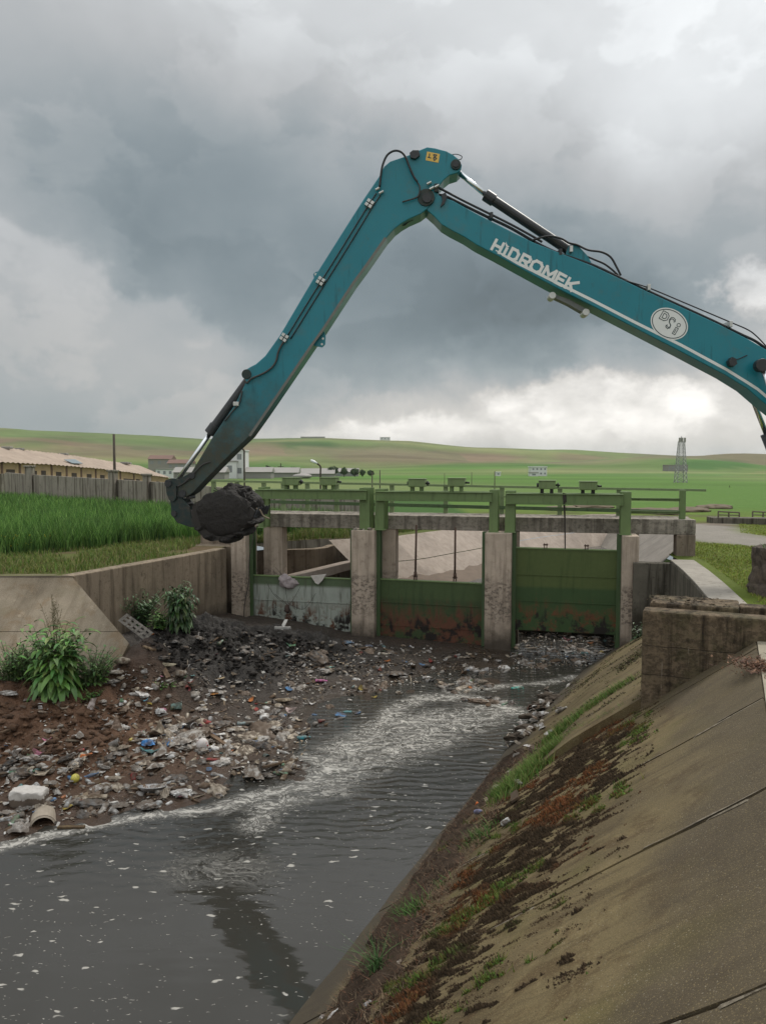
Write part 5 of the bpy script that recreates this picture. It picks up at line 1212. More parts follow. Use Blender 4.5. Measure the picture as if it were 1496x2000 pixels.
# poles and lamps
M_POLE=simple('weathered_pole',(.07,.055,.042),.9,0,.3,3); M_LAMP=simple('pale_lamp_housing',(.75,.76,.78),.3,0,.05,3)
def post(name,label,cat,px,D,ytop,r,group=None,ybase=None):
    a=atY(px,ytop,D); zb=ground_z(a.x,a.y)-.3; mb=MB(); mb.tube([(a.x,a.y,zb),(a.x,a.y,a.z)],[r,r*.7],8); return tag(mb.build(name,M_POLE,smooth=True),label,cat,group)
post('utility_pole','tall bare wooden pole rising behind the field wall pillar','pole',223,50,848,.11)
def lamp(px,D,ytop,side,lab,yb=None):
    a=atY(px,ytop,D); zb=ground_z(a.x,a.y)-.2; t=thing('street_lamp',lab,'street lamp',(a.x,a.y,zb),'street lamps beyond the sluice')
    mb=MB(); k=D/1510*8; mb.tube(catmull([Vector((a.x,a.y,zb)),Vector((a.x,a.y,a.z-.9)),Vector((a.x,a.y,a.z-.35)),Vector((a.x-.25*side,a.y,a.z-.1))],4),.07,8); mb.build('lamp_post',M_POLE,t,smooth=True)
    mb=MB(); p=Vector((a.x-.25*side,a.y,a.z-.1)); d=Vector((-side*.8,0,.42)).normalized(); mb.tube([p,p+d*.25,p+d*.55,p+d*.62],[.06,.12,.10,.03],8); mb.build('lamp_head',M_LAMP,t,smooth=True)
lamp(477,62,872,1,'street lamp with a pale head just right of the excavator stick, before the white house')
lamp(626,62,903,1,'street lamp with a pale head above the second hoist box from the left')
for (px,D,yt,yb,lab) in ((727,50,922,0,'thin dark post standing left of the middle gate, the left one of two'),(742,60,918,0,'thin dark post standing left of the middle gate, the right one of two'),(966,70,920,0,'thin pale post in the green plain right of the middle gate'),(1424,110,948,0,'thin post in the green plain right of the lattice tower'),(921,110,922,0,'thin post in the plain above the middle gate'),(868,120,924,0,'thin pale post in the plain above the right half of the middle gate'),(1467,80,985,0,'short thin post above the culvert railing on the right')): post('post',lab,'post',px,D,yt,.05)
a=gpt(549,260); t=thing('power_pole','small distant power pole with a crossarm left of the second street lamp','pole',tuple(a)); zt=atY(549,905,260).z
mb=MB(); mb.tube([a,(a.x,a.y,zt)],.16,6); mb.build('mast',M_POLE,t); mb=MB(); mb.box((-1,-.1,0),(1,.1,.2),Matrix.Translation((a.x,a.y,zt-1.2))); mb.build('crossarm',M_POLE,t)
# lattice tower
def lattice():
    D=150; b=gpt(1328,D,-1); zt=atY(1331,852,D).z; h=zt-b.z; t=thing('lattice_tower','slim grey lattice mast standing on the plain beyond the right end of the sluice','tower',tuple(b))
    M=simple('galvanised_steel',(.30,.30,.30),.6,.3,.15,.1); w0,w1=2.0,.8
    def c(k,i): w=w0+(w1-w0)*k; sx=((-1,-1),(1,-1),(1,1),(-1,1))[i]; return Vector((b.x+sx[0]*w/2,b.y+sx[1]*w/2,b.z+h*k))
    for i in range(4):
        mb=MB(); mb.tube([c(0,i),c(.9,i)],.065,5); mb.build('leg',M,t)
    ks=list(np.linspace(0,1,12)**.85*.9); mb=MB()
    for a_,b_ in zip(ks[:-1],ks[1:]):
        for i in range(4):
            j=(i+1)%4; mb.tube([c(a_,i),c(b_,j)],.04,4); mb.tube([c(a_,j),c(b_,i)],.04,4); mb.tube([c(b_,i),c(b_,j)],.04,4)
    mb.build('bracing',M,t)
    mb=MB(); mb.tube([(b.x,b.y,b.z+h*.9),(b.x,b.y,b.z+h)],[.3,.05],6); mb.build('mast_top',M,t)
    for k in range(3):
        mb=MB(); mb.box((-.16,-.12,-.45),(.16,.12,.45),Matrix.Translation((b.x+(-.5,0,.5)[k],b.y-.4,b.z+h*.925))); mb.build('antenna',B_GREY,t)
lattice()
# houses
def house(label,px,D,w,dp,h,wall,roofm,flat=True,zoff=0,nwin=3,name='house',group=None,rz=0,rows=1):
    c=gpt(px,D,zoff); t=thing(name,label,'house',tuple(c),group); t.rotation_euler=(0,0,rz)
    Mr=Matrix.Translation(c)@Matrix.Rotation(rz,4,'Z')
    def put(mb,n_,m_,par=t,bevel=0):
        o=mb.build(n_,m_,None); o.parent=par
        inv=Mr.inverted(); 
        for v in o.data.vertices: v.co=inv@v.co
        return o
    mb=MB(); mb.box((-w/2,-dp/2,-1.5),(w/2,dp/2,h),Mr); wl_=put(mb,'wall',wall)
    mb=MB()
    if flat: mb.box((-w/2-.2,-dp/2-.2,h+.002),(w/2+.2,dp/2+.2,h+.3),Mr)
    else: mb.prism([Mr@Vector((-w/2-.3,-dp/2-.4,h+.002)),Mr@Vector((-w/2-.3,dp/2+.4,h+.002)),Mr@Vector((-w/2-.3,0,h+dp*.22))],Mr.to_3x3()@Vector((w+.6,0,0)))
    put(mb,'roof',roofm)
    for r_ in range(rows):
        for k in range(nwin):
            x=-w/2+w*(k+.5)/nwin; z0=h*(r_+.38)/rows; z1=h*(r_+.78)/rows; ww=min(.7,w/nwin*.22); mb=MB(); mb.box((x-ww,-dp/2-.04,z0),(x+ww,-dp/2-.002,z1),Mr); put(mb,'window',B_WIN)
    return t
house('white two storey block with a blank upper wall beside the excavator stick',463,215,5.6,7,7.6,B_WHITE,B_WHITE,True,0,2,rows=2)
house('low white annexe with a dark window left of the white two storey block',440,213,7.5,6,4.6,B_WHITE,B_GREY,True,0,2)
house('cream flat roofed house left of the excavator stick',327,225,5,5,2.2,B_WHITE,B_GREY,True,.4,3)
house('low house with a red tiled roof behind the raised cylinder rod',356,300,9,7,2.4,B_BLOCK,B_RED,False,2.5,4)
house('small red roofed house farthest left in the village',318,310,9,7,3.2,B_BLOCK,B_RED,False,3.5,3)
house('low grey shed with a pale roof in front of the excavator stick',395,200,13,6,2.0,B_BLOCK,B_GREY,False,-.2,0)
house('long pale roofed shed right of the white two storey block',508,214,7,6,2.2,B_BLOCK,B_GREY,False,-.4,0)
house('pale roofed shed in the row behind the first street lamp',556,238,9,7,2.0,B_BLOCK,B_GREY,False,-.4,0)
house('grey roofed shed under the second street lamp',622,262,11,8,1.5,B_BLOCK,B_GREY,False,-.4,0)
house('pale shed at the right end of the village',676,280,9,6,2.0,B_BLOCK,B_GREY,False,-.4,2)
house('distant white house with two floors of windows above the raised gate',1049,300,6.0,6,3.4,B_WHITE,B_WHITE,True,0,4,rows=2)
house('tiny white hut left of the distant white house',1041,290,3,2,1.4,B_WHITE,B_GREY,True,-.2,1)
house('grey unfinished concrete building at the foot of the hill behind the tower',1317,430,11,8,3.2,B_BLOCK,B_BLOCK,True,0,6,rows=1)
house('lone pale house on the hill crest above the middle gate',752,1235,16,12,5,B_WHITE,B_GREY,True,0,3)
house('flat dark shed on the hill crest left of the lone pale house',612,1235,38,12,2.5,B_BLOCK,B_BLOCK,True,0,4)
house('tiny white hut in the plain over the right hoist of the middle gate',972,300,1.8,2,1.3,B_WHITE,B_WHITE,True,0,1)
for (px,D,lab) in ((590,212,'white sheet over a heap beside the village sheds'),):
    c=gpt(px,D); tag(lump('sheeted_heap',c+Vector((0,0,.6)),(2.6,2,.75),5,B_GREY,None,3,.15,.3),lab,'heap')
# long walled compound on the right hill
mb=MB(); P=[]
for px in range(1338,1484,12):
    D=1010; x=(px-748)/F*D; P.append((x,D,ground_z(x,D)))
wall_path(mb,[(p[0],p[1]) for p in P],2,[atY(px,892+ (px-1338)*.038,1010).z for px in range(1338,1484,12)],[p[2]-6 for p in P],1)
tag(mb.build('compound_wall',B_BLOCK),'long brown perimeter wall on the crest of the right hill','wall')
# culvert with railing on the right
cv=thing('culvert','low concrete culvert with two rail panels at the right edge beyond the track','culvert',tuple(atY(1450,1030,36)))
a=atY(1390,1026,36);b=atY(1520,1030,34.5); mb=MB(); d=(b-a); d.z=0
mb.prism([a-Vector((0,0,.6)),b-Vector((0,0,.6)),Vector((b.x,b.y,atY(1520,1013,34.5).z)),Vector((a.x,a.y,atY(1390,1011,36).z))],(.1,.9,0)); mb.build('culvert_wall',C_DARK,cv,bevel=.03)
for (x0,x1) in ((1402,1443),(1469,1510)):
    mb=MB(); A=[atY(x,y,36) for x,y in ((x0,1012),(x0,999),((x0+x1)/2,1000),(x1,1001),(x1,1012))]
    mb.tube([A[0],A[1]],.035,6); mb.tube([A[4],A[3]],.035,6); mb.tube([A[1],A[3]],.035,6); m2=A[0].lerp(A[1],.5); m3=A[4].lerp(A[3],.5); mb.tube([m2,m3],.025,6); c_=A[0].lerp(A[4],.5); mb.tube([c_,A[2]],.035,6)
    mb.build('rail_panel',simple('rusty_rail',(.12,.10,.07),.8),cv)
# broken block at the right edge of the picture
def rough_block():
    c=Vector((8.25,15.6,3.2)); bmx=bmesh.new(); bmesh.ops.create_cube(bmx,size=1); bmesh.ops.subdivide_edges(bmx,edges=bmx.edges,cuts=14,use_grid_fill=True)
    for v in bmx.verts:
        q=Vector((v.co.x*1.05,v.co.y*1.1,v.co.z*1.15)); q.z*=1+.06*q.x; n=mnoise.fractal(q*2.6+Vector((4,2,1)),1,2,5); q+=v.co.normalized()*.11*n+Vector((-.06 if q.z<-.2 else 0,0,0)); v.co=c+q
    t=thing('broken_block','rough brown broken masonry block with weeds on top at the right edge','masonry block',(8.25,15.6,2.75))
    bmx.verts.index_update(); mb=MB(); mb.add([v.co[:] for v in bmx.verts],[tuple(v.index for v in f.verts) for f in bmx.faces]); bmx.free()
    mb.build('block_body',simple('brown_rubble_masonry',(.105,.08,.06),.95,0,.5,4,bump=1.0,dirt=(.03,.022,.016),dirt_amt=.8),t,smooth=False)
    for z in (.32,-.05,-.3): mb=MB(); mb.tube([c+Vector((-.62,-.5,z)),c+Vector((.5,-.62,z+.02))],.012,5); mb.build('rebar',S_RUST,t)
    return t
BLOCKTHING=rough_block()
# dirt mounds behind the deck
M_DIRT=simple('dry_clod_soil',(.13,.10,.065),.95,0,.35,1.5,bump=.6)
for (px,D,rx,rz_,wh) in ((1262,44,1.3,.24,'under the rail of the right end bay, left one of two'),(1300,43,.9,.3,'under the rail of the right end bay, right one of two'),(1345,46,1.2,.22,'just right of the thick end post'),(1105,47,1.1,.2,'behind the raised gate portal, left one'),(1160,50,1.4,.2,'behind the raised gate portal, right one'),(1400,50,1.1,.2,'beside the left end of the culvert')):
    o=lump('soil_mound',gpt(px,D,.05),(rx,.9,rz_),px*.1,M_DIRT,None,4,.3,1.3); tag(o,'low brown soil heap '+wh,'soil heap','soil heaps behind the deck')
# small trees and hedges
M_LEAF=vcol('foliage',.65,.25,.3,1.2)
def leaf_cloud(n,rad,base,size,cols,seed,flat=1.0):
    r=np.random.default_rng(seed); d=r.normal(size=(n,3)); d/=np.linalg.norm(d,axis=1)[:,None]; rr=r.uniform(.35,1,n)**.5
    bump=np.array([1+.35*mnoise.noise(Vector(q*1.8+seed)) for q in d]); c=d*(rr*bump)[:,None]*np.array(rad)+np.array(base)
    u=r.normal(size=(n,3)); u/=np.linalg.norm(u,axis=1)[:,None]; w=np.cross(u,d); w/=np.linalg.norm(w,axis=1)[:,None]+1e-6; s=size*r.uniform(.6,1.4,n)[:,None]
    V=np.stack([c-u*s,c-w*s*.5,c+u*s,c+w*s*.5],1).reshape(-1,3); Fq=np.arange(4*n).reshape(-1,4)
    k=r.integers(0,len(cols),n); cl=np.array(cols)[k]*r.uniform(.7,1.3,(n,1)); return V,Fq,np.repeat(cl,4,axis=0)
TREEL=['dark bushy tree just right of the first street lamp','dark bushy tree behind the sheds left of the second street lamp','bushy tree right of the second street lamp, first of a row','bushy tree in the row right of the second street lamp, second','bushy tree in the row right of the second street lamp, third','smaller bushy tree at the right end of the row by the village','tree behind the village left of the red roofs','tree rising behind the red tiled roof left of the cylinder rod','tree behind the village just left of the excavator cylinder rod','tree behind the village hidden partly by the excavator stick','tree close behind the excavator stick above the low annexe','lone small tree left of the two thin dark posts','tree behind the white annexe left of the two storey block']
GRN=[(.035,.06,.02),(.05,.085,.026),(.028,.05,.02),(.06,.09,.035)]
for k,(px,D,h,w) in enumerate(((525,235,4,2.6),(575,255,3.6,2.4),(650,262,3.8,3.0),(672,258,3.4,2.4),(693,262,3.2,2.6),(708,266,2.6,2),(300,330,5,4),(325,335,5.5,4.5),(352,330,4.5,3.5),(385,335,5,4),(412,250,4,3),(724,270,2.4,2),(430,262,4.2,3))):
    b=gpt(px,D,-.2); t=thing('tree',TREEL[k],'tree',tuple(b),'small far trees around the village')
    mb=MB(); mb.tube([b,b+Vector((.1,0,h*.5))],[.18,.1],6); mb.build('trunk',M_POLE,t)
    V,Q,c=leaf_cloud(420,(w*(.42+.2*((k*7)%5)/4),w*.5,h*.34),(b.x,b.y,b.z+h*.62),.42,GRN,k+3); fast_mesh('crown',V,Q,M_LEAF,c,parent=t)
# ---------------------------------------------------------------- grass and crops
M_BLADE=vcol('grass_blades',.7,.2,.25,.8)
def blades(P,h,w,lean,cols,r,seg=2,colvar=.3,jit=None):     # P (n,3) roots, h (n,) heights -> arrays
    n=len(P); a=r.uniform(0,2*np.pi,n); side=np.column_stack([np.cos(a),np.sin(a),np.zeros(n)]); b=r.uniform(0,2*np.pi,n); ld=np.column_stack([np.cos(b),np.sin(b),np.zeros(n)])*(lean*r.uniform(.3,1.4,n)*h)[:,None]
    if jit is not None: ld=ld+jit
    rows=[]
    for k in range(seg+1):
        t=k/seg; c=P+ld*(t*t)+np.column_stack([np.zeros(n),np.zeros(n),h*t*(1-.12*t)]); ww=(w*(1-t*.92))[:,None] if hasattr(w,'__len__') else w*(1-t*.92)
        rows.append(c-side*ww); rows.append(c+side*ww)
    V=np.stack(rows,1).reshape(-1,3); m=2*(seg+1); base=(np.arange(n)*m)[:,None]
    Q=np.concatenate([base+np.array([2*k,2*k+1,2*k+3,2*k+2]) for k in range(seg)],0)
    cl=np.array(cols)[r.integers(0,len(cols),n)]*r.uniform(1-colvar,1+colvar,(n,1)); return V,Q,np.repeat(cl,m,axis=0)
def poly_in(P,poly):
    hp=np.array(poly);x,y=P[:,0],P[:,1];c=np.zeros(len(P),bool);n=len(hp)
    for i in range(n):
        (x1,y1),(x2,y2)=hp[i],hp[(i+1)%n]; k=((y1>y)!=(y2>y)); t=(x2-x1)*(y-y1)/((y2-y1) if y2!=y1 else 1e-9)+x1; c^=(k&(x<t))
    return c
def gz_arr(P): return np.array([ground_z(a,b) for a,b in P])
def wheat():
    r=np.random.default_rng(5); n=150000
    d=21+ (r.uniform(0,1,n)**1.7)*45; px=r.uniform(-120,800,n); X=(px-748)/F*d; P=np.column_stack([X,d])
    front=np.array([wf(x) for x in P[:,0]]); k=(P[:,1]>front+.25*np.sin(P[:,0]*2.1)*.4)
    # behind the field wall no crop; canal side limit
    wl=np.interp(P[:,0],[p.x for p in PW],[p.y for p in PW]); k&=(P[:,1]<wl-.3)
    k&=~poly_in(P,HOLE); k&=(P[:,0]<(P[:,1]-27)*.5-1.0)
    # a trodden gap across the crop
    gap=np.abs(P[:,1]-(38.5+P[:,0]*.12+np.sin(P[:,0]*.4)*.5)); k&=~((gap<.55)&(r.uniform(0,1,n)<.85))
    P=P[k]; n=len(P); z=gz_arr(P); u=np.array([mnoise.noise((a*.45,b*.45,0)) for a,b in P])
    fr=np.array([wf(x) for x in P[:,0]]); h=(.92+.16*u)*r.uniform(.68,1.18,n)*np.clip(.7+(P[:,1]-fr)*.5,.7,1); sc=np.clip(P[:,1]/24,1,2.4)
    V,Q,c=blades(np.column_stack([P,z-.02]),h,.0155*sc,.34,[(.12,.235,.046),(.08,.18,.036),(.17,.29,.07),(.045,.11,.026)],r,2,.42)
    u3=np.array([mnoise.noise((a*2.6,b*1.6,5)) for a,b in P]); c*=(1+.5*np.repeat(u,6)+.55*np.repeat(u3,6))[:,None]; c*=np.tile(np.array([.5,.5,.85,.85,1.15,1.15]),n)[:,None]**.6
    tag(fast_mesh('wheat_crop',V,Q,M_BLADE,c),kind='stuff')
wheat()
def verge():
    r=np.random.default_rng(6); n=120000
    P=np.column_stack([r.uniform(-17,3,n),r.uniform(18.4,38,n)]); front=np.array([wf(x) for x in P[:,0]])
    px=748+F*P[:,0]/P[:,1]; k=(P[:,1]<front+.5)&~poly_in(P,HOLE)&(px>-60)&(P[:,0]<(P[:,1]-27)*.5-.7)
    wingx=np.interp(P[:,1],[18.3,20.3,22.3,24.3],[-7.75,-6.95,-6.1,-5.3]); k&=~((P[:,1]<25)&(P[:,0]>wingx-.05)); k&=~((P[:,1]<18.75))
    k&=~((P[:,0]>-6.05)&(P[:,1]>23.2)&(P[:,1]<25.9)&(P[:,0]<-2.6))
    u=np.array([mnoise.noise((a*.7,b*.7,2)) for a,b in P]); k&=(u>-.42+.5*np.exp(-((P[:,1]-front+.6)/.45)**2)); 
    P=P[k];u=u[k];n=len(P); near=np.clip((P[:,1]-18)/4,.4,1)
    h=r.uniform(.06,.22,n)*(1+.9*np.clip(u,0,1)); wall=(P[:,0]>-3.2); h[wall]*=1.9
    V,Q,c=blades(np.column_stack([P,gz_arr(P)-.01]),h,.011,.5,[(.15,.20,.04),(.105,.175,.034),(.21,.22,.065),(.22,.19,.09),(.085,.16,.03)],r,2,.3)
    tag(fast_mesh('verge_grass',V,Q,M_BLADE,c),kind='stuff')
    # right bank turf
    n=70000; d=13.5+r.uniform(0,1,n)**1.5*26; px=r.uniform(1230,1560,n); P=np.column_stack([(px-748)/F*d,d]); k=~poly_in(P,HOLE)
    pathx=np.interp(P[:,1],[13,14.9,17.3,19.3,21.35],[6.9,7.35,7.95,8.45,8.9]); k&=~((P[:,1]<22.6)&(P[:,0]<pathx)); k&=~((np.abs(P[:,0]-8.25)<.55)&(np.abs(P[:,1]-15.6)<.55))
    tr=np.array([seg_dist(TRACK,a,b) for a,b in P]); k&=(tr>1.9); x0,x1=gp(1320,1060,D0)[0],xr; 
    P=P[k]; n=len(P); q=(np.array([(Vector((a,b,0))-GO).dot(EX) for a,b in P]),np.array([(Vector((a,b,0))-GO).dot(EY) for a,b in P])); k=~((q[0]>x0-.05)&(q[0]<x1+.05)&(q[1]>D0-.1)&(q[1]<D0+.7)); P=P[k]; n=len(P)
    u=np.array([mnoise.noise((a*.5,b*.5,7)) for a,b in P]); h=r.uniform(.02,.06,n)*(1+1.0*np.clip(u,0,1))
    V,Q,c=blades(np.column_stack([P,gz_arr(P)-.01]),h,.012*np.clip(P[:,1]/18,1,2),.6,[(.25,.31,.05),(.19,.28,.045),(.30,.32,.075),(.24,.22,.07)],r,1,.3)
    tag(fast_mesh('bank_turf',V,Q,M_BLADE,c),kind='stuff')
verge()
# yellow flowers
def flowers():
    M=simple('yellow_petals',(.55,.45,.03),.7,0,.2,5)
    for (px,py,z,sx,n,lab) in ((18,1078,2.9,1.0,90,'clump of small yellow flowers at the left edge in front of the wheat'),(388,1048,2.9,.5,40,'few small yellow flowers beside the left end of the sluice')):
        c=atZ(px,py,z-.1); r=np.random.default_rng(px); t=thing('flower_clump',lab,'flowers',(c.x,c.y,2.75))
        P=np.column_stack([r.normal(c.x,sx*.4,n),r.normal(c.y,.25,n)]); h=r.uniform(.3,.65,n); V,Q,cc=blades(np.column_stack([P,np.full(n,2.75)]),h,.008,.2,[(.08,.13,.03)],r,2); fast_mesh('stems',V,Q,M_BLADE,cc,parent=t)
        tips=V.reshape(n,-1,3)[:,-1]; Vs=[];Qs=[]
        for k,p in enumerate(tips):
            for j in range(2):
                a=r.uniform(0,6.28); q=p+r.normal(0,.03,3); s=.022; b=len(Vs); Vs+= [q+[s*math.cos(a),s*math.sin(a),0],q+[0,0,s],q-[s*math.cos(a),s*math.sin(a),0],q-[0,0,s]]; Qs.append((b,b+1,b+2,b+3))
        fast_mesh('blossoms',np.array(Vs),np.array(Qs),M,parent=t)
flowers()
# broad leaved weeds
def leaf_strip(mb_v,mb_f,mb_c,root,dir_,up,L,w,droop,col,seg=5):
    side=dir_.cross(up); side=side.normalized() if side.length>1e-4 else Vector((1,0,0)); p=root.copy(); d=dir_.normalized(); b=len(mb_v)
    for k in range(seg+1):
        t=k/seg; ww=w*(math.sin(math.pi*min(1,.06+t*.94))**.75)*(1 if t<.6 else 1-.3*(t-.6)); fold=up*ww*.35
        mb_v+= [p-side*ww+fold,p,p+side*ww+fold]; mb_c+= [tuple(x*.85 for x in col),col,tuple(x*1.12 for x in col)]
        d=(d+Vector((0,0,-droop/seg))).normalized(); p=p+d*(L/seg); up=(side.cross(d)).normalized()
    for k in range(seg):
        a=b+3*k; mb_f+= [(a,a+1,a+4,a+3),(a+1,a+2,a+5,a+4)]
M_WEED=vcol('weed_leaves',.5,.4,.2,4)
def weed(label,root,stems,height,spread,leafL,leafW,per,cols,seed,droop=1.2,group=None,rosette=0,stalks=0,name='weed'):
    rd=random.Random(seed); t=thing(name,label,'weed',tuple(root),group); V=[];Fq=[];C=[]; mbS=MB()
    for i in range(stems):
        a=rd.uniform(0,6.28); tilt=rd.uniform(.05,1)**.7*spread; H=height*rd.uniform(.55,1.0)*(1-.35*tilt/max(spread,.01)*.6); d=Vector((math.cos(a)*tilt,math.sin(a)*tilt,1)); 
        base=Vector(root)+Vector((math.cos(a),math.sin(a),0))*rd.uniform(0,.12)*spread*2; pts=[base+Vector((d.x*H*k*k*.9,d.y*H*k*k*.9,H*k)) for k in (0,.25,.5,.75,1)]; mbS.tube(pts,[.011,.010,.008,.006,.003],5,cap=False)
        for j in range(per):
            k=(j+.6)/per; k=.1+.9*k; q=k*4; i0=min(3,int(q)); p=pts[i0].lerp(pts[i0+1],q-i0); aa=a+j*2.4+rd.uniform(-.4,.4); up=.75 if k>.75 else .3; ld=Vector((math.cos(aa),math.sin(aa),up+rd.uniform(-.2,.3))); c=cols[rd.randrange(len(cols))]; s=(1.15-.55*k)*rd.uniform(.75,1.2)
            leaf_strip(V,Fq,C,p,ld,Vector((0,0,1)),leafL*s,leafW*s,droop*rd.uniform(.6,1.5),tuple(x*rd.uniform(.8,1.25) for x in c))
    for j in range(rosette):
        a=rd.uniform(0,6.28); ld=Vector((math.cos(a),math.sin(a),rd.uniform(.1,.9))); leaf_strip(V,Fq,C,Vector(root)+Vector((rd.gauss(0,.1),rd.gauss(0,.1),rd.uniform(.02,.3))),ld,Vector((0,0,1)),leafL*rd.uniform(1.1,1.7),leafW*rd.uniform(1,1.4),droop*1.5,cols[rd.randrange(len(cols))])
    mbS.build('stem',simple('weed_stems',(.09,.12,.05),.7) if 'weed_stems' not in bpy.data.materials else bpy.data.materials['weed_stems'],t)
    fast_mesh('leaves',np.array([tuple(v) for v in V]),np.array(Fq),M_WEED,np.array(C),parent=t)
    if stalks:
        ms=MB()
        for j in range(stalks):
            a=rd.uniform(0,6.28); tl=rd.uniform(0,.35); H=height*rd.uniform(1.05,1.35); p0=Vector(root)+Vector((rd.gauss(0,.12),rd.gauss(0,.12),height*.4)); p1=Vector(root)+Vector((math.cos(a)*tl*1.2,math.sin(a)*tl*1.2,H)); ms.tube([p0,p0.lerp(p1,.6),p1],[.006,.004,.002],4)
            for k in range(9): q=p0.lerp(p1,.55+.45*k/9); e=Vector((rd.uniform(-.05,.05),rd.uniform(-.05,.05),.04)); ms.tube([q,q+e],[.003,.006],4)
        ms.build('seed_stalk',simple('seed_stalks',(.12,.10,.05),.8),t)
    return t
WG=[(.09,.19,.04),(.12,.23,.05),(.06,.135,.032),(.15,.25,.07)]
wz=lambda px,py:hit_ground(px,py)-Vector((0,0,.03))
weed('large leafy weed clump with long drooping leaves growing on the brown mud at left',wz(112,1340),64,1.45,.78,.44,.056,11,WG,1,1.3,None,120,12)
weed('lower small leaved weed at the left edge beside the large leafy weed',wz(25,1328),60,.85,.95,.15,.028,9,[(.075,.15,.04),(.095,.17,.045)],2,.6)
weed('small leaved weed between the left edge and the large leafy weed',wz(64,1325),44,.9,.8,.15,.026,9,[(.07,.14,.038),(.09,.16,.042)],12,.6)
weed('small leaved weed on the right side of the large leafy weed',wz(182,1335),54,.85,.9,.16,.028,9,[(.075,.15,.04),(.095,.17,.045)],3,.6)
weed('tiny green weed in the mud below the large leafy weed',wz(185,1362),12,.22,.8,.12,.02,6,WG,4,.6)
weed('small green sprout on the brown mud right of the large leafy weed',wz(318,1345),9,.16,.9,.1,.016,6,WG,14,.6)
rA=hit_ground(268,1226); weed('feathery low bush at the foot of the left wing wall',rA,110,1.1,1.1,.19,.026,13,[(.065,.13,.05),(.085,.16,.06),(.05,.105,.04)],5,.5)
rA=hit_ground(318,1228); weed('short broad leaved weed at the foot of the wing wall between two bushes',hit_ground(308,1230),30,.5,.9,.18,.04,6,WG,6,.6)
rB=hit_ground(352,1222); weed('dark drooping leaved bush against the left wing wall',rB,54,1.3,.55,.36,.048,11,[(.045,.09,.028),(.065,.12,.038),(.035,.07,.024)],7,2.2)
# grass on the bank slope
def tuft(label,px,py,n,h,cols,seed,group=None,lean=.7,spread=.09,name='grass_tuft'):
    r=np.random.default_rng(seed); c=slope_hit(px,py); P=np.array(c)+np.array(CD)*r.normal(0,spread,(n,1))+np.array(SN.cross(CD))*r.normal(0,spread,(n,1)); 
    V,Q,cc=blades(P-np.array(SN)*.01,h*r.uniform(.5,1.15,n),.007,lean,cols,r,3,.25,jit=-np.array(CN)*.05); o=fast_mesh(name,V,Q,M_BLADE,cc); return tag(o,label,'grass tuft',group)
GG=[(.06,.13,.03),(.08,.16,.035),(.045,.105,.025)]
tuft('bright green grass tuft on the brown strip at mid slope above the water',808,1783,150,.17,GG,31)
tuft('thin green shoot just left of the bright grass tuft on the brown strip',776,1792,30,.15,GG,32,spread=.03)
tuft('long bladed grass tuft nearest the photographer, on the lower slope',735,1902,70,.34,[(.06,.12,.04),(.08,.15,.05)],33,lean=1.0,spread=.05)
tuft('small green tuft on the brown strip above the bright grass tuft',862,1730,40,.08,GG,34,spread=.05)
tuft('small pale tuft on the brown strip below the bright grass tuft',762,1852,50,.12,[(.07,.11,.04)],35,spread=.05)
tuft('green grass tuft beside the white can on the slope',935,1635,170,.13,GG,36,spread=.16)
def slope_band():
    r=np.random.default_rng(8); Ps=[];Hs=[]
    for (pts,w,n,h) in (([(1235,1345),(1190,1372),(1150,1400),(1110,1428),(1075,1455)],.2,5200,.17),([(1225,1392),(1180,1415),(1130,1436),(1085,1462)],.13,3000,.15),([(1085,1468),(1050,1495),(1020,1520),(990,1550)],.26,7500,.19),([(985,1545),(965,1562)],.10,900,.15)):
        for _ in range(n):
            q=r.uniform(0,len(pts)-1.001); i=int(q); f=q-i; px=pts[i][0]*(1-f)+pts[i+1][0]*f; py=pts[i][1]*(1-f)+pts[i+1][1]*f; c=slope_hit(px,py); off=r.normal(0,w*.6,2); p=c+CD*off[0]+SN.cross(CD)*off[1]
            if mnoise.noise((p.x*2.2,p.y*2.2,1))>-.25: Ps.append(tuple(p+SN*.05 if pts[0][1]<1350 else p)); Hs.append(h*r.uniform(.4,1.1))
    P=np.array(Ps); V,Q,c=blades(P,np.array(Hs),.008,.6,[(.11,.20,.04),(.08,.165,.034),(.15,.21,.05),(.18,.18,.065)],r,2,.3); 
    yel=np.array([mnoise.noise((a*.8,b*.8,3)) for a,b,_ in P])
    tag(fast_mesh('slope_grass',V,Q,M_BLADE,c),kind='stuff')
slope_band()
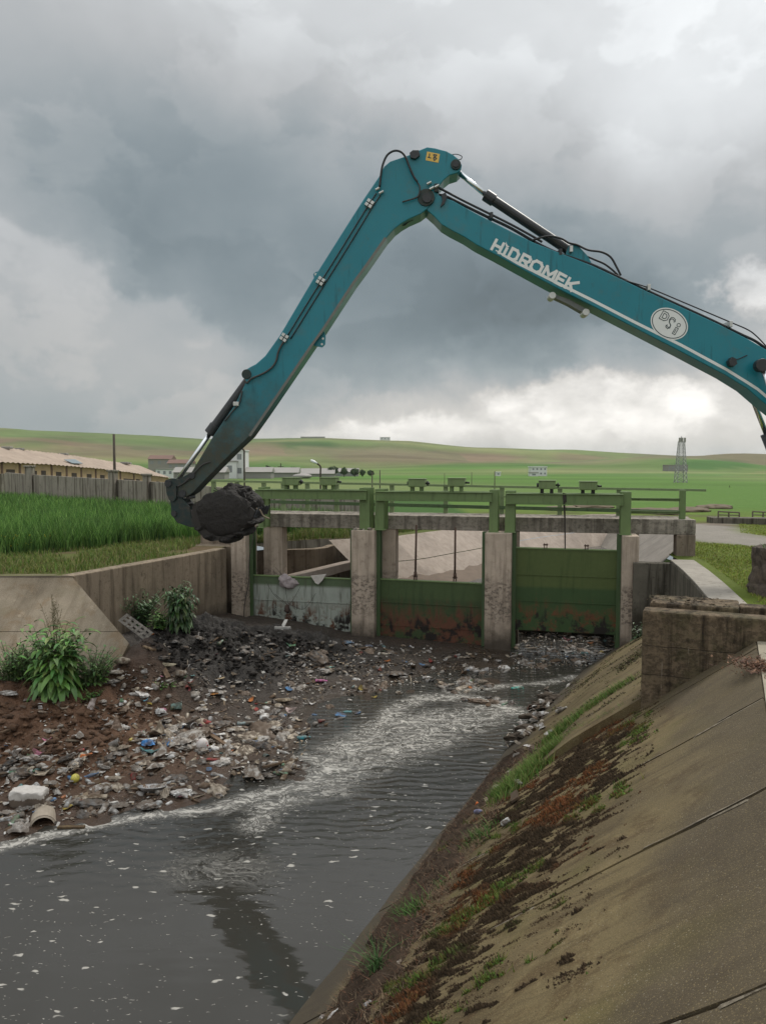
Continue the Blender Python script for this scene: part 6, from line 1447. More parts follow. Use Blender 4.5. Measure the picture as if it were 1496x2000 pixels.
# moss and dead mat on the slope: thousands of low crumbs in streaks that run down the bank
M_MOSS=vcol('moss_crumbs',.95,.1,.35,6)
def moss():
    r=np.random.default_rng(9); N=700000
    s=r.uniform(-2.9,5.0,N); u=r.uniform(.35,3.25,N)
    wa=np.array([mnoise.noise((a*2.6,b*3.2,31)) for a,b in zip(s,u)])*.16; s_=s+wa; st=np.array([mnoise.noise((a*13,b*3.6,0)) for a,b in zip(s_,u)]); bg=np.array([mnoise.noise((a*.75,b*.75,6)) for a,b in zip(s,u)]); f2=np.array([mnoise.noise((a*26,b*9.0,3)) for a,b in zip(s,u)])
    env=np.exp(-((u-1.75-.12*s)/1.0)**2); edge=np.clip((3.15-u)/.5,0,1)
    ro=np.array([mnoise.noise((a*6,b*6,41)) for a,b in zip(s,u)]); v=st*.85+ro*.30+bg*.42+f2*.55+env*.60-.60; k=(v>0)&(r.uniform(0,1,N)<np.clip(v*9,.0,1)*edge)
    s,u,v,bg=s[k],u[k],v[k],bg[k]; n=len(s); P=np.array(W0)[None,:]+s[:,None]*np.array(CD)+u[:,None]*np.array([CN.x,CN.y,SM])
    t1=np.array(CD);t2=np.array([CN.x,CN.y,SM]);t2=t2/np.linalg.norm(t2);nn=np.array(SN)
    a=r.uniform(0,6.28,n); sz=r.uniform(.004,.013,n)*(1+np.clip(v*1.2,0,1)); hgt=sz*r.uniform(.4,1.5,n)*(1+2.2*np.clip(v,0,.7))
    V=[]
    for k_ in range(3):
        an=a+k_*2.094; V.append(P+(np.cos(an)*sz)[:,None]*t1+(np.sin(an)*sz*1.5)[:,None]*t2-nn*.004)
    tip=P+nn*hgt[:,None]+t1*(r.normal(0,.4,n)*sz)[:,None]-np.array(CN)*.0; V.append(tip); V=np.stack(V,1).reshape(-1,3)
    b=(np.arange(n)*4)[:,None]; T=np.concatenate([b+np.array(q) for q in ((0,1,3),(1,2,3),(2,0,3))],0)
    # loose small islands beyond the thick patches
    r2=np.random.default_rng(77); S=[];U=[];VV=[]
    for _ in range(620):
        cs=r2.uniform(-2.8,4.8); cu=r2.normal(1.75+.12*cs,.62); m_=int(r2.uniform(10,95)); ln=r2.uniform(.02,.10)
        if .35<cu<3.05: S.append(r2.normal(cs,.012+.012*r2.uniform(0,1),m_)+0); U.append(r2.normal(cu,ln,m_)); VV.append(np.full(m_,.05))
    s2,u2,v2=np.concatenate(S),np.concatenate(U),np.concatenate(VV); n2=len(s2); P2_=np.array(W0)[None,:]+s2[:,None]*np.array(CD)+u2[:,None]*np.array([CN.x,CN.y,SM]); a2=r2.uniform(0,6.28,n2); z2=r2.uniform(.004,.011,n2)
    W_=[P2_+(np.cos(a2+k_*2.094)*z2)[:,None]*t1+(np.sin(a2+k_*2.094)*z2*1.5)[:,None]*t2-nn*.004 for k_ in range(3)]+[P2_+nn*(z2*r2.uniform(.6,1.6,n2))[:,None]]
    V=np.concatenate([V,np.stack(W_,1).reshape(-1,3)]); b2=((np.arange(n2)+n)*4)[:,None]; T=np.concatenate([T]+[b2+np.array(q) for q in ((0,1,3),(1,2,3),(2,0,3))],0)
    n_old=n
    dark=np.array((.036,.025,.015)); rust=np.array((.13,.052,.022)); oliv=np.array((.085,.085,.022)); grn=np.array((.07,.115,.025))
    q=np.array([mnoise.noise((a_*1.1,b_*1.1,12)) for a_,b_ in zip(s,u)]); q2=np.array([mnoise.noise((a_*1.5,b_*1.2,17)) for a_,b_ in zip(s,u)])
    c=np.tile(dark,(n,1)); m1=np.clip((q-.05)*5,0,1)*np.clip(v*4,0,1)*(r.uniform(0,1,n)<.75); c=c*(1-m1[:,None])+rust*m1[:,None]; m2=np.clip((q2-.16)*6,0,1)*(r.uniform(0,1,n)<.7); c=c*(1-m2[:,None])+np.where(r.uniform(0,1,(n,1))<.5,oliv,grn)*m2[:,None]
    c*=r.uniform(.6,1.5,(n,1)); cx=np.concatenate([c,np.array((.05,.034,.02))*r2.uniform(.5,1.6,(n2,1))]); tag(fast_mesh('slope_moss',V,T,M_MOSS,np.repeat(cx,4,axis=0)),kind='stuff')
    # tall rusty stonecrop in the thick spots
    kk=(m1>.5)&(v>.12); Pp=P[kk]; kk2=r.uniform(0,1,len(Pp))<.5; Pp=Pp[kk2]
    V,Q,cc=blades(Pp,r.uniform(.025,.07,len(Pp)),.006,.6,[(.17,.065,.026),(.12,.046,.02),(.16,.10,.035)],r,1,.35); tag(fast_mesh('slope_stonecrop',V,Q,M_BLADE,cc),kind='stuff')
    kk=(m2>.6); Pp=P[kk]; kk2=r.uniform(0,1,len(Pp))<.4; Pp=Pp[kk2]
    V,Q,cc=blades(Pp,r.uniform(.03,.08,len(Pp)),.005,.6,[(.08,.14,.03),(.11,.15,.035),(.13,.13,.03)],r,1,.35); tag(fast_mesh('slope_herbs',V,Q,M_BLADE,cc),kind='stuff')
moss()
# brown silt and dead roots lying along the waterline
def silt():
    ns,nu=210,34; V=[];C=[]; 
    for i in range(ns+1):
        s=-2.6+9.6*i/ns; lo=.30+.12*mnoise.noise((s*.9,0,1))+(.18 if s<1 else .02)*1; lo=max(.12,lo-.05*s); hi=lo+.80+.65*mnoise.noise((s*1.1,3,1))-.03*s
        for j in range(nu+1):
            t=j/nu; u=lo+(hi-lo)*t; e=min(t,1-t)*2; n=mnoise.fractal(Vector((s*3.2,u*3.2,4)),1,2,5); h=-.03+.075*sstep(0,.45,e)+(.035*n+.03*mnoise.noise((s*14,u*14,2)))*(.4+.6*e)
            u2=u+.09*mnoise.noise((s*4,u*4,9)); p=SL(s,u2)+SN*h; V.append(tuple(p)); k=.75+.6*n; C.append((.062*k,.043*k,.030*k))
    Q=[(i*(nu+1)+j,(i+1)*(nu+1)+j,(i+1)*(nu+1)+j+1,i*(nu+1)+j+1) for i in range(ns) for j in range(nu)]
    M=vcol('root_matted_silt',.95,.1,.5,14,bump=1.0); tag(fast_mesh('slope_silt',V,Q,M,np.array(C),smooth=True),kind='structure')
    r=np.random.default_rng(10); n=16000; s=r.uniform(-2.5,6.6,n); lo=np.array([max(.12,.30+.12*mnoise.noise((a*.9,0,1))+(.18 if a<1 else .02)-.05*a) for a in s]); u=lo+r.uniform(.05,1.0,n); P=np.array([tuple(SL(a,b)+SN*.03) for a,b in zip(s,u)])
    V,Q,c=blades(P,r.uniform(.012,.05,n),.003,2.2,[(.10,.065,.04),(.065,.042,.027),(.17,.125,.08),(.05,.033,.022),(.12,.055,.03)],r,1,.4); tag(fast_mesh('slope_root_litter',V,Q,M_BLADE,c),kind='stuff')
silt()
# weeds on the broken block
c=Vector((8.2,15.4,3.76)); r=np.random.default_rng(3); P=np.array(c)+np.column_stack([r.uniform(-.5,.5,160),r.uniform(-.4,.4,160),np.zeros(160)]); V,Q,cc=blades(P,r.uniform(.04,.16,160),.01,.7,GG,r,2); fast_mesh('top_weeds',V,Q,M_BLADE,cc,parent=BLOCKTHING)
# young ferns in the dark corner behind the headwall
weed('dark green weeds in the shadow between the last pier and the headwall',Vector((6.6,19.6,.75)),18,.8,.4,.2,.03,8,[(.03,.06,.02),(.04,.075,.025)],41,.8)

def far_moss():
    r=np.random.default_rng(19); n=30000; P=[];C=[]
    for _ in range(n):
        t=r.uniform(0,.8);w=r.uniform(.28,.95); p=far_surf(t,w); a=p.dot(CD);b=p.dot(CN); v=mnoise.noise((a*6,b*1.6,0))*.8+.5*mnoise.noise((a*.9,b*.9,6))+.4*mnoise.noise((a*14,b*4,3))-.30
        if v>0: P.append(tuple(p)); C.append(v)
    P=np.array(P); V,Q,c=blades(P,r.uniform(.01,.035,len(P)),.014,1.2,[(.045,.032,.018),(.03,.022,.014),(.09,.075,.03),(.075,.085,.025)],r,1,.4); tag(fast_mesh('far_slope_moss',V,Q,M_BLADE,c),kind='stuff')
far_moss()
# ---------------------------------------------------------------- litter
def dusty(name,rough=.6,spec=.4,alpha=None,metal=0):     # surface takes the object's own colour, soiled with silt
    m_,t,b=material(name); p=t.pos(); oi=t.n('ShaderNodeObjectInfo'); n=t.noise(p,9,5,.65); n2=t.noise(p,30,4,.6)
    c=t.mix(t.m('MULTIPLY',n2,.35),oi.outputs['Color'],t.vm('MULTIPLY',oi.outputs['Color'],(.5,.5,.5)))
    z=t.xyz(t.n('ShaderNodeNewGeometry').outputs['Normal'])[2]
    k=t.m('MULTIPLY',t.ss(n,.36,.58),t.m('ADD',.58,t.m('MULTIPLY',oi.outputs['Random'],.4)))
    c=t.mix(k,c,(.082,.056,.036)); t.put(b.inputs['Base Color'],c); t.put(b.inputs['Roughness'],t.m('ADD',rough,t.m('MULTIPLY',k,.3))); b.inputs['Specular IOR Level'].default_value=spec; b.inputs['Metallic'].default_value=metal
    t.lk(t.bump(t.noise(p,22,4,.6),.3,.01),b.inputs['Normal']); return m_
T_PLAS=dusty('soiled_plastic',.35,.5); T_FILM=dusty('soiled_plastic_film',.45,.45); T_BOARD=dusty('soiled_board',.85,.2); T_STONE=dusty('river_stone',.85,.25); T_WOOD=dusty('soaked_wood',.8,.2); T_FOAM=dusty('soiled_foam',.9,.2)
def mesh_of(mb,mat,smooth=True):
    o=mb.build('proto',mat,smooth=smooth); me=o.data; bpy.data.objects.remove(o); return me
def lathe_mesh(prof,n,mat,bend=0,dent=0,seed=0,axis='x'):
    mb=MB(); mb.lathe(prof,n); L=max(z for r,z in prof); vs=[]
    for v in mb.v:
        x,y,z=v; q=Vector((z-L/2,x,y)); 
        if dent: k=mnoise.noise((q.x*9+seed,q.y*14,q.z*14)); q.y*=1-dent*max(0,k)*1.6; q.z*=1-dent*(.5+k)
        if bend: q.y+=bend*(q.x/L)**2*L
        vs.append(tuple(q))
    mb.v=vs; return mesh_of(mb,mat)
BOT=[(0,0),(.03,.0),(.036,.012),(.036,.05),(.033,.06),(.036,.07),(.036,.13),(.033,.15),(.02,.185),(.0135,.2),(.0135,.212),(.016,.214),(.016,.232),(0,.234)]
def sc(prof,k,r=1): return [(a*k*r,b*k) for a,b in prof]
M_BOT=[lathe_mesh(sc(BOT,1.15),10,T_PLAS,0,.0),lathe_mesh(sc(BOT,1.25),10,T_PLAS,.25,.45,3),lathe_mesh(sc(BOT,1.4,1.1),10,T_PLAS,-.2,.6,9),lathe_mesh(sc(BOT,.95,1.05),10,T_PLAS,0,.3,5)]
CAN=[(0,.004),(.022,.0),(.026,.006),(.033,.014),(.033,.105),(.027,.117),(.026,.122),(.023,.119),(0,.117)]
M_CAN=[lathe_mesh(CAN,12,T_PLAS),lathe_mesh(CAN,12,T_PLAS,0,.5,2)]
CUP=[(0,0),(.03,0),(.045,.1),(.048,.1),(.048,.104),(.043,.103),(.028,.005),(0,.005)]
M_CUP=[lathe_mesh(sc(CUP,1.1),12,T_PLAS),lathe_mesh(sc(CUP,1.6,1.1),12,T_PLAS,0,.35,4)]
def blob_mesh(rad,amp,freq,seed,mat,sub=3,ridged=False,flat=.0,smooth=True):
    bmx=bmesh.new(); bmesh.ops.create_icosphere(bmx,subdivisions=sub,radius=1)
    for v in bmx.verts:
        d=v.co.normalized(); n=mnoise.fractal(d*freq+Vector((seed*3.1,seed,0)),1,2,4); 
        if ridged: n=n*.6+.8*(.5-abs(mnoise.noise(d*freq*1.7+Vector((0,seed*2.3,1)))))*1.3
        q=d*(1+amp*n); v.co=Vector((q.x*rad[0],q.y*rad[1],max(q.z,-.55)*rad[2]*.8))
    mb=MB(); bmx.verts.index_update(); mb.add([v.co[:] for v in bmx.verts],[tuple(v.index for v in f.verts) for f in bmx.faces]); bmx.free(); return mesh_of(mb,mat,smooth)
M_BAG=[blob_mesh((.15,.09,.05),.62,2.0,k,T_FILM,4,True,smooth=(k%3!=0)) for k in range(1,7)]
M_STN=[blob_mesh((.085,.065,.05),.3,1.3,k+20,T_STONE,2) for k in range(4)]
M_FOAM=[blob_mesh((.1,.07,.05),.22,1.0,k+40,T_FOAM,2,smooth=False) for k in range(3)]
def shard_mesh(w,h,seed,mat,th=.004,curl=.3):
    rd=random.Random(seed); n=7; pts=[]; nx=6
    mb=MB(); out=[(math.cos(2*math.pi*i/n)*w*rd.uniform(.6,1.1),math.sin(2*math.pi*i/n)*h*rd.uniform(.6,1.1)) for i in range(n)]
    top=[(0,0,.02*curl)]; 
    for ring in (.5,1.0): top+= [(x*ring,y*ring,curl*((x*ring)**2/w*.8-(y*ring)**2/w*.3)+rd.uniform(-.01,.01)*ring) for x,y in out]
    m=len(top); vs=[Vector(p) for p in top]+[Vector(p)-Vector((0,0,th)) for p in top]; fs=[]
    for i in range(n):
        j=(i+1)%n; fs+= [(0,1+i,1+j),(1+i,1+n+i,1+n+j,1+j)]; fs+= [(m,m+1+j,m+1+i),(m+1+i,m+1+j,m+1+n+j,m+1+n+i)]; fs.append((1+n+i,m+1+n+i,m+1+n+j,1+n+j))
    mb.add(vs,fs); return mesh_of(mb,mat,False)
M_SHD=[shard_mesh(.11,.07,k,T_BOARD,.006,(.1,.4,.9,.2,.6)[k]) for k in range(5)]
def stick_mesh(L,r,bend,mat,seed,n=6):
    rd=random.Random(seed); mb=MB(); mb.tube([(L*(i/5-.5),bend*math.sin(i*.9)+rd.uniform(-.01,.01),rd.uniform(-.004,.012)) for i in range(6)],[r*(1-.08*i) for i in range(6)],n); return mesh_of(mb,mat,True)
M_STK=[stick_mesh(.5,.010,.03,T_WOOD,1),stick_mesh(.8,.014,.06,T_WOOD,2),stick_mesh(.35,.02,.01,T_WOOD,3)]
def plank_mesh(L,w,h,bev=.004):
    mb=MB(); mb.box((-L/2,-w/2,-h/2),(L/2,w/2,h/2)); return mesh_of(mb,T_WOOD,False)
M_PLK=[plank_mesh(.45,.07,.025),plank_mesh(.7,.09,.03)]
def carton_mesh(x,y,z,seed):
    rd=random.Random(seed); j=lambda:rd.uniform(-.012,.012); mb=MB(); sh=rd.uniform(-.04,.04); vs=[]
    for zz in (0,z):
        for (a,b) in ((-x,-y),(x,-y),(x,y),(-x,y)): vs.append((a+j()+sh*zz/z,b+j(),zz-z/2+j()))
    mb.add(vs,[(0,3,2,1),(4,5,6,7),(0,1,5,4),(1,2,6,5),(2,3,7,6),(3,0,4,7)]); return mesh_of(mb,T_BOARD,False)
M_CTN=[carton_mesh(.06,.045,.05,1),carton_mesh(.09,.05,.03,2),carton_mesh(.05,.05,.07,3)]
def film_mesh(w,h,seed):        # a sheet of film or cloth lying in folds
    rd=random.Random(seed); nx,ny=18,13; vs=[]; ox=rd.uniform(0,50)
    for i in range(nx+1):
        for j in range(ny+1):
            u,v=i/nx*2-1,j/ny*2-1; a=math.atan2(v,u); r=.75+.35*mnoise.noise((math.cos(a)*1.3+ox,math.sin(a)*1.3,seed)); x,y=u*w*r,v*h*r
            x+=.02*mnoise.noise((u*3+ox,v*3,1)); y+=.02*mnoise.noise((u*3+ox,v*3,7)); e=max(0,1-max(abs(u),abs(v))**3)
            f=.5-abs(mnoise.noise((u*1.6+ox,v*2.6,seed*1.3))); f2=.5-abs(mnoise.noise((u*4+ox,v*5,seed*2.3)))
            vs.append((x,y,max(-.004,(.028+.075*f+.03*f2)*(.3+.7*e)-.012)))
    fs=[(i*(ny+1)+j,(i+1)*(ny+1)+j,(i+1)*(ny+1)+j+1,i*(ny+1)+j+1) for i in range(nx) for j in range(ny)]
    mb=MB(); mb.add(vs,fs); return mesh_of(mb,T_FILM,True)
M_BAG[:]=[M_BAG[0],film_mesh(.17,.10,3),film_mesh(.14,.11,8),M_BAG[3],film_mesh(.20,.09,15),film_mesh(.15,.12,21)]
# landmarks for telling pieces apart
LM_={'the large leafy weed':(112,1300),'the whitewashed block':(58,1550),'the steel bowl':(297,1537),'the yellow ball':(148,1518),'the blue bags':(305,1457),'the printed sack':(396,1452),'the half buried pipe':(82,1608),'the tan pyramid shard':(228,1408),'the orange scrap':(165,1475),
 'the white crate lid':(265,1228),'the black mud heap':(420,1270),'the leftmost pier':(475,1225),'the bleached gate':(590,1235),'the second pier':(712,1245),'the rusted gate':(845,1255),'the third pier':(970,1268),'the raised gate':(1105,1245),'the brown islet':(545,1505),'the red can':(628,1410),'the black puddle':(640,1385),
 'the floating bag raft':(910,1340),'the foam swirl':(830,1400),'the teal bottle':(595,1443),'the pink float':(625,1332),'the orange sheet':(412,1357),'the white foam line':(300,1590),'the brown clods':(110,1430),'the black plastic strip':(375,1340),'the right bank':(1130,1310)}
LW=[(n,hit_ground(*p)) for n,p in LM_.items()]
used={}
def where(p,skip=0):
    d=sorted(((q-p).length,n,q) for n,q in LW)[skip]; v=p-d[2]
    # told as the photograph shows it
    if d[0]<.35: w='right beside'
    elif abs(v.x)>abs(v.y)*.6: w='left of' if v.x<0 else 'right of'
    else: w='in front of' if v.y<0 else 'behind'
    near='close ' if d[0]<.8 and w!='right beside' else ''
    return near+w+' '+d[1]
def lab(desc,p,size=None):
    for extra in ('',):
        for sk in (0,1,2,3):
            s=f'{desc} {where(p,sk)}'
            if s not in used: used[s]=1; return s
    for sk in (0,1):
        for sk2 in (1,2,3,4):
            s=f'{desc} {where(p,sk)}, {where(p,sk2)}' if sk!=sk2 else None
            if s and len(s.split())<=16 and s not in used: used[s]=1; return s
    return f'{desc} {where(p,0)}'
def place(name,me,p,col,desc,cat,group,s=1.0,yaw=None,tilt=.25,sink=0.0,nrm=None):
    o=bpy.data.objects.new(name,me); COL.objects.link(o); yaw=random.uniform(0,6.28) if yaw is None else yaw
    o.location=Vector(p)+Vector((0,0,-sink)); o.scale=(s,s,s)
    E_=Matrix.Rotation(yaw,4,'Z')@Matrix.Rotation(random.uniform(-tilt,tilt),4,'X')@Matrix.Rotation(random.uniform(-tilt,tilt),4,'Y')
    if nrm is not None: E_=nrm.to_track_quat('Z','Y').to_matrix().to_4x4()@E_
    o.rotation_euler=E_.to_euler(); o.color=(*col,1); tag(o,lab(desc,Vector(p)),cat,group); return o
PAL={'grey':(.34,.32,.29),'pale grey':(.50,.48,.45),'white':(.68,.67,.65),'beige':(.42,.36,.28),'brown':(.17,.115,.075),'dark grey':(.10,.095,.09),'green':(.10,.24,.14),'blue':(.08,.22,.42),'red':(.40,.06,.06),'yellow':(.45,.35,.08),'pink':(.5,.2,.28),'orange':(.5,.17,.05),'clear':(.40,.42,.42),'black':(.02,.02,.02),'turquoise':(.12,.34,.36)}
CW=dict(bottle=[('clear',3),('grey',5),('pale grey',2),('beige',2),('green',1),('blue',.6),('turquoise',.4),('white',1)],bag=[('grey',6),('pale grey',3),('beige',5),('white',.9),('dark grey',3),('brown',3.5),('black',.7)],stone=[('grey',5),('beige',3),('brown',2),('pale grey',1)],can=[('red',1),('white',2),('grey',2),('blue',1),('yellow',.5),('orange',.4)],
 shard=[('beige',4),('white',3),('pale grey',3),('brown',3),('orange',.6),('green',.6),('pink',.5),('yellow',.5),('blue',.7),('red',.4),('turquoise',.4)],stick=[('brown',4),('dark grey',2),('beige',2)],carton=[('beige',3),('white',3),('brown',2),('yellow',.3),('pink',.3)],cup=[('white',4),('pale grey',3),('red',.4),('turquoise',.3)],foam=[('white',5),('pale grey',2)])
def pick(k):
    L=CW[k]; t=random.uniform(0,sum(w for _,w in L))
    for n,w in L:
        t-=w
        if t<=0: return n
    return L[0][0]
KIND={'bottle':('plastic_bottle',M_BOT,'{} plastic bottle lying','bottle','loose plastic bottles in the litter',.02,(.8,1.25)),'bag':('plastic_bag',M_BAG,'crumpled {} plastic bag','plastic bag','crumpled bags in the litter',.015,(.55,1.35)),'stone':('stone',M_STN,'rounded {} stone','stone','stones in the litter',.02,(.5,1.4)),
 'can':('drink_can',M_CAN,'{} drink can lying','can','drink cans in the litter',.02,(.95,1.1)),'shard':('plastic_shard',M_SHD,'bent {} scrap of sheet','scrap','flat scraps in the litter',-.01,(.45,1.3)),'stick':('stick',M_STK+M_PLK,'{} stick lying','stick','sticks and laths in the litter',-.005,(.5,1.2)),'carton':('carton',M_CTN,'squashed {} carton','carton','squashed cartons in the litter',.0,(.7,1.3)),'cup':('plastic_cup',M_CUP,'{} plastic cup lying','cup','cups and tubs in the litter',.01,(.8,1.3)),'foam':('foam_chunk',M_FOAM,'{} foam chunk','foam chunk','foam chunks in the litter',.01,(.5,1.3))}
TIPPED={'cup'}
def scatter(poly,n,mixw,zlift=0.0,dark=1.0,smax=1.0):
    xs=[p[0] for p in poly];ys=[p[1] for p in poly]; done=0;tries=0; names_=list(mixw); tot=sum(mixw.values())
    while done<n and tries<n*30:
        tries+=1; px,py=random.uniform(min(xs),max(xs)),random.uniform(min(ys),max(ys))
        if not poly_in(np.array([[px,py]]),poly)[0]: continue
        p=hit_ground(px,py)
        if mnoise.noise((p.x*1.1,p.y*1.1,17))+random.uniform(-.5,.5)<-.25: continue
        t=random.uniform(0,tot)
        for k in names_:
            t-=mixw[k]
            if t<=0: break
        name,ms,desc,cat,grp,sink,(s0,s1)=KIND[k]; c=pick(k); fc=dark*random.uniform(.6,1.15); col=tuple(x*fc for x in PAL[c])
        s=random.uniform(s0,s1)*smax*(random.uniform(1.3,2.0) if random.random()<.12 and name in('plastic_bag','plastic_shard','stone','foam_chunk') else .9); o=place(name,random.choice(ms),(p.x,p.y,p.z+zlift+ (.02 if k in('bottle','can') else .012)*s),col,desc.format(c),cat,grp,s,None,.3 if k not in('stone',) else .6,sink*s)
        done+=1
MIX=dict(bottle=14,bag=30,stone=9,can=5,shard=18,stick=12,carton=6,cup=5,foam=5)
scatter([(210,1420),(330,1400),(560,1370),(620,1420),(560,1460),(470,1475),(340,1500),(230,1500),(0,1520),(0,1475),(150,1475)],250,MIX)
scatter([(0,1375),(240,1370),(240,1440),(150,1475),(0,1475)],40,dict(shard=20,stone=14,carton=6,bag=5,stick=6,foam=4))
scatter([(230,1500),(470,1475),(590,1500),(500,1525),(430,1540),(410,1568),(200,1595),(130,1605),(180,1540)],95,MIX)
scatter([(330,1390),(560,1370),(600,1430),(560,1480),(430,1480),(250,1500),(260,1430)],95,dict(bag=40,shard=26,bottle=14,cup=4,foam=6,stone=10))
scatter([(0,1490),(160,1480),(230,1530),(120,1600),(0,1635)],95,dict(bottle=30,bag=16,stone=16,can=6,shard=14,cup=5))
scatter([(210,1300),(330,1310),(420,1330),(560,1330),(560,1370),(330,1400),(230,1390)],90,dict(stone=18,bag=12,shard=22,carton=8,bottle=12,stick=8,foam=5,cup=4))
scatter([(270,1240),(450,1235),(600,1250),(640,1300),(560,1330),(330,1310)],60,dict(bag=16,shard=26,stick=16,bottle=10,stone=8,carton=4),0,.5)
scatter([(560,1255),(690,1255),(840,1262),(960,1280),(1000,1310),(900,1335),(760,1340),(640,1365),(560,1370)],220,dict(bag=18,shard=26,stone=14,bottle=14,stick=8,cup=4,carton=5,foam=5,can=3),0,.8)
scatter([(1008,1236),(1205,1240),(1200,1262),(1150,1300),(1040,1312),(985,1285),(1000,1260)],150,dict(bag=16,shard=26,stone=12,bottle=18,foam=5,stick=6,cup=3),.0,.8)
scatter([(840,1330),(950,1325),(965,1345),(890,1355),(830,1348)],30,dict(bag=50,shard=20,bottle=10),.0,.9)
scatter([(885,1365),(960,1362),(1010,1375),(960,1380)],16,dict(bag=60,bottle=20,shard=10),.0,.8)
scatter([(450,1490),(590,1480),(600,1505),(520,1520),(450,1510)],26,dict(bag=20,stone=25,shard=20,stick=15),.0,.8)
scatter([(600,1370),(760,1345),(700,1400),(620,1430)],14,dict(can=5,shard=30,bag=20,carton=10,bottle=10),0,.9)
# fine crumbs of litter: nobody could count them
def crumbs():
    r=np.random.default_rng(21); V=[];C=[];n=0; zones=[([(0,1380),(240,1370),(560,1365),(620,1420),(590,1505),(430,1550),(200,1595),(0,1635)],2300,.8),([(560,1255),(690,1252),(960,1275),(1000,1312),(760,1345),(600,1380),(560,1370)],2300,.7),([(1008,1236),(1205,1240),(1150,1302),(1000,1310)],1000,.8),([(260,1235),(600,1245),(640,1300),(560,1350),(300,1320)],500,.5),([(210,1300),(420,1320),(560,1340),(560,1370),(230,1390)],700,.7)]
    cols=np.array([(.36,.33,.29),(.22,.18,.14),(.55,.53,.49),(.12,.09,.07),(.07,.06,.05),(.30,.23,.16)])
    for poly,m,dk in zones:
        xs=[p[0] for p in poly];ys=[p[1] for p in poly]; Q=np.column_stack([r.uniform(min(xs),max(xs),m*2),r.uniform(min(ys),max(ys),m*2)]); Q=Q[poly_in(Q,poly)][:m]
        for px,py in Q:
            p=hit_ground(px,py); 
            if mnoise.noise((p.x*1.3,p.y*1.3,5))<-.22: continue
            s=r.uniform(.008,.05)*r.uniform(.4,1); a=r.uniform(0,6.28); asp=r.uniform(.25,1); u=np.array([math.cos(a),math.sin(a),r.normal(0,.35)])*s; w=np.array([-math.sin(a),math.cos(a),r.normal(0,.35)])*s*asp; c=np.array(p)+[0,0,.008+s*.25]; h=np.array([0,0,s*.22])
            V+= [c-u-w,c+u-w*.7,c+u*.8+w,c-u+w*.9,c+h]; col=cols[r.integers(0,6)]*r.uniform(.6,1.3)*dk; C+= [col]*5; n+=1
    b=(np.arange(n)*5)[:,None]; T=np.concatenate([b+np.array(q) for q in ((0,1,4),(1,2,4),(2,3,4),(3,0,4))],0)
    tag(fast_mesh('fine_litter',np.array(V),T,M_MOSS,np.array(C)),kind='stuff')
crumbs()
# ---------------------------------------------------------------- the pieces one notices
def at_g(px,py,dz=0): return hit_ground(px,py)+Vector((0,0,dz))
def one(name,mb_or_me,px,py,col,label,cat,dz=0,s=1,yaw=0,rx=0,ry=0,mat=None):
    me=mb_or_me; o=bpy.data.objects.new(name,me); COL.objects.link(o); o.location=at_g(px,py,dz); o.scale=(s,s,s) if not hasattr(s,'__len__') else s; o.rotation_euler=(rx,ry,yaw); o.color=(*col,1); tag(o,label,cat); return o
wb=blob_mesh((.25,.13,.15),.10,3.0,77,T_FOAM,5)
for v in wb.vertices:
    q=v.co; kx=lambda a,m:math.copysign(min(abs(a)*1.5,m),a); n=mnoise.noise(q*9)*.02; v.co=(kx(q.x,.25)+n,kx(q.y,.13)+n,kx(q.z,.12)+n+.02*mnoise.noise(q*22))
m_,t,b=material('whitewashed_block'); p=t.pos(); z=t.xyz(p)[2]; k=t.ss(t.m('ADD',z,t.m('MULTIPLY',t.m('SUBTRACT',t.noise(p,9,6,.75),.5),.30)),.235,.265); c=t.mix(k,t.mix(t.noise(p,14,4),(.06,.045,.032),(.17,.13,.10)),t.mix(t.noise(p,11,5,.7),(.34,.31,.28),(.66,.63,.59))); t.put(b.inputs['Base Color'],c); b.inputs['Roughness'].default_value=.9; t.lk(t.bump(t.noise(p,18,5,.7),.5,.02),b.inputs['Normal'])
wb.materials[0]=m_; one('whitewashed_block',wb,58,1566,(1,1,1),'big broken masonry block with a whitewashed top at the left edge of the litter','block',.07,1.05,.1)
# steel bowl
bt=thing('steel_bowl','round shallow steel bowl full of small scraps near the foam line','bowl',tuple(at_g(297,1548,.02)))
mb=MB(); base=at_g(297,1548,.0); mb.lathe([(0,.01),(.14,.01),(.21,.07),(.235,.085),(.235,.095),(.2,.085),(.13,.025),(0,.025)],28,Matrix.Translation(base)@Matrix.Rotation(-.25,4,'X')); mb.build('bowl_shell',simple('dull_steel',(.42,.42,.42),.35,.6,.2,10),bt,smooth=True)
mb=MB()
for k in range(40): a=random.uniform(0,6.28);rr=random.uniform(0,.15); c=base+Vector((rr*math.cos(a),rr*math.sin(a),.05+.04*math.sin(a)*rr)); mb.tube([c,c+Vector((random.uniform(-.04,.04),random.uniform(-.04,.04),.01))],.012,5)
o=mb.build('scraps',simple('mixed_scraps',(.30,.26,.23),.8,0,.7,30),bt); o['kind']='stuff'
mb=MB(); mb.lathe([(0,-.075),(.03,-.069),(.055,-.05),(.072,-.02),(.075,0),(.072,.02),(.055,.05),(.03,.069),(0,.075)],18); me=mesh_of(mb,T_PLAS); one('ball',me,148,1526,(.62,.55,.10),'dirty yellow ball lying among bottles','ball',.05)
one('plastic_bag',M_BAG[1],290,1458,(.03,.22,.55),'bright blue knotted bag, the left one of the two','plastic bag',.03,(1,1.1,1.5),.2)
one('plastic_bag',M_BAG[3],332,1456,(.03,.24,.58),'bright blue bag, the smaller right one of the two','plastic bag',.03,(.75,.9,1.5),1.0)
